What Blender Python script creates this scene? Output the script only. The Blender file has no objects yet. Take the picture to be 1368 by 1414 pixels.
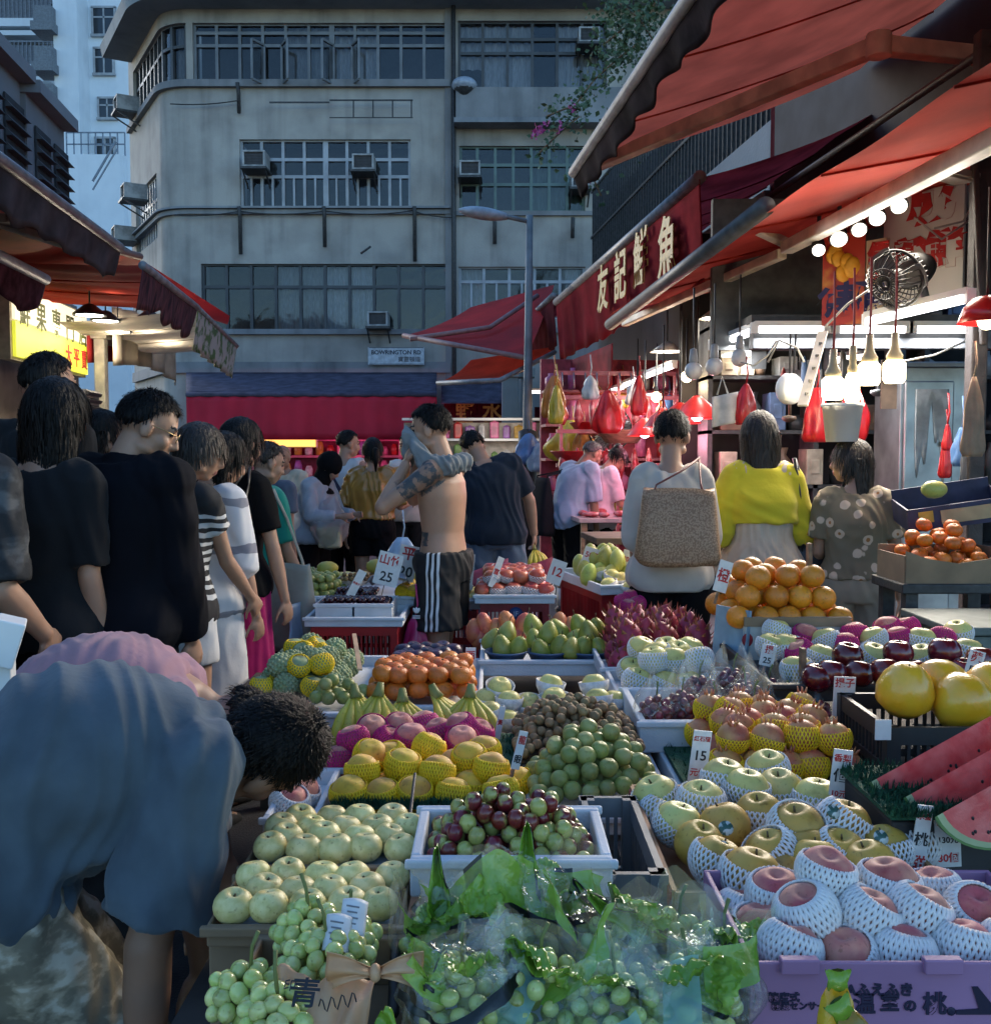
EXPOSURE=1.5
SKY_STRENGTH=0.15
SUN_STRENGTH=0.5
import bpy,bmesh,math,random
from math import sin,cos,pi,radians as R,sqrt,atan2
from mathutils import Vector,Matrix,noise,Euler
random.seed(11)
rnd=random.uniform
SC=bpy.context.scene
COL=SC.collection
V=Vector
# - camera geometry (pixels of the 1368 x 1414 photograph)
FPX=1400.0
CAMZ=1.48
PITCH=math.atan(82/FPX)
def ray(px,py):
 x=(px-684)/FPX;v=-(py-707)/FPX
 c,s=cos(PITCH),sin(PITCH)
 return V((x,c+v*s,-s+v*c))
def P(px,py,d):
 r=ray(px,py);k=d/r.y
 return V((r.x*k,d,CAMZ+r.z*k))
def PZ(px,py,z):
 r=ray(px,py);k=(z-CAMZ)/r.z
 return V((r.x*k,r.y*k,z))
SD=V((-0.1093,0.9940,0));SD.normalize()
TD=V((SD.y,-SD.x,0))
def st(s,t,z=0.0):return SD*s+TD*t+V((0,0,z))
def PT(px,py,t):
 r=ray(px,py);k=t/r.dot(TD)
 return V((r.x*k,r.y*k,CAMZ+r.z*k))
STROT=math.atan2(-SD.x,SD.y)
# - materials
MATS={}
def _new(name):
 m=bpy.data.materials.new(name);m.use_nodes=True
 nt=m.node_tree;b=nt.nodes['Principled BSDF']
 return m,nt,b
def N(nt,typ,**kw):
 n=nt.nodes.new(typ)
 for k,v in kw.items():setattr(n,k,v)
 return n
def c4(c):return(c[0],c[1],c[2],1)
def ramp(nt,stops,interp='LINEAR'):
 r=N(nt,'ShaderNodeValToRGB');e=r.color_ramp;e.interpolation=interp
 while len(e.elements)<len(stops):e.elements.new(0.5)
 for el,(p,c)in zip(e.elements,stops):el.position=p;el.color=c4(c)
 return r
def mat(name,col,rough=.6,var=.18,scale=12,bump=0.0,bscale=60,metal=0,spec=.5,col2=None,lo=.35,hi=.65,rv=0.0,coat=0,sss=0,sssc=(.3,.1,.05),detail=4,stretch=(1,1,1),sheen=0,alpha=1):
 """principled surface whose colour wanders between two tones; rv = variation from one object to the next"""
 if name in MATS:return MATS[name]
 m,nt,b=_new(name);L=nt.links.new
 tc=N(nt,'ShaderNodeTexCoord');mp=N(nt,'ShaderNodeMapping');mp.inputs['Scale'].default_value=stretch
 L(tc.outputs['Object'],mp.inputs['Vector'])
 nz=N(nt,'ShaderNodeTexNoise');nz.inputs['Scale'].default_value=scale;nz.inputs['Detail'].default_value=detail
 if col2 is None:
  a=[max(0,x*(1-var))for x in col];c=[min(1,x*(1+var))for x in col]
 else:a,c=col,col2
 rp=ramp(nt,[(lo,a),(hi,c)])
 out=rp.outputs['Color']
 if rv:
  oi=N(nt,'ShaderNodeObjectInfo')
  ad=N(nt,'ShaderNodeVectorMath',operation='ADD');sc=N(nt,'ShaderNodeVectorMath',operation='SCALE')
  cb=N(nt,'ShaderNodeCombineXYZ')
  for k in range(3):L(oi.outputs['Random'],cb.inputs[k])
  sc.inputs['Scale'].default_value=37.0;L(cb.outputs[0],sc.inputs[0])
  L(mp.outputs[0],ad.inputs[0]);L(sc.outputs[0],ad.inputs[1]);L(ad.outputs[0],nz.inputs['Vector'])
  hs=N(nt,'ShaderNodeHueSaturation')
  mr=N(nt,'ShaderNodeMapRange');mr.inputs['To Min'].default_value=1-rv;mr.inputs['To Max'].default_value=1+rv
  mh=N(nt,'ShaderNodeMapRange');mh.inputs['To Min'].default_value=.5-rv*.06;mh.inputs['To Max'].default_value=.5+rv*.06
  fr=N(nt,'ShaderNodeMath',operation='FRACT');ml=N(nt,'ShaderNodeMath',operation='MULTIPLY');ml.inputs[1].default_value=7.31
  L(oi.outputs['Random'],ml.inputs[0]);L(ml.outputs[0],fr.inputs[0])
  L(oi.outputs['Random'],mr.inputs['Value']);L(fr.outputs[0],mh.inputs['Value'])
  L(mr.outputs[0],hs.inputs['Value']);L(mh.outputs[0],hs.inputs['Hue']);L(out,hs.inputs['Color']);out=hs.outputs[0]
  n3=N(nt,'ShaderNodeTexNoise');n3.inputs['Scale'].default_value=130;n3.inputs['Detail'].default_value=3;L(ad.outputs[0],n3.inputs['Vector']);r3=ramp(nt,[(.60,(1,1,1)),(.70,(.62,.55,.45))]);L(n3.outputs['Fac'],r3.inputs['Fac'])
  n4=N(nt,'ShaderNodeTexNoise');n4.inputs['Scale'].default_value=22;n4.inputs['Detail'].default_value=6;L(ad.outputs[0],n4.inputs['Vector']);r4=ramp(nt,[(.58,(1,1,1)),(.72,(.66,.56,.42))]);L(n4.outputs['Fac'],r4.inputs['Fac'])
  for r_ in(r3,r4):
   mm=N(nt,'ShaderNodeMix',data_type='RGBA',blend_type='MULTIPLY');mm.inputs['Factor'].default_value=.8;L(out,mm.inputs['A']);L(r_.outputs[0],mm.inputs['B']);out=mm.outputs['Result']
 else:
  L(mp.outputs[0],nz.inputs['Vector'])
 L(nz.outputs['Fac'],rp.inputs['Fac']);L(out,b.inputs['Base Color'])
 b.inputs['Roughness'].default_value=rough;b.inputs['Metallic'].default_value=metal
 b.inputs['Specular IOR Level'].default_value=spec
 if coat:b.inputs['Coat Weight'].default_value=coat;b.inputs['Coat Roughness'].default_value=.15
 if sss:b.inputs['Subsurface Weight'].default_value=sss;b.inputs['Subsurface Radius'].default_value=sssc;b.inputs['Subsurface Scale'].default_value=.01
 if sheen:b.inputs['Sheen Weight'].default_value=sheen
 if alpha<1:b.inputs['Alpha'].default_value=alpha
 if bump:
  n2=N(nt,'ShaderNodeTexNoise');n2.inputs['Scale'].default_value=bscale;n2.inputs['Detail'].default_value=5
  L(mp.outputs[0],n2.inputs['Vector'])
  bp=N(nt,'ShaderNodeBump');bp.inputs['Strength'].default_value=bump;bp.inputs['Distance'].default_value=.01
  L(n2.outputs['Fac'],bp.inputs['Height']);L(bp.outputs[0],b.inputs['Normal'])
 MATS[name]=m
 return m
def canvas(m,amount=.5):
 """let daylight glow through an awning cloth"""
 nt=m.node_tree;b=nt.nodes['Principled BSDF'];o=nt.nodes['Material Output'];t=N(nt,'ShaderNodeBsdfTranslucent');x=N(nt,'ShaderNodeMixShader');x.inputs['Fac'].default_value=amount
 l=b.inputs['Base Color'].links
 if l:nt.links.new(l[0].from_socket,t.inputs['Color'])
 nt.links.new(b.outputs[0],x.inputs[1]);nt.links.new(t.outputs[0],x.inputs[2]);nt.links.new(x.outputs[0],o.inputs['Surface']);return m
def emit(name,col,strength):
 if name in MATS:return MATS[name]
 m,nt,b=_new(name)
 b.inputs['Base Color'].default_value=c4(col);b.inputs['Emission Color'].default_value=c4(col)
 b.inputs['Emission Strength'].default_value=strength
 MATS[name]=m;return m
def streaked(name,col,col2,dirt,dirtamt=.6,rough=.85,drip=3.2):
 """painted render with blotches, vertical drip stains and grime"""
 if name in MATS:return MATS[name]
 m,nt,b=_new(name);L=nt.links.new
 tc=N(nt,'ShaderNodeTexCoord')
 n1=N(nt,'ShaderNodeTexNoise');n1.inputs['Scale'].default_value=.35;n1.inputs['Detail'].default_value=6
 L(tc.outputs['Object'],n1.inputs['Vector']);r1=ramp(nt,[(.35,col),(.65,col2)]);L(n1.outputs['Fac'],r1.inputs['Fac'])
 mp=N(nt,'ShaderNodeMapping');mp.inputs['Scale'].default_value=(drip,drip,.22);L(tc.outputs['Object'],mp.inputs['Vector'])
 n2=N(nt,'ShaderNodeTexNoise');n2.inputs['Scale'].default_value=1;n2.inputs['Detail'].default_value=5;L(mp.outputs[0],n2.inputs['Vector'])
 r2=ramp(nt,[(.52,(0,0,0)),(.72,(1,1,1))]);L(n2.outputs['Fac'],r2.inputs['Fac'])
 n3=N(nt,'ShaderNodeTexNoise');n3.inputs['Scale'].default_value=1.3;n3.inputs['Detail'].default_value=8;L(tc.outputs['Object'],n3.inputs['Vector'])
 r3=ramp(nt,[(.42,(0,0,0)),(.7,(1,1,1))]);L(n3.outputs['Fac'],r3.inputs['Fac'])
 ml=N(nt,'ShaderNodeMath',operation='MULTIPLY_ADD');L(r2.outputs[0],ml.inputs[0]);ml.inputs[1].default_value=.34;
 m3=N(nt,'ShaderNodeMath',operation='MULTIPLY');L(r3.outputs[0],m3.inputs[0]);m3.inputs[1].default_value=.45;L(m3.outputs[0],ml.inputs[2])
 m4=N(nt,'ShaderNodeMath',operation='MULTIPLY');L(ml.outputs[0],m4.inputs[0]);m4.inputs[1].default_value=dirtamt
 mx=N(nt,'ShaderNodeMix',data_type='RGBA');L(m4.outputs[0],mx.inputs['Factor']);L(r1.outputs[0],mx.inputs['A']);mx.inputs['B'].default_value=c4(dirt)
 L(mx.outputs['Result'],b.inputs['Base Color']);b.inputs['Roughness'].default_value=rough
 n4=N(nt,'ShaderNodeTexNoise');n4.inputs['Scale'].default_value=30;L(tc.outputs['Object'],n4.inputs['Vector'])
 bp=N(nt,'ShaderNodeBump');bp.inputs['Strength'].default_value=.25;bp.inputs['Distance'].default_value=.02
 L(n4.outputs['Fac'],bp.inputs['Height']);L(bp.outputs[0],b.inputs['Normal'])
 MATS[name]=m;return m
def clear_plastic(name,col=(.9,.95,.95),amount=.92,rough=.10,scale=16):
 """thin clear film: see-through, a faint milky cast, and glossy creases where it is seen edge-on"""
 if name in MATS:return MATS[name]
 m=bpy.data.materials.new(name);m.use_nodes=True;nt=m.node_tree;nt.nodes.clear();L=nt.links.new
 o=N(nt,'ShaderNodeOutputMaterial');t=N(nt,'ShaderNodeBsdfTransparent');t.inputs[0].default_value=c4([.86+.14*x for x in col])
 df=N(nt,'ShaderNodeBsdfTranslucent');df.inputs[0].default_value=c4(col);g=N(nt,'ShaderNodeBsdfGlossy');g.inputs['Roughness'].default_value=rough
 m1=N(nt,'ShaderNodeMixShader');m1.inputs['Fac'].default_value=1-amount;L(t.outputs[0],m1.inputs[1]);L(df.outputs[0],m1.inputs[2])
 tc=N(nt,'ShaderNodeTexCoord');nz=N(nt,'ShaderNodeTexNoise');nz.inputs['Scale'].default_value=scale;nz.inputs['Detail'].default_value=4;nz.inputs['Distortion'].default_value=1.2
 L(tc.outputs['Object'],nz.inputs['Vector'])
 bp=N(nt,'ShaderNodeBump');bp.inputs['Strength'].default_value=.55;bp.inputs['Distance'].default_value=.012;L(nz.outputs['Fac'],bp.inputs['Height'])
 lw=N(nt,'ShaderNodeLayerWeight');lw.inputs['Blend'].default_value=.5;L(bp.outputs[0],g.inputs['Normal']);L(bp.outputs[0],lw.inputs['Normal']);pw=N(nt,'ShaderNodeMath',operation='POWER');pw.inputs[1].default_value=3.5;L(lw.outputs['Facing'],pw.inputs[0]);fr=N(nt,'ShaderNodeMath',operation='MULTIPLY_ADD');fr.inputs[1].default_value=.75;fr.inputs[2].default_value=.05;L(pw.outputs[0],fr.inputs[0])
 m2=N(nt,'ShaderNodeMixShader');L(fr.outputs[0],m2.inputs['Fac']);L(m1.outputs[0],m2.inputs[1]);L(g.outputs[0],m2.inputs[2])
 L(m2.outputs[0],o.inputs['Surface']);MATS[name]=m;return m
 # - mesh collector
class MB:
 def __init__(s):s.v=[];s.f=[];s.mi=[];s.sm=[]
 def add(s,vs,fs,mi=0,smooth=False):
  o=len(s.v);s.v+=[V(x)for x in vs]
  for f in fs:s.f.append([i+o for i in f]);s.mi.append(mi);s.sm.append(smooth)
  return s
 def box(s,c,size,rot=None,mi=0):
  hx,hy,hz=size[0]/2,size[1]/2,size[2]/2
  vs=[V((x,y,z))for z in(-hz,hz)for y in(-hy,hy)for x in(-hx,hx)]
  if rot is not None:
   M=rot if isinstance(rot,Matrix)else Euler(rot).to_matrix()
   vs=[M@v for v in vs]
  c=V(c);return s.add([v+c for v in vs],[(0,2,3,1),(4,5,7,6),(0,1,5,4),(2,6,7,3),(0,4,6,2),(1,3,7,5)],mi)
 def bar(s,a,b,w,h=None,mi=0,up=(0,0,1)):
  a,b=V(a),V(b);h=h or w;d=(b-a);L=d.length;d.normalize();u=V(up)
  if abs(d.dot(u))>.99:u=V((1,0,0))
  x=d.cross(u).normalized();u=x.cross(d)
  return s.box((a+b)/2,(w,L,h),Matrix((x,d,u)).transposed(),mi)
 def rings(s,rings,mi=0,smooth=True,cap=True,closed=True):
  n=len(rings[0]);vs=[p for r in rings for p in r];fs=[]
  for i in range(len(rings)-1):
   for j in range(n if closed else n-1):
    k=(j+1)%n
    fs.append((i*n+j,i*n+k,(i+1)*n+k,(i+1)*n+j))
  if cap and closed:
   fs.append(tuple(range(n-1,-1,-1)));fs.append(tuple((len(rings)-1)*n+j for j in range(n)))
  return s.add(vs,fs,mi,smooth)
 def tube(s,pts,r,n=8,mi=0,smooth=True,flat=None):
  pts=[V(p)for p in pts];m=len(pts);rs=r if isinstance(r,(list,tuple))else[r]*m
  rings=[];prev=None
  for i,p in enumerate(pts):
   d=(pts[min(i+1,m-1)]-pts[max(i-1,0)]).normalized()
   if prev is None:
    u=V((0,0,1))if abs(d.z)<.9 else V((1,0,0))
    x=d.cross(u).normalized()
   else:x=(prev-d*prev.dot(d)).normalized()
   prev=x;y=d.cross(x)
   rr=rs[i];f=flat or 1
   rings.append([p+x*(rr*cos(2*pi*j/n))+y*(rr*f*sin(2*pi*j/n))for j in range(n)])
  return s.rings(rings,mi,smooth)
 def lathe(s,prof,n=24,mi=0,c=(0,0,0),M=None,smooth=True,cap=True):
  c=V(c);rings=[]
  for r,z in prof:
   ring=[V((r*cos(2*pi*j/n),r*sin(2*pi*j/n),z))for j in range(n)]
   if M is not None:ring=[M@p for p in ring]
   rings.append([p+c for p in ring])
  return s.rings(rings,mi,smooth,cap)
 def ball(s,c,r,n=12,m=8,mi=0,M=None):
  rr=r if isinstance(r,(tuple,list))else(r,r,r);c=V(c);rings=[]
  for i in range(m+1):
   a=-pi/2+pi*(i if 0<i<m else(0.02 if i==0 else m-.02))/m
   ring=[V((rr[0]*cos(a)*cos(2*pi*j/n),rr[1]*cos(a)*sin(2*pi*j/n),rr[2]*sin(a)))for j in range(n)]
   if M is not None:ring=[M@p for p in ring]
   rings.append([p+c for p in ring])
  return s.rings(rings,mi,True)
 def grid(s,fn,nu,nv,mi=0,smooth=True,thick=0.0):
  """a sheet fn(u, v) -> point, u, v in 0..1; with thickness it becomes a closed slab"""
  pts=[[V(fn(i/nu,j/nv))for j in range(nv+1)]for i in range(nu+1)]
  w=nv+1;vs=[p for r in pts for p in r]
  fs=[(i*w+j,(i+1)*w+j,(i+1)*w+j+1,i*w+j+1)for i in range(nu)for j in range(nv)]
  if thick:
   ns=[V((0,0,0))for _ in vs]
   for f in fs:
    nrm=(vs[f[2]]-vs[f[0]]).cross(vs[f[3]]-vs[f[1]])
    for i in f:ns[i]+=nrm
   o=len(vs);vs=vs+[v-n_.normalized()*thick for v,n_ in zip(vs,ns)]
   fs2=[tuple(i+o for i in reversed(f))for f in fs]
   edge=[(i,0)for i in range(nu)];B=[]
   for i in range(nu):B.append((i*w,(i+1)*w));B.append(((i+1)*w+nv,i*w+nv))
   for j in range(nv):B.append((j+1,j));B.append((nu*w+j,nu*w+j+1))
   fs=fs+fs2+[(b,a,a+o,b+o)for a,b in B]
  return s.add(vs,fs,mi,smooth)
 def prism(s,poly,axis,mi=0):
  """polygon of 3-D points swept along vector axis"""
  n=len(poly);a=[V(p)for p in poly];b=[p+V(axis)for p in a]
  return s.add(a+b,[tuple(range(n-1,-1,-1)),tuple(range(n,2*n))]+[(i,(i+1)%n,(i+1)%n+n,i+n)for i in range(n)],mi)
 def edge(s,nv,k):
  """give the first k columns of a sheet with nv columns the second material"""
  s.mi=[1 if i%nv<k else m for i,m in enumerate(s.mi)];return s
 def text(s,body,size,M,mi=0,depth=.002,align='CENTER',bold=0.0):
  c=bpy.data.curves.new('lettering','FONT');c.body=body;c.size=size;c.align_x=align;c.align_y='CENTER'
  c.extrude=depth;c.offset=bold;c.resolution_u=3
  o=bpy.data.objects.new('lettering',c);COL.objects.link(o)
  me=bpy.data.meshes.new_from_object(o.evaluated_get(bpy.context.evaluated_depsgraph_get()))
  s.add([M@v.co for v in me.vertices],[tuple(p.vertices)for p in me.polygons],mi)
  bpy.data.objects.remove(o);bpy.data.curves.remove(c);bpy.data.meshes.remove(me);return s
 def mesh(s,name,mats):
  me=bpy.data.meshes.new(name);me.from_pydata([tuple(v)for v in s.v],[],s.f)
  for m in(mats if isinstance(mats,(list,tuple))else[mats]):me.materials.append(m)
  if len(me.materials)==1:s.mi=[0]*len(s.mi)
  me.polygons.foreach_set('material_index',s.mi);me.polygons.foreach_set('use_smooth',s.sm)
  bm=bmesh.new();bm.from_mesh(me);bmesh.ops.recalc_face_normals(bm,faces=bm.faces);bm.to_mesh(me);bm.free()
  me.update();return me
 def build(s,name,mats,parent=None,loc=None,rot=None,bevel=0,base=False):
  """base=True: world coordinates; the origin goes to the middle of the bottom"""
  if base:
   xs=[v.x for v in s.v];ys=[v.y for v in s.v];zs=[v.z for v in s.v]
   loc=V(((min(xs)+max(xs))/2,(min(ys)+max(ys))/2,min(zs)));s.v=[v-loc for v in s.v]
  o=bpy.data.objects.new(name,s.mesh(name,mats));COL.objects.link(o)
  if parent is not None:o.parent=parent
  if loc is not None:o.location=loc
  if rot is not None:o.rotation_euler=rot
  if bevel:
   b=o.modifiers.new('edge','BEVEL');b.width=bevel;b.segments=2;b.limit_method='ANGLE';b.angle_limit=R(40)
  return o
def tag(o,label,cat,group=None):
 o['label']=label;o['category']=cat
 if group:o['group']=group
 return o
def structure(o):o['kind']='structure';return o
def thing(name,loc,label,cat,group=None,rz=0):
 o=bpy.data.objects.new(name,None);COL.objects.link(o);o.empty_display_size=.1
 o.location=loc;o.rotation_euler=(0,0,rz)
 return tag(o,label,cat,group)
def put(mesh,name,parent=None,loc=None,rot=None,scale=None):
 o=bpy.data.objects.new(name,mesh);COL.objects.link(o)
 if parent is not None:o.parent=parent
 if loc is not None:o.location=loc
 if rot is not None:o.rotation_euler=rot
 if scale is not None:o.scale=(scale,)*3 if isinstance(scale,(int,float))else scale
 return o
def frame(x,y,o=(0,0,0)):
 """matrix of a text plane: x = reading direction, y = up of the letters"""
 x,y=V(x).normalized(),V(y).normalized();y=(y-x*x.dot(y)).normalized();z=x.cross(y)
 M=Matrix((x,y,z)).transposed().to_4x4();M.translation=V(o);return M
 # - render set-up, camera, sky, sun
SC.view_settings.view_transform='Standard';SC.view_settings.look='None';SC.view_settings.gamma=1
SC.view_settings.exposure=EXPOSURE
SC.cycles.use_denoising=True;SC.cycles.max_bounces=8;SC.cycles.transparent_max_bounces=24
SC.cycles.sample_clamp_indirect=4.0;SC.cycles.caustics_reflective=False;SC.cycles.caustics_refractive=False
cam=bpy.data.cameras.new('camera');co=bpy.data.objects.new('camera',cam);COL.objects.link(co);SC.camera=co
cam.sensor_fit='HORIZONTAL';cam.sensor_width=36;cam.lens=36*FPX/1368;cam.clip_end=600;cam.clip_start=.05
co.location=(0,0,CAMZ);co.rotation_euler=(pi/2-PITCH,0,0)
w=bpy.data.worlds.new('World');SC.world=w;w.use_nodes=True
bg=w.node_tree.nodes['Background'];sky=w.node_tree.nodes.new('ShaderNodeTexSky');sky.sky_type='NISHITA';sky.sun_disc=False
SUN_EL,SUN_AZ=R(14),R(-35)
sky.sun_elevation=SUN_EL;sky.sun_rotation=SUN_AZ%(2*pi);sky.air_density=1.1;sky.ozone_density=4.4;sky.dust_density=.6
w.node_tree.links.new(sky.outputs[0],bg.inputs[0]);bg.inputs[1].default_value=SKY_STRENGTH
sl=bpy.data.lights.new('sun','SUN');sl.energy=SUN_STRENGTH;sl.angle=R(25);sl.color=(1,.96,.93)
so=bpy.data.objects.new('sun',sl);COL.objects.link(so)
sd=V((sin(SUN_AZ)*cos(SUN_EL),cos(SUN_AZ)*cos(SUN_EL),sin(SUN_EL)))
so.rotation_euler=(-sd).to_track_quat('-Z','Y').to_euler()
# = GROUND AND FAR BUILDINGS
asph=mat('asphalt',(.030,.032,.036),.55,col2=(.07,.072,.078),scale=3,bump=.6,bscale=120)
g=MB();g.grid(lambda u,v:(-150+300*u,-30+230*v,0),4,4)
structure(g.build('ground',asph))
tile=mat('pavement tile',(.10,.105,.11),.6,scale=5,bump=.3,bscale=80)
for t0,t1 in((1.9,9),(-9,-2.2)):
 m=MB();m.prism([st(-3,t0),st(20,t0),st(20,t1),st(-3,t1)],(0,0,.12));structure(m.build('pavement',tile))
render_w=streaked('aged cream render',(.335,.31,.275),(.405,.375,.33),(.085,.078,.075),.9)
render_d=streaked('dirty ledge',(.20,.20,.205),(.26,.26,.255),(.035,.037,.04),.9)
frame_l=mat('pale window frame',(.33,.345,.36),.5,scale=3)
frame_g=mat('green window frame',(.10,.155,.14),.5,scale=3)
frame_d=mat('dark window frame',(.045,.048,.052),.5,scale=3)
glassm,nt_,b_=_new('window glass')
b_.inputs['Base Color'].default_value=(.016,.019,.024,1);b_.inputs['Roughness'].default_value=.12
glassm.node_tree.nodes.new('ShaderNodeTexNoise')
def glass_see():
 m=clear_plastic('thin window glass',(.05,.06,.07),.75,.05,1.5);return m
gsee=glass_see()
curt=[mat('curtain %s'%n,c,.9,scale=20,stretch=(6,6,.3),var=.35)for n,c in(('grey',(.20,.21,.22)),('green',(.10,.16,.14)),('pale',(.34,.36,.38)))]
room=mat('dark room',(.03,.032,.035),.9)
acw=mat('air conditioner shell',(.30,.30,.29),.6,scale=6,var=.3)
acg=mat('air conditioner grille',(.05,.05,.055),.6)
iron=mat('dark iron',(.035,.034,.034),.55,scale=20,var=.4,bump=.2)
rust=mat('rusty stain',(.06,.05,.045),.8,scale=9)
FY=23.5
XR=8.0
XC=P(262,300,FY).x
WD=V((-.5,.866,0))
RAD=.95;ARC=R(60)
LA=RAD*ARC;LF=XR-XC;LW=3.3
def pu(u):
 """plan curve of the tenement: u metres from the right end -> point, outward normal"""
 if u<=LF:return V((XR-u,FY,0)),V((0,-1,0))
 if u<=LF+LA:
  a=(u-LF)/RAD
  return V((XC-RAD*sin(a),FY+RAD*(1-cos(a)),0)),V((-sin(a),-cos(a),0))
 e=V((XC-RAD*sin(ARC),FY+RAD*(1-cos(ARC)),0))
 return e+WD*(u-LF-LA),V((-sin(ARC),-cos(ARC),0))
def W3(u,z,out=0.0):
 p,n=pu(u);p=p+n*out;return V((p.x,p.y,z))
def fu(px,py):return XR-P(px,py,FY).x
def fz(py):return P(684,py,FY).z
bt=thing('tenement_building',V((0,FY+2,0)),'aged cream corner tenement with curved corner, window bands and air conditioners behind the market','building')
O=bt.location
def loc(m):
 m.v=[v-O for v in m.v];return m
HOLES=[(fu(617,70),fu(266,70),fz(118),fz(31),mat('grey window frame',(.15,.16,.17),.5,scale=3),'top',0),(fu(838,70),fu(632,70),fz(124),fz(28),frame_d,'topdark',2),(fu(567,240),fu(331,240),fz(287),fz(192),frame_l,'white',None),(fu(808,240),fu(634,240),fz(291),fz(201),frame_g,'green',1),(fu(618,410),fu(278,410),fz(456),fz(364),frame_d,'dark',0),(fu(808,400),fu(633,400),fz(440),fz(368),frame_l,'right',2),(LF+.02,LF+LA+2.9,fz(118),fz(31),frame_d,'wing',0),(LF+LA+.35,LF+LA+2.9,fz(318),fz(225),frame_l,'wing',0),]
ZT=fz(-60)
us={0,LF,LF+LA,LF+LA+LW};zs={0,ZT}
for h in HOLES:us|={h[0],h[1]};zs|={h[2],h[3]}
us|={LF+LA*k/10 for k in range(11)}
us=sorted(us);zs=sorted(zs)
def inhole(u,z):return any(h[0]<u<h[1]and h[2]<z<h[3]for h in HOLES)
m=MB()
for i in range(len(us)-1):
 for j in range(len(zs)-1):
  if us[i+1]-us[i]<1e-4 or zs[j+1]-zs[j]<1e-4:continue
  if inhole((us[i]+us[i+1])/2,(zs[j]+zs[j+1])/2):continue
  m.add([W3(us[i],zs[j]),W3(us[i+1],zs[j]),W3(us[i+1],zs[j+1]),W3(us[i],zs[j+1])],[(0,1,2,3)],0,True)
for(u0,u1,z0,z1,*_r)in HOLES:
 seg=[u0]+[u for u in us if u0<u<u1]+[u1]
 for a,b in zip(seg,seg[1:]):
  for z in(z0,z1):m.add([W3(a,z),W3(b,z),W3(b,z,-.3),W3(a,z,-.3)],[(0,1,2,3)])
 for u in(u0,u1):m.add([W3(u,z0),W3(u,z1),W3(u,z1,-.3),W3(u,z0,-.3)],[(0,1,2,3)])
loc(m).build('wall',render_w,bt)
m=MB()
e1=W3(LF+LA+LW,0)
m.prism([W3(0,0,-.01)+V((0,9,0)),W3(0,0),W3(0,ZT),W3(0,ZT)+V((0,9,0))],(.2,0,0))
m.prism([e1,e1+V((8,3,0)),e1+V((8,3,ZT)),e1+V((0,0,ZT))],(-.1,.17,0))
loc(m).build('rear_wall',render_w,bt)
for(u0,u1,z0,z1,fr,sty,cu)in HOLES:
 m=MB();seg=[u0-.05]+[u for u in us if u0<u<u1]+[u1+.05]
 for a,b in zip(seg,seg[1:]):
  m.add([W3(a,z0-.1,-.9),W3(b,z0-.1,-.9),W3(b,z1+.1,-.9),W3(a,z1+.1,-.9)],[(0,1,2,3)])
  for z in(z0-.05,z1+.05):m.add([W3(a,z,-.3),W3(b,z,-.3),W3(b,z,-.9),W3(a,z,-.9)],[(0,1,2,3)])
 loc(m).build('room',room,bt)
 win=MB();pane=MB();D=-.12
 def vbar(u,a,b,w=.07):win.add([],[]);win.box((W3(u,a,D)+W3(u,b,D))/2,(w,.09,b-a),(0,0,atan2(*(pu(u)[1].xy*-1).yx)-pi/2))
 def hbar(a,b,z,w=.07):
  sg=[a]+[u for u in us if a<u<b]+[b]
  for p,q in zip(sg,sg[1:]):win.bar(W3(p,z,D),W3(q,z,D),.08,w)
 wd=u1-u0;ht=z1-z0
 if sty in('top',):
  n=11;tz=[z0+ht*.66,z0+ht*.86]
 elif sty=='topdark':n=6;tz=[z0+ht*.55,z0+ht*.75]
 elif sty=='white':n=8;tz=[z0+ht*.47,z0+ht*.72]
 elif sty=='green':n=7;tz=[z0+ht*.42,z0+ht*.72]
 elif sty=='dark':n=10;tz=[z0+ht*.66]
 elif sty=='right':n=5;tz=[z0+ht*.72]
 else:n=9;tz=[z0+ht*.65]
 for k in range(n+1):vbar(u0+wd*k/n,z0,z1,.12 if k in(0,n)or(k==n//2 and sty in('white','top'))else .065)
 for z in[z0,z1]+tz:hbar(u0,u1,z,.07)
 if sty in('white','right'):
  for k in range(n):vbar(u0+wd*(k+.5)/n,z0,tz[0],.045)
 if sty=='top':
  for k,sgn in((4.1,1),(4.9,-1),(7.15,1),(7.9,-1)):
   p=W3(u0+wd*k/n,z0+.03,.0);q=p+V((sgn*.2,-.36,0));h=ht*.62
   for a,b in((p,q),(p+V((0,0,h)),q+V((0,0,h))),(p,p+V((0,0,h))),(q,q+V((0,0,h)))):win.bar(a,b,.05)
   pane.add([p,q,q+V((0,0,h)),p+V((0,0,h))],[(0,1,2,3)])
 seg=[u0]+[u for u in us if u0<u<u1]+[u1]
 for a,b in zip(seg,seg[1:]):pane.add([W3(a,z0,D-.02),W3(b,z0,D-.02),W3(b,z1,D-.02),W3(a,z1,D-.02)],[(0,1,2,3)])
 wo=loc(win).build('window',fr,bt);loc(pane).build('pane',gsee,wo)
 if cu is not None:
  cm=MB();random.seed(int(u0*100))
  k=0
  while k<n:
   span=random.choice((1,1,2))
   if random.random()<.62:
    a,b=u0+wd*k/n,u0+wd*min(n,k+span)/n;zz=z0+(0 if random.random()<.7 else ht*.35)
    ph=rnd(0,6)
    cm.grid(lambda u,v:W3(a+(b-a)*u,zz+(z1-zz)*v,-.26+.035*sin(u*30*(b-a)+ph)+.01*sin(v*5)),24,3,random.choice((0,0,1)))
   k+=span
  loc(cm).build('curtain',[curt[cu],curt[(cu+2)%3]],wo)
m=MB()
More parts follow.
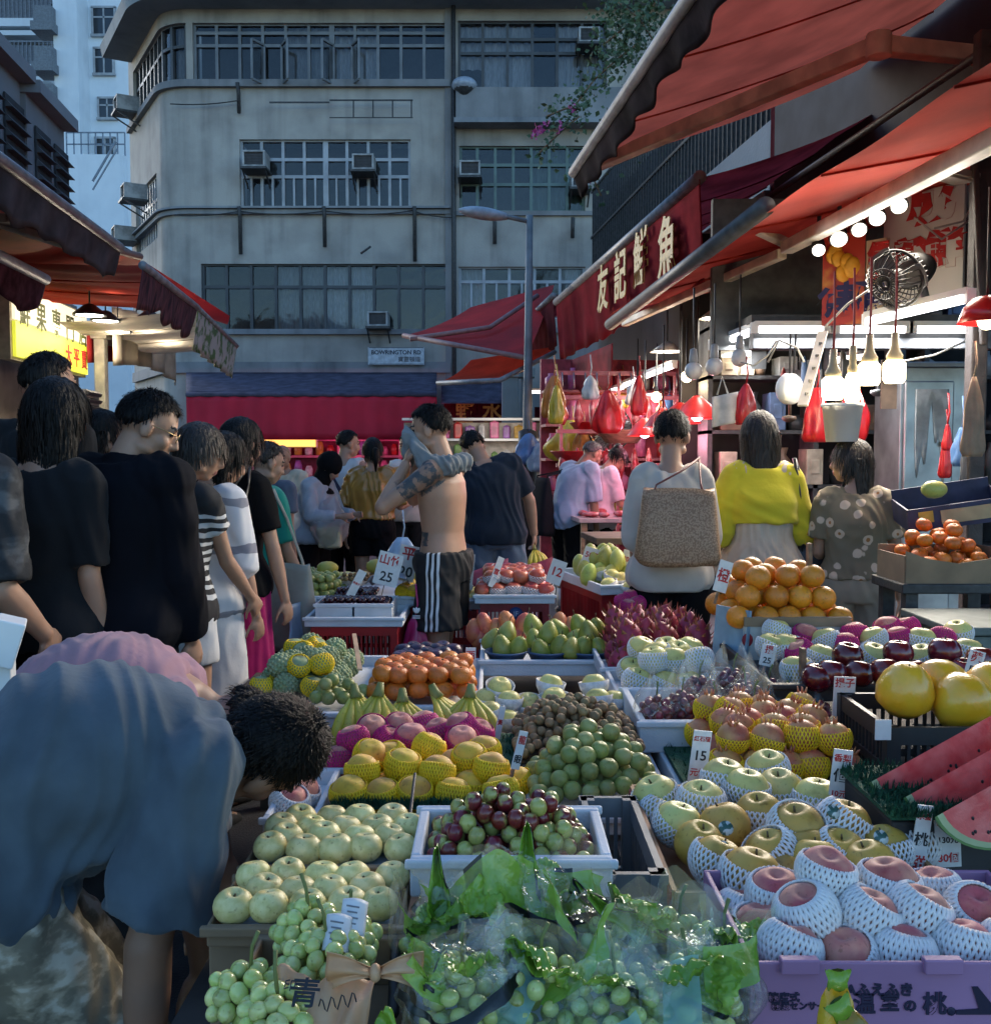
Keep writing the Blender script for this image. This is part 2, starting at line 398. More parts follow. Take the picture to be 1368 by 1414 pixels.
def course(u0,u1,z,h,out,mi=0):
 seg=[u0]+[u for u in us if u0<u<u1]+[u1]
 m.rings([[W3(u,z,-.02),W3(u,z,out),W3(u,z+h,out*.9),W3(u,z+h,-.02)]for u in seg],mi,False)
UB=fu(622,290)
for py,h,o in((121,.16,.12),(296,.10,.09),(289,.05,.16),(462,.12,.12),(515,.25,.1)):
 course(UB,LF+LA+LW,fz(py),h,o)
course(0,UB-.02,fz(298),.10,.08);course(0,UB-.02,fz(460),.12,.12)
course(UB-.02,UB+.12,0,ZT,.06)
course(LF+LA*.5,LF+LA*.5+.05,fz(30),.01,.01)
loc(m).build('string_course',render_d,bt)
m=MB();course(0,UB-.14,fz(172),fz(128)-fz(172),.42);course(0,UB-.1,fz(178),.12,.5)
loc(m).build('balcony',render_d,bt)
m=MB()
for px,a,b in((333,288,352),(449,288,342),(573,288,362),(331,118,158),(683,305,338),(790,303,330)):
 x=P(px,a,FY).x;m.tube([(x,FY-.22,fz(a)),(x,FY-.12,fz(a)-.2),(x,FY-.1,fz(b))],.045,6)
m.tube([(P(627,300,FY).x,FY-.16,0),(P(627,300,FY).x,FY-.16,ZT)],.05,8)
for a,b,y in((372,455,141),(455,570,138)):m.bar(P(a,y,FY-.3),P(b,y,FY-.3),.03)
for px in(488,515,542,568):m.bar(P(px,138,FY-.3),P(px,162,FY-.3),.03)
m.bar(P(455,162,FY-.3),P(570,162,FY-.3),.02)
for(a,b,sag)in(((240,297),(333,291),3),((333,292),(449,291),4),((449,291),(573,290),5),((573,292),(625,300),2),((235,143),(331,138),3)):
 m.tube([P(a[0]+(b[0]-a[0])*k/6,a[1]+(b[1]-a[1])*k/6+sag*4*(k/6)*(1-k/6),FY-.17)for k in range(7)],.014,4)
loc(m).build('pipe',iron,bt)
eave=thing('eave_canopy',W3(LF,fz(24)),'wide flat eave canopy jutting over the top windows of the cream tenement','canopy')
m=MB();Ev=eave.location
seg=[0]+[u for u in us if 0<u<LF+LA+LW-.2]+[LF+LA+LW-.2]
m.rings([[W3(u,fz(12),0),W3(u,fz(12),.7),W3(u,fz(12)+.28,.75),W3(u,fz(12)+.33,0)]for u in seg],0,False)
m.v=[v-Ev for v in m.v];m.build('slab',streaked('weathered slab',(.22,.25,.26),(.28,.31,.32),(.07,.08,.085),.6),eave)
def aircon(p,wdt,label,rz=0):
 t=thing('air_conditioner',p,label,'air conditioner','window air conditioners on the tenement',rz)
 h=wdt*.72
 m=MB();d=.55
 for c,s in(((0,0,h-.02),(wdt,d,.04)),((0,0,.02),(wdt,d,.04)),((-wdt/2+.02,0,h/2),(.04,d,h-.08)),((wdt/2-.02,0,h/2),(.04,d,h-.08)),((0,.15,h/2),(wdt-.08,.2,h-.08))):m.box(c,s)
 m.build('casing',acw,t,bevel=.006)
 m=MB();m.box((0,-d/2+.06,h/2),(wdt-.08,.02,h-.08))
 for k in range(8):m.box((0,-d/2+.045,.06+(h-.12)*k/7),(wdt-.09,.02,.012))
 m.build('grille',acg,t)
 m=MB();m.box((0,-.02,-.03),(wdt+.08,d+.06,.05));m.bar((-wdt/2,d/2,-.35),(-wdt/2,-d/2,-.06),.03);m.bar((wdt/2,d/2,-.35),(wdt/2,-d/2,-.06),.03)
 m.build('bracket',iron,t)
for px,py,wd,lb in((354,234,.5,'small pale window air conditioner at the left of the white framed window'),(503,238,.48,'pale window air conditioner in the right half of the white framed window'),(649,246,.46,'air conditioner at the left of the green framed window'),(523,452,.46,'air conditioner under the dark curtained first floor window'),(812,64,.46,'air conditioner in the dark top window beside the creeper'),(800,262,.4,'air conditioner at the right end of the green framed window')):
 aircon(P(px,py,FY-.22),wd,lb)
for i,(u,py)in enumerate(((LF+LA+1.5,252),(LF+LA+2.9,298),(LF+LA+2.2,110))):
 aircon(W3(u,fz(py),.3),.5,('air conditioner on the side street wing, nearest the curved corner','lowest air conditioner at the far end of the side street wing','air conditioner under the eave of the side street wing')[i],R(-60))
t=thing('wall_lamp',P(641,155,FY-.3),'unlit globe wall lamp on a bracket over the balcony of the tenement','wall lamp')
m=MB();m.lathe([(.02,.34),(.1,.36),(.2,.46),(.27,.56),(.26,.60)],16);m.tube([(0,0,.36),(0,0,.1),(0,.2,0)],.04);m.box((0,.22,0),(.45,.06,.5));m.build('bracket',iron,t)
m=MB();m.ball((0,0,.6),(.29,.29,.17));m.build('globe',mat('frosted globe',(.30,.34,.40),.3),t)
t=thing('street_name_sign',P(547,499,FY-.16),'white street name plate low on the tenement wall','sign')
m=MB();m.box((0,0,.12),(1.28,.04,.40));m.build('plate',mat('sign white',(.42,.45,.48),.5),t)
m=MB();m.text('BOWRINGTON RD',.132,frame((1,0,0),(0,0,1),(0,-.024,.2)),bold=.003);m.text('寶靈頓道',.13,frame((1,0,0),(0,0,1),(.3,-.024,.04)))
m.box((0,-.024,.31),(1.24,.006,.012));m.box((0,-.024,-.06),(1.24,.006,.012));m.build('lettering',mat('sign ink',(.02,.025,.04),.6),t)
t=tag(MB().tube([P(505,345,FY-.2),P(505,345,FY-.9)],.03,6).tube([P(498,350,FY-.9),P(512,340,FY-.9)],.025,6).build('wall_bracket',iron,base=True),'small rusty bracket sticking out of the tenement wall','bracket')
towm=streaked('pale tower paint',(.66,.72,.76),(.74,.79,.82),(.34,.39,.43),.3)
def tower(name,x0,x1,y,z1,label,wins,depth=12):
 t=thing(name,V(((x0+x1)/2,y,0)),label,'building');hw=(x1-x0)/2
 m=MB();m.box((0,depth/2,z1/2),(2*hw,depth,z1));m.build('wall',towm,t)
 for(wx,z,w_,h_)in wins:
  f=MB()
  for c,s in(((-w_/2,0,0),(.12,.18,h_)),((w_/2,0,0),(.12,.18,h_)),((0,0,h_/2),(w_+.12,.18,.12)),((0,0,-h_/2),(w_+.2,.3,.14)),((0,0,0),(.09,.12,h_)),((0,0,h_*.15),(w_,.12,.09))):f.box(c,s)
  fo=f.build('window',frame_l,t,loc=(wx,-.06,z));pn=MB();pn.box((0,-.0,0),(w_,.06,h_));pn.build('pane',glassm,fo)
 return t
TY=60
def tx(px):return P(px,300,TY).x
def tz(py):return P(100,py,TY).z
xs0=tx(92);xs1=tx(196);cx=(xs0+xs1)/2
tw=tower('apartment_tower',xs0,xs1,TY,60,'tall pale blue-white apartment tower behind the tenement, far left',[(tx(152)-cx,tz(150),1.0,1.2),(tx(150)-cx,tz(30),1.3,1.6),(tx(149)-cx,tz(85),1.1,1.5),(tx(148)-cx,tz(205),1.1,1.2)])
m=MB();m.box((tx(112)-cx,-.8,30),(tx(128)-tx(96),1.6,60));m.build('pilaster',towm,tw)
m=MB()
for py in(58,112,162):MB().box((tx(88)-cx,-1.6,tz(py)),(1.2,1.6,.5)).box((tx(88)-cx,-1.6,tz(py)+.7),(1.0,1.2,.9)).build('window_hood',mat('grey hood',(.16,.18,.20),.8),tw)
TY2=68
x0,x1=P(-60,200,TY2).x,P(90,200,TY2).x;cx2=(x0+x1)/2
wn=[(P(q,10,TY2).x-cx2,P(q,10,TY2).z,2.6,1.8)for q in(15,60)]+[(P(q,90,TY2).x-cx2,P(q,82,TY2).z,2.6,1.4)for q in(20,52)]
t2=tower('balcony_block',x0,x1,TY2,62,'pale balcony block with stacked balconies at the far left edge',wn)
m=MB()
for py in(46,108,-10):
 z=P(40,py,TY2).z;m.box((0,-.9,z),(x1-x0,1.8,.5));m.box((0,-.9,z-.6),(x1-x0-.4,1.5,.3))
m.build('balcony_slab',towm,t2)
m=MB()
for py in(46,108):
 z=P(40,py,TY2).z
 m.box((0,-1.7,z+1.7),(x1-x0,.08,.1))
 for k in range(28):m.box((-(x1-x0)/2+(x1-x0)*k/27,-1.7,z+.95),(.06,.06,1.5))
 m.box((0,-1.6,z+.9),(x1-x0,.03,1.2),mi=0)
m.build('balcony_railing',mat('railing grey',(.18,.20,.23),.7),t2)
wy=45
m=MB();a,b=P(95,320,wy),P(175,320,wy);m.box(((a.x+b.x)/2,wy,P(100,215,wy).z/2),(b.x-a.x,.5,P(100,215,wy).z))
rr=m.build('podium_wall',towm,base=True);tag(rr,'pale podium wall at the end of the side street below the white tower','wall')
t=thing('terrace_railing',V(((a.x+b.x)/2,wy,P(100,215,wy).z)),'thin grey railing along the top of the pale podium wall','railing')
m=MB();w_=b.x-a.x
for z in(.5,1.0):m.bar((-w_/2,0,z),(w_/2,0,z),.05)
for k in range(9):m.bar((-w_/2+w_*k/8,0,0),(-w_/2+w_*k/8,0,1.0),.05)
m.build('rail',mat('rail steel',(.16,.2,.25),.5),t)
t=tag(MB().bar(P(128,250,40),P(160,195,40),.07,.07).bar(P(128,262,40),P(162,205,40),.05,.05).build('stair_handrail',mat('rail steel',(.16,.2,.25),.5),base=True),'slanting steel stair handrail before the pale podium wall','handrail')
louv_w=streaked('grey louvre building wall',(.15,.155,.165),(.21,.215,.225),(.06,.06,.065),.7)
t=thing('louvre_building',st(11,-3.6),'grey stepped building with dark louvre panels above the left stalls','building')
tl=-4.2;L0=t.location
m=MB();lv=MB()
blocks=[(6,11.1,tl,5.7),(11.15,12.8,tl-.05,5.85),(12.85,14.3,tl+.0,5.75)]
for i,(s0,s1,tt,z1)in enumerate(blocks):
 z1=P(0,0,1).z and z1
 m.prism([st(s0,tt,2.6),st(s1,tt,2.6),st(s1,tt,z1),st(s0,tt,z1)],TD*-3)
 m.prism([st(s0-.03,tt+.18,z1-.0),st(s1+.03,tt+.18,z1),st(s1+.03,tt+.18,z1+.15),st(s0-.03,tt+.18,z1+.15)],TD*-3)
 for k in range(2):
  a=s0+.25+(s1-s0)*.5*k;b=a+(s1-s0)*.38
  for zz0,zz1 in((z1-1.9,z1-.3),(z1-4.0,z1-2.2)):
   if zz1<3:continue
   lv.prism([st(a,tt+.01,zz0),st(b,tt+.01,zz0),st(b,tt+.01,zz1),st(a,tt+.01,zz1)],TD*.02,0)
   n=int((zz1-zz0)/.16)
   for q in range(n):lv.prism([st(a,tt+.03,zz0+q*.16),st(a,tt+.11,zz0+q*.16),st(a,tt+.03,zz0+q*.16+.09)],SD*(b-a),1)
m.v=[v-L0 for v in m.v];lv.v=[v-L0 for v in lv.v]
m.build('wall',louv_w,t);lv.build('louvre_panel',[room,mat('louvre slat',(.05,.052,.056),.6)],t)
# = AWNINGS
red_in=mat('red awning canvas',(.42,.045,.028),.9,var=.3,scale=1.6,detail=8,spec=.15,bump=.15,bscale=40)
red_dk=mat('faded maroon canvas',(.14,.018,.028),.9,spec=.1,var=.35,scale=3,bump=.15,bscale=30)
drk=mat('grimy valance cloth',(.022,.014,.016),.9,var=.5,spec=.05,scale=5,bump=.2,bscale=30)
grey_t=mat('grey roller tube',(.22,.23,.24),.45,scale=8,var=.3)
dark_t=mat('dark roller tube',(.07,.075,.08),.45,scale=8,var=.3)
tan_t=mat('tan folding arm',(.60,.50,.38),.45,scale=6,var=.25)
orange_in=mat('orange red canvas',(.34,.05,.028),.75,var=.25,scale=2.5)
cream_c=mat('cream canvas',(.46,.41,.33),.8,scale=4,var=.2)
purple_c=mat('purple grey canvas',(.085,.075,.105),.9,spec=.15,scale=4,var=.3)
gold=mat('gold paint',(.42,.26,.035),.5,scale=20,var=.25)
plaster=streaked('shop side plaster',(.17,.20,.22),(.21,.24,.26),(.06,.07,.075),.6)
for m_ in(red_in,red_dk,orange_in):canvas(m_)
canvas(cream_c,.35)
def canopy(name,label,a0,a1,b0,b1,fabric,tube=None,drop=0,vmat=None,scallop=.05,tube_r=.045,group=None,sag=.05,waves=14,cat='awning',vthick=.006):
 """awning between outer edge a0-a1 and inner edge b0-b1, with an optional front roller and valance"""
 a0,a1,b0,b1=V(a0),V(a1),V(b0),V(b1)
 t=thing(name,(a0+a1)/2,label,cat,group);o=t.location
 def fn(u,v):
  p=(a0.lerp(a1,u)).lerp(b0.lerp(b1,u),v)
  return p+V((0,0,-sag*(4*v*(1-v))*(1+.4*sin(u*9))+.008*sin(u*37+v*6)))-o
 MB().grid(fn,40,12).build('fabric',fabric,t)
 n_=max(1,int((a1-a0).length/1.1))
 for k in range(1,n_+1):MB().tube([V(fn(k/(n_+1),v/12))-V((0,0,.004))for v in range(13)],.007,5).build('seam',fabric,t)
 if tube:MB().tube([a0-o,a1-o],tube_r,12).build('front_tube',tube,t)
 if drop:
  nrm=(b0-a0);nrm.z=0;nrm.normalize()
  L=(a1-a0).length;s_seed=L*3.7
  def fv(u,v):
   sc=1-scallop/drop*v*(.55*abs(sin(u*L*5+sin(u*L*1.7)))+.9*noise.noise((u*L*3.1,s_seed,0)))if scallop else 1
   return a0.lerp(a1,u)+V((0,0,-drop*v*sc-tube_r*.3))+nrm*(.02*sin(u*L*waves)*v+.06*v)-o
  MB().grid(fv,int(max(40,L*34)),5,thick=vthick).build('valance',vmat or fabric,t)
 return t
def arm(t,pts,w=.07,h=.05,m=None,name='folding_arm'):
 o=t.location;b=MB()
 pts=[V(p)-o for p in pts]
 for a,c in zip(pts,pts[1:]):b.bar(a,c,w,h)
 for p in pts[1:-1]:b.tube([p-V((0,0,h*.7)),p+V((0,0,h*.7))],w*.75,10)
 return b.build(name,m or tan_t,t,bevel=.008)
def sz(px,py,t):
 p=PT(px,py,t);return p.dot(SD),p.z
s1,z1=sz(792,238,1.37)
t=canopy('striped_awning','large red awning with dark ragged valance, highest of the right row',st(s1,1.37,z1),st(.2,1.37,z1+.03),st(s1+.1,3.55,z1+.85),st(.2,3.55,z1+.85),canvas(mat('pale red awning canvas',(.62,.12,.07),.85,var=.22,scale=2.5,bump=.15,bscale=40),.55),grey_t,.17,drk,.05,.04)
t.name='retractable_awning'
arm(t,[PT(802,236,1.45),PT(1213,62,2.5),PT(1400,82,3.4)],.085,.085)
arm(t,[st(2.5,1.45,z1-.04),st(.6,2.5,z1+.25),st(2.4,3.4,z1+.6)],.085,.085)
s1,z1=sz(842,448,1.9)
t=canopy('retractable_awning','low red awning with folding arms over the lamp-lit stalls on the right',st(s1,1.9,z1+.08),st(1.2,1.9,z1+.16),st(s1,3.35,z1+.42),st(1.2,3.35,z1+.5),red_in,None,0,sag=.0)
o_=t.location
MB().tube([PT(842,448,1.9)-o_,PT(1058,284,1.9)-o_],.048,14).build('front_tube',dark_t,t)
arm(t,[PT(862,446,2.15),PT(1080,350,2.35)],.06,.06,tan_t)
arm(t,[PT(1036,312,2.05),PT(1086,336,2.45)],.06,.05,tan_t)
arm(t,[PT(1086,342,2.35),PT(1400,178,2.2)],.08,.07,tan_t)
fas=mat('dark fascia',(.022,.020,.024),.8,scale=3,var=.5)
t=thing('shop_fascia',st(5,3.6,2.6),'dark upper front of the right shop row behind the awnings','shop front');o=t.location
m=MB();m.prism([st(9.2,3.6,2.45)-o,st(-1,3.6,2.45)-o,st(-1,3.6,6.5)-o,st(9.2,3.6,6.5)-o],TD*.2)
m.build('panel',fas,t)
m=MB()
for zz,tt in((3.25,3.1),(3.45,2.9)):m.tube([st(.5,tt,zz)-o,st(9,tt,zz-.05)-o],.022,6)
for k in range(30):m.box(st(2+k*.16,3.0,3.34)-o,(.02,.05,.02))
m.build('cable_rail',mat('dark rail',(.05,.05,.055),.5),t)
m=MB();m.prism([st(9.25,3.62,2.4)-o,st(9.25,6.5,2.4)-o,st(9.25,6.5,6.5)-o,st(9.25,3.62,6.5)-o],SD*.1);m.build('end_panel',red_dk,t)
t=thing('parapet_building',st(13,3.7,0),'blue grey upper storey of the right row with a dark railing and creepers on top','building');o=t.location
m=MB();m.prism([st(9.3,3.65,2.6)-o,st(19,3.65,2.6)-o,st(19,3.65,4.62)-o,st(9.3,3.65,4.62)-o],TD*5)
m.prism([st(9.3,3.55,3.85)-o,st(19,3.55,3.85)-o,st(19,3.55,3.93)-o,st(9.3,3.55,3.93)-o],TD*.099);m.build('wall',plaster,t)
m=MB()
for k in range(64):
 s_=9.4+k*.15;m.box(st(s_,3.9,5.5)-o,(.03,.03,1.75))
for zz in(4.7,5.5,6.35):m.bar(st(9.3,3.9,zz)-o,st(19,3.9,zz)-o,.04)
m.build('railing',iron,t)
m=MB();m.prism([st(9.3,4.4,4.62)-o,st(19,4.4,4.62)-o,st(19,4.4,6.4)-o,st(9.3,4.4,6.4)-o],TD*3);m.build('rear_room',room,t)
s0,z0=sz(768,405,2.3);s1,z1=sz(966,266,2.3);z0=z1=(z0+z1)/2
t=canopy('sign_awning','maroon awning front with large gold characters on the right row',st(s0,2.3,z0),st(s1,2.3,z1),st(s0,3.6,z0+.5),st(s1,3.6,z1+.5),red_dk,grey_t,.78,mat('maroon sign cloth',(.20,.012,.018),.95,spec=.05,var=.3,scale=3,bump=.2,bscale=12),.05,.05,waves=9)
m=MB();o=t.location
for ch,px,py in(('友',832,402),('記',856,385),('鮮',884,361),('魚',920,345)):
 p=PT(px,py,2.25);MB().text(ch,.50,frame(-SD,(0,0,1),p-o),depth=.004,bold=.012).build('lettering',gold,t)
s0,z0=sz(716,452,2.3);s1,z1=sz(764,408,2.3)
t=canopy('retractable_awning','far maroon awning with ragged drop next to the street lamp',st(s0,2.3,z1),st(s1,2.3,z1),st(s0,3.6,z1+.5),st(s1,3.6,z1+.5),red_dk,grey_t,.7,red_dk,.08,.045)
def quad(name,label,A,B,C,D,fab,bars=(),group=None,barmat=None):
 t=thing(name,(V(A)+V(B))/2,label,'awning',group);o=t.location;A,B,C,D=[V(x)-o for x in(A,B,C,D)]
 MB().grid(lambda u,v:A.lerp(B,u).lerp(D.lerp(C,u),v)+V((0,0,-.06*4*v*(1-v))),24,10).build('fabric',fab,t)
 for b in bars:MB().tube([V(p)-o for p in b],.035,8).build('support_bar',barmat or grey_t,t)
 return t
bright_red=canvas(mat('bright red canvas',(.42,.02,.022),.7,var=.2,scale=2,bump=.1,bscale=20),.4)
quad('pitched_awning','big bright red pitched awning reaching over the lane before the tenement',P(557,463,14.5),P(726,494,13.2),P(765,393,16),P(650,424,17),bright_red,[(P(557,463,14.4),P(726,494,13.1)),(P(566,468,14.2),P(676,452,14.5),P(742,408,15.5))],barmat=mat('red brown tube',(.30,.16,.15),.5))
quad('small_awning','lower small red awning tucked beneath the big pitched one',P(604,527,14),P(700,522,13.3),P(768,478,14.5),P(650,497,15.5),red_in,[(P(604,529,14),P(690,525,13.2),P(766,486,14))])
ya,yb=20.0,23.2
A,B=P(257,545,ya),P(603,545,ya)
t=thing('shop_awning',(A+B)/2,'long ground floor awning with purple grey slope and red drop across the tenement','awning');o=t.location
MB().grid(lambda u,v:A.lerp(B,u).lerp(P(257,514,yb).lerp(P(603,514,yb),u),v)-o,40,6,thick=.02).build('slope',purple_c,t)
zb=P(257,607,ya).z
MB().grid(lambda u,v:A.lerp(B,u)*(1-v)+V((A.lerp(B,u).x,ya,zb))*v+V((0,.03*sin(u*40)*v+.015*sin(u*90),0))-o,90,6,thick=.01).build('drop',mat('crimson drop canvas',(.55,.008,.035),.7,var=.12,scale=1.5,bump=.1,bscale=8),t)
MB().tube([A-o,B-o],.045,8).build('front_tube',purple_c,t)
A2,B2=P(609,556,21),P(696,556,21)
t=thing('shop_awning',(A2+B2)/2,'short purple awning above the maroon board with gold characters','awning');o=t.location
MB().grid(lambda u,v:A2.lerp(B2,u).lerp(P(609,528,23).lerp(P(696,528,23),u),v)-o,10,4,thick=.02).build('slope',purple_c,t)
for(x0,x1,y0,y1,chars,lb)in((613,695,557,606,(('野',642,570),('四',641,595),('水',679,569),('季',680,593)),'maroon shop board with four gold characters left of the grey columns'),(738,800,562,600,(('城',756,588),('市',782,588)),'dim maroon shop board with two gold characters right of the grey columns')):
 yy=21.6;a,b=P(x0,y0,yy),P(x1,y1,yy)
 t=thing('shop_board',V(((a.x+b.x)/2,yy,b.z)),lb,'sign');o=t.location;h=a.z-b.z;w_=b.x-a.x
 m=MB();m.box((0,0,h/2),(w_,.08,h))
 for k in range(14):m.box((-w_/2+w_*(k+.5)/14,-.045,h/2),(.03,.02,h))
 m.build('board',red_dk,t)
 for ch,px,py in chars:MB().text(ch,.42,frame((1,0,0),(0,0,1),P(px,py,yy-.07)-o),bold=.01).build('lettering',gold,t)
colm=streaked('grey green column',(.24,.29,.28),(.30,.34,.33),(.10,.12,.12),.6)
for px,w_,lb in((704,.34,'left grey green column under the purple awning'),(727,.22,'narrow grey green column under the purple awning')):
 p=P(px,600,20.8);m=MB();m.box((p.x,p.y,1.6),(w_,w_,3.2));m.box((p.x,p.y,3.1),(w_+.1,w_+.1,.2));m.box((p.x,p.y,.1),(w_+.1,w_+.1,.2));tag(m.build('column',colm,base=True,bevel=.02),lb,'column')
 # - left row
tl_=-1.9
s0,z0=sz(-40,198,tl_);s1,z1=sz(166,342,tl_)
t=canopy('retractable_awning','orange red awning with dark grey hanging edge over the lit stalls on the left',st(s0-2.5,tl_,z0),st(s1,tl_,z1),st(s0-2.5,-3.7,z0+.45),st(s1,-3.7,z1+.45),orange_in,grey_t,.24,mat('dark grey valance',(.075,.07,.075),.9,spec=.1,var=.4,scale=4),.06,.035)
arm(t,[PT(0,300,-2.2),PT(86,325,-2.6)],.07,.05,mat('weathered beam',(.20,.12,.09),.6));arm(t,[st(7.1,-2.0,2.83),st(6.4,-2.7,2.98),st(7.1,-3.5,3.1)],.06,.05)
s0,z0=sz(197,366,tl_);s1,z1=sz(272,434,tl_)
t=canopy('retractable_awning','dark red awning with striped scalloped valance further along the left row',st(s0,tl_,z0),st(s1,tl_,z0),st(s0,-3.8,z0+.1),st(s1,-3.8,z0+.1),red_in,grey_t,.34,mat('striped valance',(.035,.028,.035),.9,spec=.1,col2=(.16,.07,.08),scale=9,stretch=(3,3,.2)),.1,.035)
s0,z0=s1+.05,z0;s1=PT(327,488,tl_).dot(SD)
t=canopy('sign_awning','pale printed awning end with green pictures at the far end of the left row',st(s0,tl_,z0),st(s1,tl_,z0-.1),st(s0,-3.6,z0-.15),st(s1,-3.6,z0-.2),cream_c,grey_t,.42,mat('printed valance',(.07,.16,.05),.7,col2=(.42,.43,.40),scale=7,lo=.42,hi=.5),0,.03)
quad('peaked_awning','small bright red awning peak behind the left row, against the cream wall',P(204,364,11.0),P(317,436,14),P(312,446,15.5),P(208,420,12.5),bright_red)
s0,z0=sz(-30,325,-2.45);s1,z1=sz(63,386,-2.45)
t=canopy('stall_awning','short purple awning edge low at the far left above the lit sign',st(s0-1,-2.45,z1),st(s1,-2.45,z1),st(s0-1,-3.8,z1+.2),st(s1,-3.8,z1+.2),purple_c,mat('pale blue tube',(.28,.32,.38),.5),.26,mat('purple valance',(.075,.03,.045),.9,spec=.1,var=.4),.09,.04)
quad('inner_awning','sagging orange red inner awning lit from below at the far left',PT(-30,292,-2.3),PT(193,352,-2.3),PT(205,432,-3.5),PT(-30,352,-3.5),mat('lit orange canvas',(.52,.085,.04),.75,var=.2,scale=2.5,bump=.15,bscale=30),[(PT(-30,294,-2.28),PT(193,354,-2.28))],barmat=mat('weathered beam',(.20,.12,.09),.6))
wallL=mat('left shop wall',(.30,.25,.20),.85,var=.3,scale=2)
t=thing('stall_wall',st(9,-4.0,0),'dim back wall of the left stalls beneath the awnings','wall');o=t.location
m=MB();m.prism([st(2,-4.0,0)-o,st(14,-4.0,0)-o,st(14,-4.0,3.4)-o,st(2,-4.0,3.4)-o],TD*-.2);m.build('panel',wallL,t)
t=thing('lit_sign',st(8.6,-3.3,2.2),'glowing yellow green sign board with dark and red characters on the left','sign');o=t.location
a,b=PT(22,405,-3.3),PT(126,520,-3.3)
sa,sb=a.dot(SD),b.dot(SD);zt,zm_,zb_=PT(60,402,-3.3).z,PT(60,455,-3.3).z,PT(120,520,-3.3).z
m=MB();m.prism([st(sa,-3.36,zb_)-o,st(sb,-3.36,zb_)-o,st(sb,-3.36,zt)-o,st(sa,-3.36,zt)-o],TD*-.1);m.build('case',mat('sign case',(.4,.36,.26),.5),t)
m=MB();m.prism([st(sa+.04,-3.355,zb_+.03)-o,st(sb-.04,-3.355,zb_+.03)-o,st(sb-.04,-3.355,zm_)-o,st(sa+.04,-3.355,zm_)-o],TD*.03);m.build('yellow_panel',emit('lit yellow panel',(.72,.74,.06),.34),t)
m=MB();m.prism([st(sa+.04,-3.355,zm_+.02)-o,st(sb-.04,-3.355,zm_+.02)-o,st(sb-.04,-3.355,zt-.03)-o,st(sa+.04,-3.355,zt-.03)-o],TD*.03);m.build('white_panel',emit('lit white panel',(.9,.82,.60),.42),t)
m=MB()
for k,ch in enumerate('鮮果專門店'):m.text(ch,.30,frame(SD,(0,0,1),st(sa+.28+k*(sb-sa-.5)/4,-3.318,zb_+.45)-o),depth=.002,mi=0,bold=.004)
for k,ch in enumerate('大平賣'):m.text(ch,.22,frame(SD,(0,0,1),st(sb-.75+k*.28,-3.318,zb_+.17)-o),depth=.002,mi=1,bold=.004)
m.build('lettering',[mat('olive ink',(.13,.16,.03),.6),mat('red ink',(.5,.02,.02),.6)],t)
LAMP=.27
def point(p,w_,col=(1,.86,.66),r=.06):
 l=bpy.data.lights.new('lamp_light','POINT');l.energy=w_*LAMP;l.color=col;l.shadow_soft_size=r
 o=bpy.data.objects.new('lamp_light',l);COL.objects.link(o);o.location=p;return o
lampw=emit('lit lamp face',(1,.93,.80),7);lampc=emit('lit cool tube',(.95,.96,1),2)
shade_d=mat('black lamp shade',(.02,.02,.022),.5)
def disc_lamp(p,r,label,cord=.5,w_=6,group='lamps under the left awnings'):
 t=thing('pendant_lamp',p,label,'lamp',group)
 MB().lathe([(.03,.11),(.05,.10),(r,.02),(r,0),(r*.96,.005),(.03,.08)],20).build('shade',shade_d,t)
 MB().lathe([(.001,.0),(r*.8,.004),(r*.8,.015),(.001,.03)],20).build('bulb',lampw,t)
 MB().tube([(0,0,.1),(0,0,.1+cord)],.008,6).build('cord',shade_d,t)
 point(V(p)-V((0,0,.08)),w_)
for i,(px,py,tt)in enumerate(((124,436,-2.7),(146,444,-2.8),(163,459,-2.9),(206,442,-2.6),(231,453,-2.6))):
 disc_lamp(PT(px,py,tt),.15,('pendant lamp nearest the lit yellow sign, first of the five in the left stalls','second pendant lamp from the lit yellow sign, left stalls','middle and lowest of the five pendant lamps in the left stalls','fourth pendant lamp of the left stalls, by the striped valance','farthest pendant lamp of the left stalls')[i],w_=15)
for i,(px,py)in enumerate(((132,378),(158,386))):
 t=thing('spot_lamp',PT(px,py,-2.5),('unlit black square floodlight under the orange awning','black floodlight glowing faintly beside the unlit one')[i],'lamp','floodlights on the left awning')
 MB().box((0,0,0),(.16,.12,.1),(.5,0,.3)).box((0,.02,.1),(.03,.03,.16)).build('housing',shade_d,t,bevel=.01)
 MB().box((0,-.05,-.05),(.12,.02,.05),(.5,0,.3)).build('lens',lampw if i else shade_d,t)
t=tag(MB().grid(lambda u,v:st(11.8+3.6*u,-3.0+.04*sin(u*30),3.1-.65*v+.12*sin(u*3)),40,8,thick=.01).build('side_curtain',cream_c,base=True),'cream canvas curtain hanging inside the far left stall','curtain')
t=tag(MB().grid(lambda u,v:PT(119,445,-3.3).lerp(PT(172,450,-3.3),u)+V((0,.02*sin(u*20),-.45*v)),20,4,thick=.01).build('hanging_banner',bright_red,base=True),'plain red banner hanging beside the lit yellow sign','banner')
p=PT(140,520,-3.2);t=tag(MB().box((p.x,p.y,1.4),(.12,.12,2.8)).box((p.x,p.y,2.8),(.2,.2,.06)).box((p.x,p.y,.05),(.2,.2,.1)).build('post',mat('cream post',(.5,.48,.42),.6),base=True,bevel=.01),'cream square post between the red banner and the cream curtain','post')
p=PT(106,560,-3.0);t=thing('louvre_unit',V((p.x,p.y,p.z-.25)),'small grey louvred unit on the stall behind the queue','air vent',rz=STROT+pi/2)
MB().box((0,0,-.55),(.5,.3,1.9)).build('casing',acw,t);m=MB()
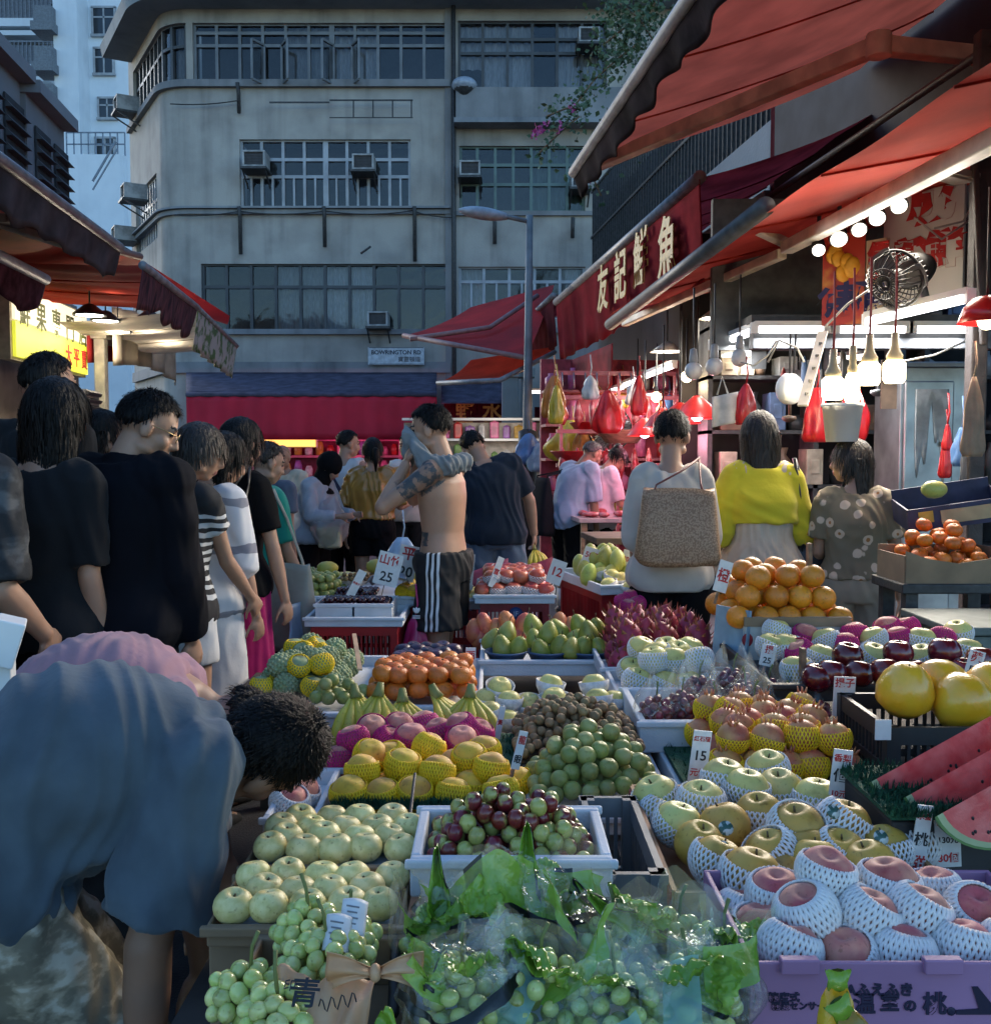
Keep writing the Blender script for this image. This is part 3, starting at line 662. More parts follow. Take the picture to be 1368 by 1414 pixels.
for k in range(6):m.box((0,-.16,.02+k*.07),(.44,.05,.035),(.5,0,0))
m.build('slat',acg,t)
# = RIGHT STALLS
steel=mat('stainless steel',(.32,.33,.34),.38,metal=.85,scale=4,var=.25,bump=.05)
wood=mat('raw timber',(.20,.12,.065),.7,scale=6,var=.35,stretch=(1,6,6),bump=.2)
white_p=mat('white plastic',(.78,.78,.75),.4,scale=5,var=.06)
redp=mat('red plastic sheet',(.45,.012,.015),.3,scale=6,var=.3,bump=.3,bscale=14)
bluep=mat('blue plastic sheet',(.10,.20,.40),.3,scale=6,var=.3,bump=.4,bscale=12)
yellowp=mat('yellow plastic sheet',(.50,.34,.03),.3,scale=6,var=.3,bump=.4,bscale=12)
pinkp=mat('pink plastic',(.55,.10,.20),.4,scale=6,var=.25)
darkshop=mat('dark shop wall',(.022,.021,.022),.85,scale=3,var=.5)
def clutter(o):
 gm=[mat('clutter '+n,c,.5,var=.3,scale=8)for n,c in(('brown',(.12,.07,.04)),('grey',(.14,.14,.14)),('tin',(.25,.25,.24)),('blue',(.07,.12,.22)),('dark',(.03,.03,.03)),('cream',(.35,.30,.22)),('red',(.25,.02,.02)))]
 random.seed(64);sh=MB()
 t=thing('storage_shelves',V((3.1,8.6,0)),'dark crowded storage shelves at the back of the lamp-lit shop','shelves')
 for z_ in(.7,1.2,1.65,2.1,2.5):sh.box((0,0,z_),(2.7,.4,.03))
 for x_ in(-1.33,-.45,.45,1.33):sh.box((x_,.0,1.3),(.04,.4,2.6))
 sh.build('frame',iron,t)
 for z_ in(1.2,1.65,2.1,2.5):
  x_=-1.25
  while x_<1.2:
   w_,h_=rnd(.08,.24),rnd(.12,.36);m=MB();q=random.random();p=V((3.1+x_+w_/2,8.52,z_+.016))
   if q<.5:m.box((0,0,h_/2),(w_*.9,.25,h_)).box((0,-.13,h_*.5),(w_*.5,.01,h_*.4));nm='storage_box'
   elif q<.8:m.lathe([(.001,0),(w_*.42,0),(w_*.45,h_*.7),(w_*.25,h_*.85),(w_*.25,h_),(.001,h_)],14);nm='canister'
   else:m.rings([[V((w_*.45*k*cos(a)*(1+.1*sin(a*5)),.1*k*sin(a),z2*h_))for a in[2*pi*j/20 for j in range(20)]]for z2,k in((0,.9),(.3,1.05),(.6,.95),(.8,.4),(1,.6))]);nm='sack'
   tag(m.build(nm,random.choice(gm),loc=p,bevel=.006 if nm=='storage_box' else 0),'assorted %s on the storage shelves behind the shoppers'%nm.replace('_',' '),nm.replace('_',' '),nm.replace('_',' ')+' on the storage shelves');x_+=w_+rnd(.0,.08)
 for k in range(16):
  px,py=rnd(1035,1235),rnd(478,520);p=P(px,py,rnd(6.6,7.6));L_=rnd(.12,.34);m=MB();q=k%3
  if q==0:m.tube([(0,0,0),(.004,0,-L_)],.012,6).lathe([(.001,-L_),(.05,-L_-.01),(.055,-L_-.03),(.03,-L_-.05),(.001,-L_-.055)],14);nm='ladle'
  elif q==1:m.tube([(0,0,.05),(0,0,0),(.02,.01,-L_*.6),(-.01,0,-L_)],[.004,.02,.04,.012],10);nm='cloth_bag'
  else:m.box((0,0,-L_/2),(.10,.02,L_)).tube([(0,0,0),(0,0,.12)],.004,5);nm='cutting_board'
  tag(m.build(nm,random.choice(gm),loc=p),'dim %s hanging in the dark shop behind the lit bulbs'%nm.replace('_',' '),nm.replace('_',' '),'hanging %ss in the dark shop'%nm.replace('_',' '))
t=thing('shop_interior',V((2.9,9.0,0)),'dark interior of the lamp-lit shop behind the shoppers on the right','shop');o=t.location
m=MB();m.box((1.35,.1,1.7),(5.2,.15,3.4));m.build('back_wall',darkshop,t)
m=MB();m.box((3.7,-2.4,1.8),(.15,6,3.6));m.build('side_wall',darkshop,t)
bx0,bx1=P(1040,460,6.4).x,P(1345,460,6.4).x;bz=P(1200,465,6.4).z
m=MB();m.box(((bx0+bx1+.9)/2-o.x,6.45-o.y,bz),(bx1-bx0+.9,.10,.14));m.box(((bx0+bx1+.9)/2-o.x,6.75-o.y,bz+.12),(bx1-bx0+.9,.6,.05));m.build('canopy_beam',mat('grey painted beam',(.05,.052,.055),.6,var=.3),t)
clutter(o)
m=MB();m.box((P(1110,380,6.9).x-o.x,6.9-o.y,P(1110,380,6.9).z),(1.25,.06,1.0));m.build('upper_panel',mat('grey upper panel',(.10,.105,.10),.7,var=.25),t)
pm_=mat('dark brown post',(.035,.028,.026),.6,scale=8,var=.5,bump=.3)
def tube_lamp(a,b,label,r=.022,w_=10,cool=True,group='fluorescent tubes of the right stalls'):
 a,b=V(a),V(b);c=(a+b)/2;t=thing('tube_lamp',c,label,'tube lamp',group)
 up=V((0,0,r*1.6));d=(b-a).normalized()
 MB().tube([a-c,b-c],r,10).build('tube',lampc,t)
 MB().bar(a-c+up-d*.03,b-c+up+d*.03,r*2.6,r*1.4).box(a-c-d*.03+up*.3,(r*2,r*2,r*3)).box(b-c+d*.03+up*.3,(r*2,r*2,r*3)).build('fixture',white_p,t)
 l=bpy.data.lights.new('lamp_light','AREA');l.shape='RECTANGLE';l.size=(b-a).length;l.size_y=.05;l.energy=w_*LAMP;l.color=(.93,.96,1)
 lo=bpy.data.objects.new('lamp_light',l);COL.objects.link(lo);lo.location=c-V((0,0,r*2))
 x=d;z=V((0,0,1));y=z.cross(x).normalized();z=x.cross(y);lo.rotation_euler=Matrix((x,y,z)).transposed().to_euler()
for(x0,y0,d0,x1,y1,d1,lb)in((1048,455,6.35,1134,455,6.35,'left of the three level tubes on the steel beam'),(1160,455,6.35,1247,455,6.35,'middle of the three level tubes on the steel beam'),(1266,455,6.35,1332,455,6.35,'right of the three level tubes on the steel beam'),(1203,443,5.4,1331,413,4.9,'slanting bright tube just beneath the wall fan'),(985,478,7.2,1044,456,6.5,'tube that slants down from the left end of the steel beam'),(838,542,12.5,862,534,11.6,'farthest tube of the line running down the row'),(862,532,11.5,888,522,10.6,'second farthest tube of the line running down the row'),(893,519,10.3,930,505,9.3,'tube of the row line over the short haired shopper'),(1002,492,8.6,1046,486,8.3,'tube behind the hanging white bulbs'),(732,541,15,757,541,15,'lone small tube beside the grey columns'),(866,552,12.5,900,546,12.2,'broad tube over the pink lit butcher racks'),(1156,497,7.3,1188,493,7.3,'short tube glowing behind the hanging bulbs')):
 tube_lamp(P(x0,y0,d0),P(x1,y1,d1),lb,w_=14 if d0<7 else 18)
def bulb(p,r,ln,label,cord_to,lit=True,col=(1,.88,.66)):
 t=thing('hanging_bulb',p,label,'light bulb','bulbs hanging in the right stall')
 MB().lathe([(.001,-ln),(r*.8,-ln),(r,-ln*.85),(r,-ln*.15),(r*.7,.0)],20).build('bulb',emit('lit bulb',(1,.86,.60),2.2)if lit else mat('unlit bulb',(.55,.53,.50),.25),t)
 MB().lathe([(r*.7,0),(r*.75,.02),(r*.45,.05),(.018,.07),(.016,.13),(.001,.13)],16).build('socket',mat('bulb socket',(.45,.36,.20),.5)if lit else mat('grey socket',(.3,.3,.3),.5),t)
 MB().tube([(0,0,.12),(.004,.002,cord_to/2),(0,0,cord_to)],.006,5).build('cord',mat('red cord',(.25,.03,.03),.6)if lit else shade_d,t)
 if lit:point(V(p)-V((0,0,ln+.03)),5,col,.05)
for px,py,d,lb in((1150,520,4.9,'wide lit bulb, leftmost of the four over the white bucket'),(1177,515,4.9,'slim long lit bulb, second of the four over the white bucket'),(1200,500,4.9,'third lit bulb over the white bucket, hanging a little higher'),(1235,497,4.9,'rightmost lit bulb with a flat white base, near the steel cabinet')):
 bulb(P(px,py,d),.033 if px==1177 else .052,.11 if px!=1177 else .15,lb,.5)
for px,py,d,lb in((957,512,6.2,'small unlit round bulb, left of three above the meat lamps'),(986,506,6.2,'middle unlit round bulb above the meat lamps'),(1021,494,6.2,'right unlit round bulb above the meat lamps, by the white strip')):
 t=thing('hanging_bulb',P(px,py,d),lb,'light bulb','unlit round bulbs');MB().ball((0,0,0),.055).build('bulb',mat('unlit bulb',(.55,.53,.50),.25),t)
 MB().lathe([(.02,.04),(.028,.06),(.02,.13),(.001,.14)],12).build('socket',mat('grey socket',(.3,.3,.3),.5),t);MB().tube([(0,0,.13),(0,0,.5)],.006,5).build('cord',shade_d,t)
for px,py,d,lb,rr in((1130,345,5.6,'small round white floodlight, lowest left of the cluster by the poster',.036),(1158,330,5.5,'long white floodlight tilted over the red poster',.046),(1186,317,5.4,'dim floodlight in the middle of the cluster by the poster',.04),(1211,301,5.3,'bright floodlight right of the middle of the cluster',.042),(1241,284,5.2,'highest floodlight of the cluster, before the white sign',.042)):
 t=thing('flood_light',P(px,py,d),lb,'floodlight','floodlights by the posters')
 MB().lathe([(rr*.5,.12),(rr*.9,.09),(rr*1.1,0),(rr,0),(.001,.06)],18,M=Euler((-.8,.25,0)).to_matrix()).tube([(0,0,.1),(0,0,.26)],.012).build('housing',shade_d,t)
 MB().lathe([(.001,-.012),(rr*.9,-.01),(rr*.9,.004),(.001,.01)],18,M=Euler((-.8,.25,0)).to_matrix()).build('lens',emit('flood face',(1,.92,.78),2.4 if px!=1186 else 2),t)
 if px!=1186:
  l=bpy.data.lights.new('flood_beam','SPOT');l.energy=95;l.color=(1,.90,.76);l.spot_size=R(110);l.spot_blend=.8;l.shadow_soft_size=.8
  lo=bpy.data.objects.new('flood_beam',l);COL.objects.link(lo);lo.location=P(px,py,d)-V((0,.09,.06));lo.rotation_euler=(V((.35,2.6,.7))-lo.location).to_track_quat('-Z','Y').to_euler()
def sheet_sign(name,label,px0,py0,px1,py1,d0,d1,m_,th=.03):
 A,B=P(px0,py1,d0),P(px1,py1,d1);zt=P((px0+px1)/2,py0,(d0+d1)/2).z;zb=(A.z+B.z)/2;A.z=B.z=zb
 t=thing(name,(A+B)/2,label,'sign');x=(B-A).normalized();y=V((0,0,1));n=x.cross(y)
 MB().prism([A-t.location,B-t.location,V((B.x,B.y,zt))-t.location,V((A.x,A.y,zt))-t.location],n*-th).build('panel',m_,t)
 return t,x,(B-A).length,zt-zb,n
signw=mat('white sign sheet',(.60,.58,.54),.35,scale=1.5,var=.08);inkr=mat('red brush ink',(.45,.02,.02),.6)
t,x,L_,h_,n=sheet_sign('white_sign','white sign sheet with big red brush characters behind the fan',1218,205,1328,412,5.9,5.6,signw)
m=MB()
for ch,u,v,s_ in(('成',.10,.64,.24),('新',-.16,.30,.15),('鮮',.26,.30,.19)):m.text(ch,s_,frame(x,(0,0,1),x*(u*L_)+V((0,0,v*h_))+n*.004),bold=.02)
m.build('lettering',inkr,t)
t,x,L_,h_,n=sheet_sign('red_poster','red and yellow poster with dark blue characters lit by floodlights',1134,320,1192,448,5.85,5.75,mat('red poster print',(.40,.03,.015),.45,col2=(.60,.28,.04),scale=3.5,lo=.5,hi=.6))
m=MB()
for ch,u,v in(('德',-.22,.22),('邦',.22,.28)):m.text(ch,.17,frame(x,(.1,0,1),x*(u*L_)+V((0,0,v*h_))+n*.004),bold=.008)
for k in range(7):
 a=k*.9
 m.ball(x*(.08*L_*sin(a)*3)+V((0,0,h_*(.55+.04*k)))+n*.01,(.045,.012,.05),10,6,1)
m.build('lettering',[mat('navy brush ink',(.02,.02,.09),.6),mat('orange fruit print',(.7,.32,.02),.5)],t)
t,x,L_,h_,n=sheet_sign('paper_poster','pale orange poster strip with dark characters right of the red poster',1194,330,1222,440,5.75,5.65,mat('pale orange print',(.55,.42,.28),.5,col2=(.6,.2,.05),scale=4,lo=.5,hi=.7))
m=MB()
for ch,u,v in(('保',-.2,.22),('雞',.25,.27),('特',.1,.62),('價',.12,.80)):m.text(ch,.13,frame(x,(0,0,1),x*(u*L_)+V((0,0,v*h_))+n*.004),mi=0 if v<.5 else 1,bold=.006)
m.build('lettering',[mat('navy brush ink',(.02,.02,.09),.6),inkr],t)
def fan(p,r,label,rz,tilt=.1):
 t=thing('wall_fan',p,label,'fan',rz=rz);M=Euler((pi/2+tilt,0,0)).to_matrix();wire=mat('fan wire',(.014,.013,.012),.4)
 m=MB()
 for k in range(28):
  a=2*pi*k/28;pts=[(.12*r,.10),(.55*r,.11),(.92*r,.06),(r,0),(.85*r,-.08),(.4*r,-.11)]
  m.tube([M@V((q*cos(a+.25*(1-q/r)),q*sin(a+.25*(1-q/r)),z))for q,z in pts],.0035,4)
 for q,z in((r,0),(.55*r,.11),(.3*r,.11),(.12*r,.1),(.4*r,-.11)):m.tube([M@V((q*cos(2*pi*k/32),q*sin(2*pi*k/32),z))for k in range(33)],.005 if q<r else .009,5)
 m.build('cage',wire,t)
 m=MB()
 for k in range(3):
  a0=2*pi*k/3
  m.grid(lambda u,v:M@V(((.05+.8*r*u*(1))*cos(a0+(v-.5)*1.1*(1-.3*u)),(.05+.8*r*u)*sin(a0+(v-.5)*1.1*(1-.3*u)),.03*(v-.5))),8,6,thick=.004)
 m.lathe([(.001,.05),(.04,.045),(.045,-.03)],14,M=M);m.build('blade',mat('fan blade',(.10,.10,.10),.4),t)
 m=MB();m.lathe([(.03,-.06),(.075,-.10),(.085,-.2),(.06,-.27),(.001,-.28)],18,M=M);m.tube([M@V((0,0,-.2)),M@V((0,-.16,-.22)),M@V((.04,-.22,-.36))],.022,8);m.build('motor',shade_d,t)
 return t
fan(P(1237,385,5.1),.14,'black caged wall fan facing left before the white sign',R(-55),.35)
fan(P(842,592,11.0),.24,'round floor fan behind the two men looking at the meat',R(10),0)
p=P(1352,330,5.0);tag(MB().box((p.x,p.y,1.75),(.08,.08,3.5)).box((p.x,p.y,.05),(.2,.2,.1)).bar((p.x,p.y-.07,2.0),(p.x-.08,p.y-.07,3.1),.03).build('post',pm_,base=True,bevel=.008),'dark wooden post at the right edge, wound with cables','post')
t=thing('junction_box',P(1312,240,5.0),'grey square lamp fixture hanging below the arm near the right edge','lamp fixture');MB().box((0,0,0),(.22,.16,.035),(.1,.15,.3)).box((0,0,-.02),(.17,.12,.02),(.1,.15,.3)).build('casing',mat('dusty fixture',(.3,.27,.22),.6),t,bevel=.005);MB().tube([(0,0,0),(0,0,.25)],.01).build('bracket',iron,t)
t=thing('lamp_shade',P(1362,446,4.6),'bright red dome lampshade cut by the right edge','lamp');MB().lathe([(.03,.12),(.06,.11),(.1,.07),(.125,0),(.12,0),(.095,.065),(.03,.1)],24).build('shade',mat('red enamel',(.55,.012,.012),.25),t);MB().ball((0,0,.01),.04).build('bulb',emit('lit bulb',(1,.86,.60),2.2),t);MB().tube([(0,0,.12),(0,0,.6)],.006).build('cord',shade_d,t);point(P(1362,446,4.6)-V((0,0,.06)),6)
for px,py,d,lb in((994,440,7.6,'white dish lamp hanging above the shoppers, nearest of the row'),(1024,440,8.2,'second white dish lamp just behind the nearest'),(921,486,9.5,'lone warm dish lamp under the maroon awning')):
 t=thing('dish_lamp',P(px,py,d),lb,'lamp','dish lamps of the right row');MB().lathe([(.02,.10),(.05,.08),(.16,0),(.155,0),(.05,.07)],20).build('shade',mat('white enamel',(.5,.46,.38),.3),t);MB().lathe([(.001,.0),(.13,.005),(.001,.03)],20).build('bulb',lampw,t);MB().tube([(0,0,.1),(0,0,.55)],.008).build('cord',shade_d,t);point(P(px,py,d)-V((0,0,.05)),10)
c0,c1=P(1236,690,7.4),P(1326,690,7.4);zt=P(1280,508,7.4).z;w_=c1.x-c0.x
t=thing('steel_cabinet',V(((c0.x+c1.x)/2,7.6,.12)),'tall worn steel cabinet with two doors at the back of the lamp-lit stall','cabinet');h_=zt-.12
MB().box((0,0,h_/2),(w_,.5,h_)).box((0,0,h_+.02),(w_+.04,.54,.04)).build('body',steel,t,bevel=.006)
MB().box((-w_*.08,-.265,h_*.72),(w_*.74,.03,h_*.46)).build('door',steel,t,bevel=.01);MB().box((-w_*.08,-.265,h_*.25),(w_*.74,.03,h_*.42)).build('door',steel,t,bevel=.01)
MB().box((w_*.2,-.30,h_*.72),(.12,.02,.03)).box((w_*.25,-.31,h_*.70),(.03,.03,.12)).build('latch',iron,t)
MB().grid(lambda u,v:V((-w_*.30+w_*.5*u,-.284,h_*(.92-v*(.20+.1*sin(u*9)+.06*sin(u*23))))),24,4,thick=.003).build('peeling_paper',mat('old paper',(.36,.36,.35),.8),t)
t=thing('bucket',P(1162,610,4.95),'white plastic bucket hanging on its handle beneath the lit bulbs','bucket')
MB().lathe([(.001,0),(.075,0),(.095,.17),(.102,.17),(.102,.185),(.093,.185),(.07,.01),(.001,.01)],24).build('pail',white_p,t);MB().tube([(.098*cos(a),.0,.18+.1*sin(a))for a in[pi*k/12 for k in range(13)]],.005,6).build('handle',white_p,t)
def hang_bag(p,w_,h_,m_,name,label,cat='plastic bag',group=None,d=.08,seed=1,waist=.6,lumps=.25):
 random.seed(seed);ph=[rnd(0,6)for _ in range(6)]
 rings=[]
 for i in range(15):
  v=i/14;r=(waist*.3+(1-waist*.3)*sin(min(1,v*1.15)*pi/2)**.8)if v<.92 else .96-(v-.92)*3
  ring=[]
  for j in range(28):
   a=2*pi*j/28;k=1+lumps*.5*sin(a*5+ph[0]+v*3)+lumps*.3*sin(a*9+ph[1]-v*5)+lumps*.3*sin(v*11+a*2+ph[2])
   ring.append(V((w_/2*r*k*cos(a),d/2*r*k*sin(a),-h_*v)))
  rings.append(ring)
 m=MB().rings(rings);m.tube([(0,0,.0),(.01,0,.06),(0,0,.16)],.005,5)
 return tag(m.build(name,m_,loc=p),label,cat,group)
for i,(px,py,d,w_,h_,mm,lb)in enumerate(((1128,535,5.6,.15,.30,redp,'red plastic bags hanging left behind the white bucket'),(1178,525,5.6,.17,.34,redp,'wide red plastic bag hanging directly behind the white bucket'),(1030,530,6.0,.13,.24,redp,'red and yellow bag hanging beside the pale drying cloth'),(1328,590,5.2,.10,.20,bluep,'pale blue bag bundle by the right post'),(730,598,12.9,.36,.40,bluep,'blue bag bundle tied to the street lamp post'),(744,612,12.8,.28,.36,mat('pale blue bag',(.25,.34,.44),.3,bump=.4,bscale=12),'pale blue bag hanging right of the blue bundle on the lamp post'),(790,580,11.5,.55,.46,yellowp,'yellow net sack of goods hanging over the far stall'),(806,588,11.3,.25,.38,mat('orange plastic sheet',(.5,.16,.03),.3,bump=.4,bscale=12),'orange net sack beside the yellow one over the far stall'),(1308,585,5.3,.05,.14,redp,'tiny red bag on a hook before the steel cabinet'),(1306,605,5.6,.07,.22,redp,'narrow red bag below the tiny one by the cabinet'),(1345,520,4.6,.10,.36,mat('brown paper cloth',(.30,.20,.13),.8,bump=.4,bscale=14),'crumpled brown paper hanging at the right post'),(1340,605,5.0,.10,.24,mat('grey cloth',(.07,.075,.085),.8),'dark grey cloth hanging beneath the blue bag bundle'))):
 hang_bag(P(px,py,d),w_,h_,mm,'hanging_bag',lb,'bag',None,w_*.6,i+3)
t=tag(MB().grid(lambda u,v:P(983,548,6.0)+V((.15*u,.02*sin(u*7),-.18*v+.03*u)),12,10,thick=.006).tube([P(990,545,6.0),P(997,520,6.0),P(1005,545,6.0)],.006).build('hanging_cloth',mat('pale cloth',(.50,.49,.46),.8,bump=.2,bscale=20),base=True),'pale square cloth hung up beside the red and yellow bag','cloth')
t=thing('hanging_scale',P(1090,537,5.6),'white round hanging scale behind the yellow topped shopper','scale')
MB().lathe([(.001,-.035),(.075,-.035),(.085,-.02),(.085,.02),(.075,.035),(.001,.035)],24,M=Euler((pi/2,0,.6)).to_matrix()).build('case',white_p,t);MB().tube([(0,0,.08),(0,0,.3)],.006).tube([(.02,0,.08),(.03,0,.3)],.006).build('hook',iron,t)
A,B=P(1136,458,5.3),P(1108,560,5.0);t=thing('steel_strip',B,'long cream strip with punched holes hanging at a slant','metal strip');m=MB();m.bar((0,0,0),A-B,.05,.012)
m.build('strip',mat('cream strip',(.55,.50,.42),.5),t);m=MB()
for k in range(5):m.box((A-B)*(.15+.17*k)+V((0,-.012,0)),(.014,.01,.014),(0,0,.2))
m.build('hole',shade_d,t)
m=MB()
for pts in(((1022,500),(1040,505),(1060,490),(1072,470)),((1200,400),(1170,420),(1140,450)),((1345,300),(1300,330),(1262,300)),((1240,500),(1290,490),(1335,470)),((1355,262),(1330,305),(1290,315)),((1060,500),(1075,470),(1100,480),(1110,500))):
 m=MB();m.tube([P(x_,y_,5.3)for x_,y_ in pts],.006,5);tag(m.build('cable',mat('pale cable',(.35,.33,.30),.6),base=True),'thin pale cable sagging between lamps and posts of the right stall','cable','sagging cables of the right stall')
LD=13.0;b_=P(728,700,LD);t=thing('street_lamp',V((b_.x,LD,0)),'grey street lamp with curved head before the tenement','street lamp');o=t.location
zt=P(730,297,LD).z;tilt_x=P(731,297,LD).x-b_.x
stl=mat('galvanised pole',(.17,.19,.20),.5,scale=6,var=.2)
MB().tube([(0,0,0),(0,0,2.0),(tilt_x*.4,0,3.0),(tilt_x,0,zt)],[.075,.06,.05,.045],14).build('pole',stl,t)
MB().tube([(0,0,0),(0,0,1.75),(0,0,1.78)],[.13,.12,.06],14).build('base_sleeve',iron,t)
hd=[P(727,305,LD)-o,P(705,300,LD-.1)-o,P(690,297,LD-.1)-o]
MB().tube(hd,.03,8).build('arm',stl,t)
rings=[]
A=P(700,299,LD-.1)-o;B=P(633,290,LD-.3)-o;ax=(B-A);n_=9
for i in range(n_):
 v=i/(n_-1);r=.085*(sin(pi*min(1,.12+v*.86))**.6)*(1+.3*v);c=A+ax*v
 rings.append([c+V((0,r*1.3*cos(2*pi*j/16),r*.8*sin(2*pi*j/16)))for j in range(16)])
MB().rings(rings).build('head',mat('pale lamp head',(.34,.38,.42),.4),t)
leafm=mat('creeper leaf',(.035,.07,.03),.6,col2=(.09,.14,.06),scale=5,rv=.0);petal=mat('pink petal',(.45,.06,.22),.6)
random.seed(5)
t=thing('creeper',P(870,60,16),'green creeper with a few pink flowers trailing from the railing above the right row','plant');o=t.location
lf=MB();st_=MB();fl=MB()
def leafy(a,b,n,spread,m=lf,size=.07,mi=0):
 for _ in range(n):
  p=a.lerp(b,random.random())+V((random.gauss(0,spread),random.gauss(0,spread),random.gauss(0,spread)))
  q=Euler((rnd(0,6),rnd(0,6),rnd(0,6))).to_matrix();s_=size*rnd(.6,1.3)
  m.add([p+q@V(v)*s_-o for v in((0,0,0),(.45,.5,.1),(0,1.2,0),(-.45,.5,.1))],[(0,1,2,3)])
for(x0,y0,x1,y1,n,sp)in((850,0,905,60,500,.25),(835,60,890,20,320,.2),(880,60,820,110,260,.16),(820,110,790,150,120,.12),(800,150,755,160,80,.1),(800,160,745,210,90,.13),(840,180,930,200,160,.2),(900,10,930,-40,300,.3),(830,270,800,235,50,.1)):
 a,b=P(x0,y0,15.5),P(x1,y1,15.5);leafy(a,b,n,sp);st_.tube([a-o,a.lerp(b,.5)+V((.05,.05,.08))-o,b-o],.015,5)
for px,py in((741,178),(770,178),(748,172),(805,245),(790,148),(738,186)):leafy(P(px,py,15.4),P(px+4,py+3,15.4),12,.04,fl,.06)
lf.build('foliage',leafm,t)['kind']='stuff';st_.build('stem',wood,t);fl.build('flower',petal,t)
# ---- counters and goods of the far stalls
def table(name,label,c,size,m_,top=None,legs=True,rz=STROT,cat='table'):
 t=thing(name,c,label,cat,rz=rz);w_,d_,h_=size
 MB().box((0,0,h_-.02),(w_,d_,.04)).build('top',top or m_,t,bevel=.006)
 for sx in(-1,1):
  for sy in(-1,1):MB().box((sx*(w_/2-.05),sy*(d_/2-.05),(h_-.04)/2),(.05,.05,h_-.04)).build('leg',m_,t)
 return t
rack=mat('pale red rack',(.34,.09,.11),.5)
meat=mat('raw meat',(.36,.03,.04),.35,col2=(.55,.22,.22),scale=14,lo=.45,hi=.62)
t=table('butcher_counter','low wooden butcher counter lit pink behind the shoppers',P(905,700,9.2)*V((1,1,0)),(1.6,1.0,.92),wood,mat('wet counter',(.40,.30,.30),.25))
random.seed(21)
cc=t.location
for k in range(34):
 p=cc+Matrix.Rotation(STROT,3,'Z')@V((rnd(-.7,.7),rnd(-.42,.42),.945));m=MB().ball((0,0,0),(rnd(.05,.1),rnd(.04,.07),.025),10,6)
 tag(m.build('meat_cut',meat,loc=p,rot=(0,0,rnd(0,6))),'raw meat cut lying on the pink lit butcher counter','meat','meat cuts on the butcher counter')
t=thing('meat_rack',P(905,640,10.6)*V((1,1,0)),'tall pink lit steel rack with hooks behind the butcher counter','rack',rz=STROT);m=MB()
for x_ in(-1.0,-.4,.2,.8):
 m.box((x_,0,1.16),(.03,.03,2.32))
for z_ in(1.0,1.35,1.7,2.05,2.3):m.box((-.1,0,z_),(1.9,.05,.04))
m.build('frame',rack,t);m=MB()
for k in range(16):m.tube([(-1+k*.12,-.05,2.3),(-1+k*.12,-.07,2.17),(-1+k*.12,-.03,2.15)],.008,5)
m.build('hook',steel,t)
for k in range(26):
 p=t.location+Matrix.Rotation(STROT,3,'Z')@V((-1+(k%13)*.15,-.1,1.95 if k<13 else 1.45));m=MB()
 L_=rnd(.16,.32);m.tube([(0,0,.08),(0,.01,0),(.01,0,-L_*.5),(0,0,-L_)],[.008,.03,rnd(.035,.06),.015],9)
 tag(m.build('hanging_meat',meat,loc=p),'strip of raw meat hanging on the pink lit rack','meat','meat strips hanging on the rack')
t=thing('stall_backboard',P(880,640,12.4)*V((1,1,0)),'tall red shelving filling the back of the butcher stall','shelving',rz=STROT);m=MB();m.box((.3,0,1.3),(3.0,.08,2.6));m.build('back_panel',mat('red back panel',(.30,.03,.05),.6,var=.3),t);m=MB()
for z_ in(.6,1.0,1.4,1.8,2.2):m.box((.3,-.2,z_),(3.0,.4,.03))
m.build('shelf',rack,t)
goods=[mat('goods '+n,c,.4,var=.3,scale=8)for n,c in(('red',(.5,.03,.03)),('gold',(.5,.30,.05)),('pink',(.55,.12,.25)),('white',(.6,.58,.55)),('green',(.16,.30,.08)),('purple',(.30,.12,.38)))]
random.seed(31)
for z_ in(.63,1.03,1.43,1.83,2.23):
 for k in range(11):
  mm=random.choice(goods[:4]);p=t.location+Matrix.Rotation(STROT,3,'Z')@V((-1.1+k*.27+rnd(-.03,.03),-.22,z_+.003));m=MB();h_=rnd(.14,.28);r=rnd(.06,.1)
  m.lathe([(.001,0),(r,0),(r,h_*.7),(r*.6,h_*.85),(r*.6,h_),(.001,h_)],12)
  tag(m.build('jar',mm,loc=p),'coloured jar or pack on the red shelving of the butcher stall','jar','jars on the red shelving')
for px,py,d,lb in((890,602,9.6,'red domed meat lamp over the butcher counter, left'),(915,590,9.0,'orange red domed meat lamp above the butcher counter, highest'),(962,578,7.6,'pink domed meat lamp between the two women shoppers'),(938,585,8.2,'red domed meat lamp in the middle of the butcher stall')):
 t=thing('meat_lamp',P(px,py,d),lb,'lamp','domed meat lamps');MB().lathe([(.03,.17),(.05,.15),(.11,.10),(.17,.01),(.175,0),(.165,0),(.1,.09),(.03,.13)],24).build('shade',mat('red lamp dome',(.55,.03,.025),.3),t);MB().ball((0,0,.03),.05).build('bulb',emit('pink bulb',(1,.45,.65),9),t);MB().tube([(0,0,.16),(0,0,.9)],.007).build('cord',shade_d,t);point(P(px,py,d)-V((0,0,.1)),16,(1,.35,.5))
t=table('produce_stall','crowded produce stall with red bins and fruit behind the street lamp',P(690,660,15.5)*V((1,1,0)),(3.4,1.2,.8),wood,mat('stall cloth',(.30,.06,.06),.7))
c_=t.location
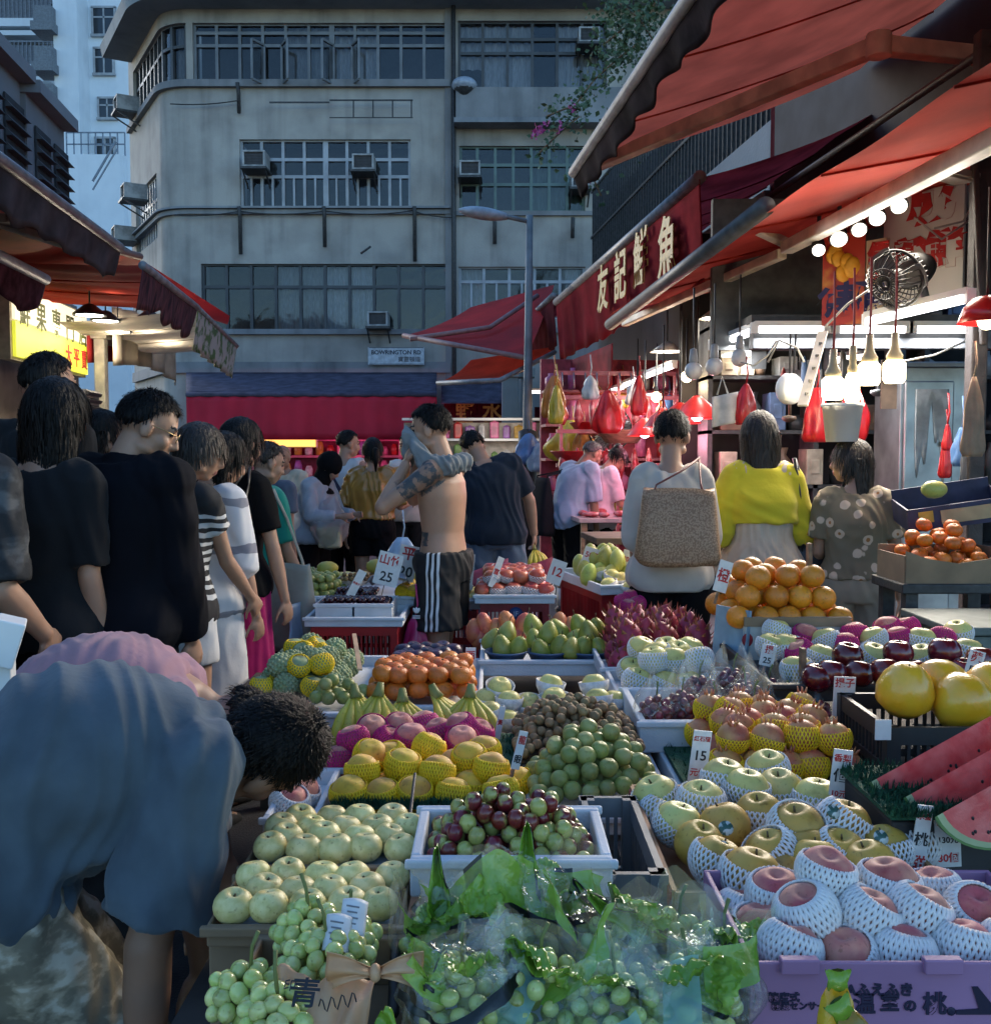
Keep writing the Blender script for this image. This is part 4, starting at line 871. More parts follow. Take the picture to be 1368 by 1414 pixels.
for k in range(70):
 q=V((rnd(-1.65,1.65),rnd(-.55,.55),.80));r=rnd(.07,.14);mm=random.choice(goods[:5])
 p=c_+Matrix.Rotation(STROT,3,'Z')@q
 if k%3==0:
  m=MB().lathe([(.001,0),(r*.8,0),(r,.2),(r*.9,.2),(r*.7,.02)],12).ball((0,0,.2),(r*.85,r*.85,.09),10,6);nm='bin'
 else:m=MB().ball((0,0,r*.9),r,10,8);nm='melon'
 tag(m.build(nm,mm,loc=p),'colourful %s among the goods of the far produce stall'%nm,nm,'goods of the far produce stall, %s'%nm)
t=thing('display_shelves',P(725,640,17.5)*V((1,1,0)),'bright shelves of red and yellow packets behind the produce stall','shelves');MB().box((0,.2,1.0),(4.2,.06,2.0)).build('back_panel',mat('white shelf back',(.5,.45,.40),.6),t);m=MB()
for z_ in(.5,.9,1.3,1.7,2.05):m.box((0,0,z_),(4.2,.4,.04))
m.build('shelf',white_p,t)
for z_ in(.92,1.32,1.72):
 for k in range(20):
  m=MB();h_=rnd(.16,.3);m.box((0,0,h_/2),(rnd(.1,.18),.1,h_));m.box((0,0,h_),(.06,.06,.04))
  tag(m.build('packet',random.choice(goods),loc=t.location+V((-2+k*.21,-.05,z_+.003)),rot=(0,0,rnd(-.3,.3)),bevel=.02),'coloured packet on the bright shelves behind the produce stall','packet','packets on the bright shelves')
point(P(690,590,16.3),40,(1,.9,.8),.3)
t=thing('pink_shop',P(470,640,21.8)*V((1,1,0)),'pink lit shop shelves beneath the crimson awning drop','shop');MB().box((0,.3,1.2),(5.4,.1,2.4)).build('back_panel',mat('crimson shop back',(.35,.02,.08),.6,var=.3),t);m=MB()
for z_ in(.5,.95,1.4,1.75):m.box((0,0,z_),(5.4,.5,.05))
for x_ in(-2.6,-1.3,0,1.3,2.6):m.box((x_,-.2,.9),(.06,.06,1.8))
m.build('shelf',pinkp,t)
for z_ in(.98,1.43):
 for k in range(22):
  m=MB();h_=rnd(.18,.34);m.lathe([(.001,0),(.08,0),(.085,h_*.6),(.05,h_),(.001,h_)],10)
  tag(m.build('bottle',random.choice(goods[:4]+goods[5:]),loc=t.location+V((-2.5+k*.23,-.08,z_+.003))),'coloured bottle on the pink lit shelves below the crimson awning','bottle','bottles on the pink lit shelves')
t2=thing('light_box',P(400,612,20.6),'glowing orange yellow light box under the left half of the crimson awning','sign');MB().box((0,.03,0),(1.1,.1,.17)).build('case',mat('sign case',(.4,.36,.26),.5),t2);MB().box((0,-.03,0),(1.06,.03,.14)).build('face',emit('orange face',(1,.5,.12),.7),t2)
for dx in(-1.8,.2,1.8):point(t.location+V((dx,-1.0,1.75)),22,(1,.25,.5),.2)
random.seed(404)
mixc=[redp,redp,yellowp,bluep,mat('orange plastic sheet',(.5,.16,.03),.3),mat('white plastic bag',(.5,.5,.5),.3,bump=.4,bscale=12),mat('brown paper cloth',(.30,.20,.13),.8)]
for k in range(16):
 px,py,d=rnd(745,1010),rnd(505,572),rnd(7.6,13)
 hang_bag(P(px,py,d),rnd(.10,.24),rnd(.18,.36),random.choice(mixc),'hanging_bag','coloured bag among those hanging over the far right stalls','bag','bags hung over the far right stalls',.1,60+k)
for k,(px,py,d)in enumerate(((770,552,14),(812,548,12.5),(842,560,11.5),(880,535,10.5),(948,520,8.8),(906,548,9.6))):
 t=thing('hanging_bulb',P(px,py,d),'small warm lit bulb in the string over the far right stalls','light bulb','warm bulbs over the far right stalls');MB().ball((0,0,0),.05,10,8).build('bulb',emit('warm bulb',(1,.78,.45),4),t);MB().tube([(0,0,.03),(0,0,.1),(0,0,.5)],[.025,.012,.006],6).build('cord',shade_d,t);point(P(px,py,d)-V((0,0,.08)),7,(1,.75,.45))
t=tag(MB().grid(lambda u,v:P(768,506,13).lerp(P(846,474,10.6),u)+V((0,.03*sin(u*25),-.42*v+.05*v*sin(u*19))),40,5,thick=.008).build('red_valance',canvas(mat('dusty red valance',(.32,.02,.025),.85,var=.4,scale=4),.3),base=True),'ragged red cloth valance hanging over the far right stalls','valance')
for k,(px,py,d,s_)in enumerate(((815,600,10.8,.22),(858,612,10.2,.26),(800,640,10.5,.3))):
 m=MB().lathe([(.001,0),(s_*.6,0),(s_,.12),(s_*1.05,.13),(s_*.9,.12),(s_*.5,.02)],16);tag(m.build('basket',[redp,wood,redp][k],loc=P(px,py,d)),('red basket high among the far stalls','brown basket beside the red rack','low red basket next to the old man')[k],'basket')
 # = FRUIT: one prototype mesh set per kind
def blob(rx,rz,dimple=.12,n=20,m=14,cleft=0,taper=0,low=.04,bumps=0):
 """fruit body: squashed ball with stem dimple, optional cleft, taper towards the top"""
 b=MB();rings=[]
 for i in range(m+1):
  a=-pi/2+pi*i/m;cz=sin(a);cr=max(cos(a),.02);ring=[]
  for j in range(n):
   t=2*pi*j/n;k=1-taper*(cz*.5+.5)**1.5
   r=rx*cr*k*(1-cleft*max(0,cos(t))**14*(1-.3*cz))*(1+bumps*sin(t*5+cz*3))
   z=rz*cz
   if cz>0:z-=rz*dimple*2.2*math.exp(-(cr/.28)**2)
   else:z+=rz*low*2*math.exp(-(cr/.3)**2)
   ring.append(V((r*cos(t),r*sin(t),z)))
  rings.append(ring)
 return b.rings(rings)
def netcup(r,rz,top=.35,N=24,th=.0017,steps=11,tilt=(0,0,0),low=-.97,flare=.03,n=4,jag=True):
 """expanded foam sleeve: two families of crossing strands from the bottom pole up to height `top` (-1..1)"""
 M=Euler(tilt).to_matrix();b=MB();a0=math.asin(low);a1=math.asin(top)
 for sgn in(-1,1):
  for k in range(N):
   pts=[]
   for i in range(steps+1):
    u=i/steps;a=a0+(a1-a0)*u;tw=sgn*pi*2/N*u*4.4;t=2*pi*k/N+tw
    e=1.035+flare*u**4
    pts.append(M@V((r*e*cos(a)*cos(t),r*e*cos(a)*sin(t),rz*e*sin(a))))
   b.tube(pts,[th*(1.15 if i<steps else .8)for i in range(steps+1)],n)
 return b
F={}
def fruit(kind,name,*parts):F[kind]=(name,[(pn,mb.mesh(pn,mm),off)for pn,mb,mm,off in parts])
COUNT={}
def spawn(kind,p,label,cat,group,rot=None,s=1.0):
 name,parts=F[kind]
 if rot is None:rot=(rnd(-.35,.35),rnd(-.35,.35),rnd(0,6.28))
 if len(parts)==1:
  o=put(parts[0][1],name,None,p,rot,s*rnd(.95,1.05))
  return tag(o,label,cat,group)
 t=thing(name,p,label,cat,group);t.rotation_euler=rot;k=s*rnd(.95,1.05);t.scale=(k,k,k)
 for pn,me,off in parts:put(me,pn,t,off)
 return t
foam=mat('white foam net',(.74,.72,.70),.7,var=.06,scale=30)
foamy=mat('yellow foam net',(.90,.58,.01),.6,var=.12,scale=30)
foamp=mat('magenta foam net',(.55,.015,.16),.6,var=.15,scale=30)
stemm=mat('fruit stem',(.10,.07,.03),.8)
peachm=mat('peach skin',(.64,.25,.17),.65,col2=(.46,.075,.08),scale=18,lo=.38,hi=.62,rv=.15,sheen=.25,bump=.05,bscale=200)
peachy=mat('yellow peach skin',(.80,.47,.03),.6,col2=(.62,.24,.05),scale=14,lo=.45,hi=.75,rv=.1,sheen=.2)
pearg=mat('golden pear skin',(.56,.33,.055),.5,col2=(.44,.28,.05),scale=22,rv=.15,bump=.04,bscale=250)
peary=mat('pale yellow pear skin',(.72,.58,.18),.45,col2=(.58,.53,.16),scale=14,rv=.1)
applg=mat('pale green pear skin',(.66,.56,.20),.45,col2=(.80,.68,.30),scale=60,lo=.4,hi=.6,rv=.16,detail=8)
pom=mat('pomegranate skin',(.60,.30,.10),.45,col2=(.50,.10,.06),scale=14,lo=.4,hi=.65,rv=.15)
oran=mat('orange peel',(.62,.22,.012),.42,var=.1,scale=9,bump=.25,bscale=160,rv=.1)
mand=mat('mandarin peel',(.62,.15,.012),.42,var=.15,scale=9,bump=.25,bscale=170,rv=.12)
pearn=mat('green pear skin',(.20,.24,.035),.42,col2=(.34,.33,.06),scale=16,rv=.12)
limem=mat('green plum skin',(.24,.27,.06),.45,col2=(.36,.35,.12),scale=18,lo=.4,hi=.7,rv=.18)
longm=mat('longan skin',(.20,.115,.045),.7,col2=(.30,.19,.09),scale=60,rv=.25,bump=.15,bscale=300)
jujr=mat('jujube skin',(.36,.36,.09),.32,col2=(.14,.012,.012),scale=26,lo=.50,hi=.56,rv=.2,coat=.3)
jujd=mat('ripe jujube skin',(.16,.012,.015),.3,col2=(.34,.28,.08),scale=20,lo=.56,hi=.63,rv=.2,coat=.3)
drag=mat('dragon fruit skin',(.22,.012,.03),.5,col2=(.32,.03,.07),scale=14,rv=.2)
dragt=mat('dragon fruit tip',(.20,.10,.04),.6)
plumm=mat('dark plum skin',(.016,.010,.028),.35,col2=(.05,.02,.05),scale=18,rv=.2)
banam=mat('banana skin',(.58,.43,.03),.5,col2=(.50,.42,.06),scale=12,rv=.12)
banag=mat('banana stalk',(.22,.22,.05),.6)
pomel=mat('pomelo skin',(.82,.47,.03),.3,col2=(.76,.36,.015),scale=9,coat=.5,bump=.1,bscale=140)
redap=mat('dark red apple skin',(.085,.004,.008),.22,col2=(.16,.012,.014),scale=12,rv=.2,coat=.5)
redp2=mat('red apple skin',(.45,.03,.03),.35,col2=(.55,.16,.08),scale=9,rv=.15)
custm=mat('custard apple skin',(.24,.30,.13),.65,col2=(.32,.36,.20),scale=18,rv=.15)
mangm=mat('green mango skin',(.36,.42,.08),.45,col2=(.50,.46,.10),scale=6,rv=.15)
blush=mat('blush mango skin',(.55,.20,.06),.45,col2=(.42,.06,.05),scale=7,lo=.4,hi=.6,rv=.15)
grapg=mat('green grape skin',(.42,.50,.13),.22,col2=(.62,.64,.26),scale=30,rv=.2,coat=.2,sss=.25,sssc=(.3,.5,.1))
grapr=mat('red grape skin',(.13,.008,.016),.3,col2=(.26,.03,.04),scale=30,rv=.25,coat=.2)
cherm=mat('cherry skin',(.035,.004,.008),.2,rv=.3,coat=.4)
def stub(r,z,h=.012):return MB().tube([(0,0,z),(.001,.002,z+h)],[.0022,.0016],6)
for i in range(4):
 tl=((.0,.0),(.28,.12),(-.2,.26),(.08,-.3))[i]
 fruit('peach%d'%i,'peach',('body',blob(.043,.040,.14,28,20,.13),peachm,None),('foam_net',netcup(.0435,.040,(.60,.72,.5,.8)[i],32,.0027,11,(tl[0],tl[1],0)),foam,None))
 fruit('mango%d'%i,'yellow_peach',('body',blob(.041,.041,.06,24,16,.04),peachy,None),('foam_net',netcup(.0415,.041,(.62,.45,.75,.55)[i],36,.0019,9,(tl[0],tl[1],0)),foamy,None))
 fruit('pinkp%d'%i,'peach',('body',blob(.042,.041,.1,24,16,.08),peachm,None),('foam_net',netcup(.0425,.041,(.7,.5,.8,.6)[i],34,.0016,9,(tl[0],tl[1],0)),foamp,None))
 fruit('goldpear%d'%i,'golden_pear',('body',blob(.048,.045,.14,28,18,0,.05),pearg,None),('foam_net',netcup(.0485,.0455,(.45,.6,.3,.66)[i],32,.0019,11,(tl[0]*1.3,tl[1]*1.3,0)),foam,None),('stem',stub(.002,.034,.01),stemm,None))
 fruit('yelpear%d'%i,'yellow_pear',('body',blob(.046,.043,.16,24,16),peary,None),('foam_net',netcup(.0465,.0435,(.35,.5,.25,.6)[i],30,.0018,9,(tl[0],tl[1],0)),foam,None),('stem',stub(.002,.03,.01),stemm,None))
 c_=MB()
 for k in range(6):c_.tube([(.009*cos(k*1.05),.009*sin(k*1.05),.034),(.014*cos(k*1.05),.014*sin(k*1.05),.052)],[.004,.001],5)
 fruit('pomeg%d'%i,'pomegranate',('body',blob(.040,.039,.0,22,14,0,0,.03,.02),pom,None),('crown',c_,pom,None),('foam_net',netcup(.0405,.0395,(.45,.3,.6,.1)[i],30,.0014,9,(tl[0],tl[1],0)),foamy,None))
 cup=MB().lathe([(.012,-.034),(.030,-.028),(.041,-.010),(.045,.012),(.043,.012),(.038,-.01),(.02,-.028)],26,M=Euler((tl[0]*.5,tl[1]*.5,0)).to_matrix(),cap=False)
 fruit('cuppear%d'%i,'pale_pear',('body',blob(.036,.034,.12),peary,None),('foam_cup',cup,mat('foam paper cup',(.66,.62,.60),.8,scale=60,bump=.4,bscale=220),None))
fruit('barepear','golden_pear',('body',blob(.047,.044,.14,28,18,0,.05),pearg,None),('stem',stub(.002,.034,.01),stemm,None))
fruit('applegreen','green_pear',('body',blob(.0315,.027,.20,26,16,0,.04,.05,.015),applg,None),('stem',stub(.0018,.0165,.005),stemm,None))
fruit('orange','orange',('body',blob(.041,.040,.03,22,16),oran,None),('stem',MB().lathe([(.001,.0375),(.004,.0382),(.001,.040)],6),mat('green button',(.10,.13,.03),.7),None))
fruit('mandarin','mandarin',('body',blob(.034,.029,.08,20,14,0,0,.06),mand,None),('stem',MB().lathe([(.001,.0255),(.004,.026),(.001,.029)],6),mat('green button',(.10,.13,.03),.7),None))
pr=MB();pr.lathe([(.002,-.044),(.022,-.042),(.036,-.028),(.039,-.012),(.034,.010),(.024,.028),(.016,.040),(.006,.047),(.001,.045)],22)
fruit('pear','pear',('body',pr,pearn,None),('stem',MB().tube([(0,0,.044),(.003,0,.058),(.008,.002,.068)],[.002,.0016,.002],5),stemm,None))
fruit('lime','green_plum',('body',blob(.0215,.021,.06,16,12),limem,None))
fruit('longan','longan',('body',blob(.0130,.0130,0,12,9),longm,None))
fruit('jujube','jujube',('body',blob(.0145,.0165,.08,14,10),jujr,None));fruit('jujubed','jujube',('body',blob(.0145,.0165,.08,14,10),jujd,None))
d_=blob(.046,.058,-.1,20,14,0,.1);dt=MB()
for k in range(34):
 z=-.9+1.85*k/33;a=k*2.4;r=sqrt(max(0,1-z*z));p=V((.045*r*cos(a),.045*r*sin(a),.056*z));nn=V((p.x,p.y,p.z*.6)).normalized();up_=(V((0,0,1))+nn*.55).normalized();sd_=nn.cross(V((0,0,1.001))+V((.01,0,0))).normalized()
 ln=.016+.014*max(0,z);dt.add([p-sd_*.010,p+sd_*.010,p+up_*ln+nn*.004,p+nn*.004],[(0,1,2),(0,3,1),(0,2,3),(1,3,2)])
fruit('dragon','dragon_fruit',('body',d_,drag,None),('scale_tips',dt,mat('dragon scale',(.26,.03,.035),.5,col2=(.24,.13,.05),scale=25,rv=.2),None))
fruit('plum','dark_plum',('body',blob(.036,.035,.10,20,14,.08),plumm,None))
fruit('pomelo','pomelo',('body',MB().lathe([(.002,-.062),(.04,-.058),(.066,-.03),(.068,0),(.056,.032),(.036,.056),(.018,.066),(.002,.064)],28),pomel,None),('stem',stub(.002,.06,.008),stemm,None))
fruit('redapple','red_apple',('body',blob(.042,.040,.22,26,18,0,-.06,.08),redap,None),('stem',stub(.002,.020,.022),stemm,None))
fruit('applewrap','wrapped_apple',('body',blob(.042,.038,.2),redp2,None),('foam_net',netcup(.0425,.038,.2,18,.002,6,(.4,.2,0)),foam,None));fruit('applepink','red_apple',('body',blob(.042,.038,.2),redp2,None))
cb=MB();cb_=blob(.048,.044,.1,20,14);cb.add(cb_.v,cb_.f,0,True)
for k in range(90):
 z=-1+2*(k+.5)/90;a=k*2.39996;r=sqrt(1-z*z);cb.ball((.047*r*cos(a),.047*r*sin(a),.043*z),.0085,7,5)
fruit('custard','custard_apple',('body',cb,custm,None))
fruit('custardnet','custard_apple',('body',blob(.046,.042,.1),custm,None),('foam_net',netcup(.047,.043,.75,22,.0022,9,(.3,.2,0)),foamy,None))
mg=MB();mg.lathe([(.002,-.058),(.022,-.054),(.038,-.03),(.041,.0),(.036,.028),(.022,.05),(.008,.060),(.002,.06)],20)
fruit('greenmango','green_mango',('body',mg,mangm,None));fruit('blushmango','blush_mango',('body',mg,blush,None))
fruit('cherry','cherry',('body',blob(.0145,.0135,.15,12,9),cherm,None))
fruit('papaya','papaya',('body',mg,mat('papaya skin',(.58,.40,.05),.5,col2=(.42,.38,.08),scale=8),None))
def grape_mesh():return blob(.0115,.0135,0,12,9)
GG=grape_mesh().mesh('grape',grapg);GR=grape_mesh().mesh('grape',grapr)
def bunch(p,r,n,label,group,gm,rz=0,tilt=0,s=1.0,name='grape_bunch'):
 t=thing(name,p,label,'grapes',group);t.rotation_euler=(tilt,0,rz)
 for k in range(n):
  z=1-2*(k+.5)/n;a=k*2.39996;q=sqrt(1-z*z);sh=1-.25*(z<0)*(-z)
  put(gm,'grape',t,V((r[0]*q*sh*cos(a),r[1]*q*sh*sin(a),r[2]*z))*rnd(.86,1.08),(rnd(0,3),rnd(0,3),0),s*rnd(.88,1.1))
 MB().tube([(0,0,r[2]*.5),(.004,.003,r[2]+.03),(.012,0,r[2]+.05)],[.003,.0025,.003],6).build('stem',mat('green stem',(.16,.18,.05),.7),t)
 return t
 # - trays, crates, cartons
styro=mat('white foam tray',(.58,.60,.62),.7,scale=5,var=.08,bump=.15,bscale=150)
cardb=mat('brown cardboard',(.23,.155,.09),.8,scale=6,var=.2)
greyc=mat('grey plastic crate',(.15,.155,.16),.5,scale=8,var=.2);redc=mat('red plastic crate',(.36,.012,.014),.42,scale=6,var=.2);blackc=mat('black plastic crate',(.02,.02,.022),.5)
turf=mat('green turf mat',(.014,.10,.045),.8,scale=60,var=.3,bump=1,bscale=300)
def rect(px0,px1,py,d0,d1):
 """front edge from px0 to px1 at image height py and depth d0, going back to depth d1 -> x0, x1, z"""
 a,b=P(px0,py,d0),P(px1,py,d0);return a.x,b.x,a.z
def tray(x0,x1,y0,y1,z,h,label,m_=None,name='foam_tray',wall=.014,cat='tray',rz=0,group=None):
 """open tray whose bottom is at z"""
 w_,d_=x1-x0,y1-y0;m=MB();m.box((0,0,.006),(w_-.02,d_-.02,.012))
 for c,s in(((0,-d_/2+wall/2,h/2),(w_,wall,h)),((0,d_/2-wall/2,h/2),(w_,wall,h)),((-w_/2+wall/2,0,h/2),(wall,d_-2*wall,h)),((w_/2-wall/2,0,h/2),(wall,d_-2*wall,h)),((0,-d_/2-.004,h-.008),(w_+.016,.012,.016)),((0,d_/2+.004,h-.008),(w_+.016,.012,.016))):m.box(c,s)
 return tag(m.build(name,m_ or styro,loc=V(((x0+x1)/2,(y0+y1)/2,z)),rot=(0,0,rz),bevel=.004),label,cat,group)
def crate(x0,x1,y0,y1,z0,z1,label,m_,rz=0,name='plastic_crate',group=None,nx=None):
 w_,d_,h=x1-x0,y1-y0,z1-z0;m=MB();nx=nx or max(6,int(w_/.022));ny=max(6,int(d_/.022))
 for zz,hh in((h-.02,.04),(.015,.03),(h*.55,.02),(h*.3,.016)):
  for sy in(-1,1):m.box((0,sy*(d_/2-.006),zz),(w_,.012,hh));m.box((sy*(w_/2-.006),0,zz),(.012,d_-.024,hh))
 for k in range(nx+1):
  for sy in(-1,1):m.box((-w_/2+.006+(w_-.012)*k/nx,sy*(d_/2-.0065),h/2),(.007,.009,h-.01))
 for k in range(ny+1):
  for sx in(-1,1):m.box((sx*(w_/2-.0065),-d_/2+.006+(d_-.012)*k/ny,h/2),(.009,.007,h-.01))
 for sx in(-1,1):
  for sy in(-1,1):m.box((sx*(w_/2-.012),sy*(d_/2-.012),h/2),(.03,.03,h))
 m.box((0,0,.008),(w_-.03,d_-.03,.012))
 return tag(m.build(name,m_,loc=V(((x0+x1)/2,(y0+y1)/2,z0)),rot=(0,0,rz)),label,'crate',group)
def mat_sheet(x0,x1,y0,y1,z,label,tufts=500):
 t=thing('turf_mat',V(((x0+x1)/2,(y0+y1)/2,z)),label,'mat');w_,d_=x1-x0,y1-y0
 MB().box((0,0,.004),(w_,d_,.008)).build('backing',turf,t);m=MB()
 for k in range(tufts):
  e=random.random();x,y=rnd(-w_/2,w_/2),rnd(-d_/2,d_/2)
  if e<.5:y=-d_/2+rnd(-.004,.02)
  a=rnd(0,6.28);h=rnd(.012,.024);q=V((cos(a),sin(a),0))*.003;p=V((x,y,.006));l_=V((rnd(-.008,.008),rnd(-.014,.006),h))
  m.add([p-q,p+q,p+l_],[(0,1,2)])
 m.build('turf',turf,t)['kind']='stuff';return t
def heap(kinds,x0,x1,y0,y1,z,dia,layers,label,cat,group,skip=0.06,inset=.5,squash=.76,jit=.12,upright=False,inset_back=None,maxn=999,fs=1.0):
 n_=0
 for l in range(layers):
  ins=l*dia*inset;a0,a1,b0,b1=x0+dia/2+ins,x1-dia/2-ins,y0+dia/2+ins*.8,y1-dia/2-(ins if inset_back is None else l*dia*inset_back)
  if a1<a0 or b1<b0:break
  nx=max(1,int(round((a1-a0)/dia))+1);ny=max(1,int(round((b1-b0)/(dia*.87)))+1)
  for j in range(ny):
   off=(j%2)*.5*(a1-a0)/max(1,nx-1)if nx>1 else 0
   for i in range(nx-(1 if j%2 and nx>1 else 0)):
    if random.random()<skip and l>0 or n_>=maxn:continue
    x=a0+(a1-a0)*i/max(1,nx-1)+off;y=b0+(b1-b0)*j/max(1,ny-1)
    p=V((x+rnd(-jit,jit)*dia,y+rnd(-jit,jit)*dia,z+dia*.48+l*dia*squash+rnd(-.03,.05)*dia))
    spawn(random.choice(kinds),p,label,cat,group,(rnd(-.2,.2),rnd(-.2,.2),rnd(0,6.28))if upright else None,fs);n_+=1
def mound(kinds,x0,x1,y0,y1,z,dia,n,hmax,label,cat,group,gap=.84,back=.5):
 """loose pile: pieces dropped at random onto a rounded heap, none closer than gap diameters"""
 pts=[];cell={};tries=0;g=dia*gap
 while len(pts)<n and tries<n*60:
  tries+=1;u,v=random.random(),random.random();prof=(1-abs(2*u-1)**3)*(1-abs(v-back)**2.2/max(back,1-back)**2.2)*(1+.22*noise.noise((u*4,v*4,x0*9)))
  lay=random.random()**.5;p=V((x0+dia/2+(x1-x0-dia)*u,y0+dia/2+(y1-y0-dia)*v,z+dia*.5+hmax*max(0,prof)*lay));c=tuple(int(q/g)for q in p);ok=True
  for a in(-1,0,1):
   for b in(-1,0,1):
    for e in(-1,0,1):
     for q in cell.get((c[0]+a,c[1]+b,c[2]+e),()):
      if(q-p).length_squared<g*g:ok=False
  if not ok:continue
  cell.setdefault(c,[]).append(p);pts.append(p);spawn(random.choice(kinds),p,label,cat,group)
def at(kinds,pts,d,label,cat,group,s=1.0,rot=None):
 for q in pts:
  px,py=q[0],q[1];dd=q[2]if len(q)>2 else(d(py)if callable(d)else d)
  spawn(random.choice(kinds),P(px,py,dd),label,cat,group,rot()if callable(rot)else(rnd(-.3,.3),rnd(-.3,.3),rnd(0,6.28)),s)
def V4(k):return[k+str(i)for i in range(4)]
random.seed(100)
bench=mat('dark bench board',(.045,.035,.03),.8,var=.4,scale=5)
def bench_(x0,x1,y0,y1,z,label):
 t=thing('display_bench',V(((x0+x1)/2,(y0+y1)/2,0)),label,'bench');w_,d_=x1-x0,y1-y0
 MB().box((0,0,z-.02),(w_,d_,.04)).build('top',bench,t)
 for sx in(-1,1):
  for sy in(-1,1):MB().box((sx*(w_/2-.05),sy*(d_/2-.05),(z-.04)/2),(.05,.05,z-.04)).build('leg',bench,t)
bench_(-.50,.30,1.1,2.02,.60,'low dark bench holding the pears, jujubes and bagged grapes');bench_(-.42,.40,2.12,2.95,.60,'dark bench under the yellow peaches and longans');bench_(-1.0,.45,3.02,4.2,.56,'dark bench under the mandarins and green pears')
bench_(.26,1.2,1.2,2.15,.64,'dark bench beneath the boxed peaches and golden pears');bench_(.46,1.35,2.2,3.3,.60,'dark bench under the pomegranates and red grapes');bench_(.5,1.7,3.32,4.3,.58,'dark bench under the dragon fruit and orange carton')
zc=P(1200,1330,1.30).z;x0=P(1035,1330,1.30).x;x1=x0+.46
t=thing('peach_carton',V(((x0+x1)/2,1.45,zc-.17)),'lilac printed fruit carton full of netted peaches, front right corner','carton');w_,d_=x1-x0,.30
lil=mat('lilac printed card',(.33,.17,.30),.6,var=.12,scale=4)
m=MB();m.box((0,0,.055),(w_-.02,d_-.02,.01))
for c,s in(((0,-d_/2+.004,.085),(w_,.008,.17)),((0,d_/2-.004,.085),(w_,.008,.17)),((-w_/2+.004,0,.085),(.008,d_-.016,.17)),((w_/2-.004,0,.085),(.008,d_-.016,.17)),((-w_*.36,-d_/2-.002,.168),(.05,.016,.02)),((w_*.05,-d_/2-.002,.168),(.05,.016,.02)),((w_*.42,-d_/2-.002,.168),(.05,.016,.02))):m.box(c,s)
m.build('body',lil,t,bevel=.002)
m=MB();o=t.location;inkn=mat('navy ink',(.015,.012,.04),.6)
for s_,px,py,sz_ in(('JAふえふき',1212,1368,.019),('温',1193,1388,.03),('室',1228,1386,.026),('の',1256,1390,.018),('桃',1290,1388,.032),('糖度式',1082,1378,.014),('糖度センサー',1102,1390,.012)):
 m.text(s_,sz_,frame((1,0,0),(0,0,1),P(px,py,1.2992)-o+V((0,-.001,0))),depth=.0006,bold=.0004 if sz_<.016 else .0008)
p=P(1345,1385,1.2985)-o;m.prism([p+V((-.024,0,-.016)),p+V((.024,0,-.016)),p+V((.03,0,-.010)),p+V((.004,0,.022)),p+V((-.004,0,.022)),p+V((.006,0,-.008)),p+V((-.024,0,-.010))],(0,-.001,0));m.ball(p+V((-.03,0,-.012)),(.006,.001,.006),10,6)
m.build('lettering',inkn,t)
at(V4('peach'),[(1090,1312,1.37),(1168,1322,1.37),(1248,1318,1.37),(1330,1308,1.38),(1400,1310,1.38),(1113,1262,1.42),(1198,1266,1.42),(1268,1262,1.43),(1345,1262,1.46),(1072,1236,1.50),(1052,1285,1.45),(1140,1206,1.47),(1226,1222,1.49),(1024,1266,1.53),(1290,1232,1.54)],1.4,'blushed peach in a white foam net, heaped in the lilac carton','peach','netted peaches in the lilac carton')
xa,xb=P(886,1140,1.95).x,P(1262,1180,1.75).x
t=thing('pear_carton',V(((xa+xb)/2,1.84,.62)),'red brown printed carton holding golden pears in white foam nets','carton');w_=xb-xa
m=MB()
for c,s in(((0,-.26,.08),(w_,.008,.16)),((0,.26,.08),(w_,.008,.16)),((-w_/2,0,.08),(.008,.51,.16)),((w_/2,0,.08),(.008,.51,.16)),((0,0,.10),(w_-.01,.51,.008))):m.box(c,s)
m.build('body',mat('orange brown card',(.30,.13,.06),.65,col2=(.36,.20,.07),scale=3),t);m=MB();m.box((-w_/2-.005,0,.14),(.004,.5,.03));m.box((-w_/2+.09,-.265,.08),(.06,.004,.14));m.build('red_print',mat('red print',(.34,.02,.03),.6),t)
PD=lambda y:1.62+(1205-y)/130*.44
at(V4('goldpear'),[(1048,1127),(1165,1140,1.77),(1222,1174),(1037,1210),(1065,1182),(1110,1178),(990,1190),(1100,1146,1.75),(1160,1182),(1258,1165)],PD,'golden brown pear in a white foam net, in the red brown carton','pear','netted golden pears')
at(['barepear'],[(1000,1142),(965,1166),(1125,1192),(1200,1196),(1140,1160,1.86),(1085,1210,1.66)],PD,'bare golden brown pear among the netted ones','pear','bare golden pears')
at(V4('yelpear'),[(1000,1076,2.05),(1030,1090,2.0),(968,1108),(936,1138,1.86),(1075,1090,2.05),(1128,1104,2.0),(905,1100,2.02),(912,1126,1.98),(1060,1062,2.14)],PD,'pale yellow pear in a white foam net behind the golden ones','pear','pale yellow pears')
stk=mat('dark oval sticker',(.03,.09,.07),.3,col2=(.45,.5,.48),scale=80,lo=.5,hi=.55)
for px,py,dd in((1150,1121,1.705),(1216,1157,1.665),(1002,1144,1.735),(998,1172,1.655)):
 tag(MB().lathe([(.001,.0),(.013,0),(.013,.0012),(.001,.0016)],16).build('fruit_sticker',stk,loc=P(px,py,dd),rot=(R(58),0,rnd(-.4,.4))),'dark oval sticker on a golden pear','sticker','oval stickers on the golden pears')
zt=P(1290,1125,1.70).z
bx0=P(1215,1110,1.75).x;mat_sheet(bx0,bx0+.5,1.70,1.98,zt-.01,'bright green turf mat beneath the watermelon slices',6000)
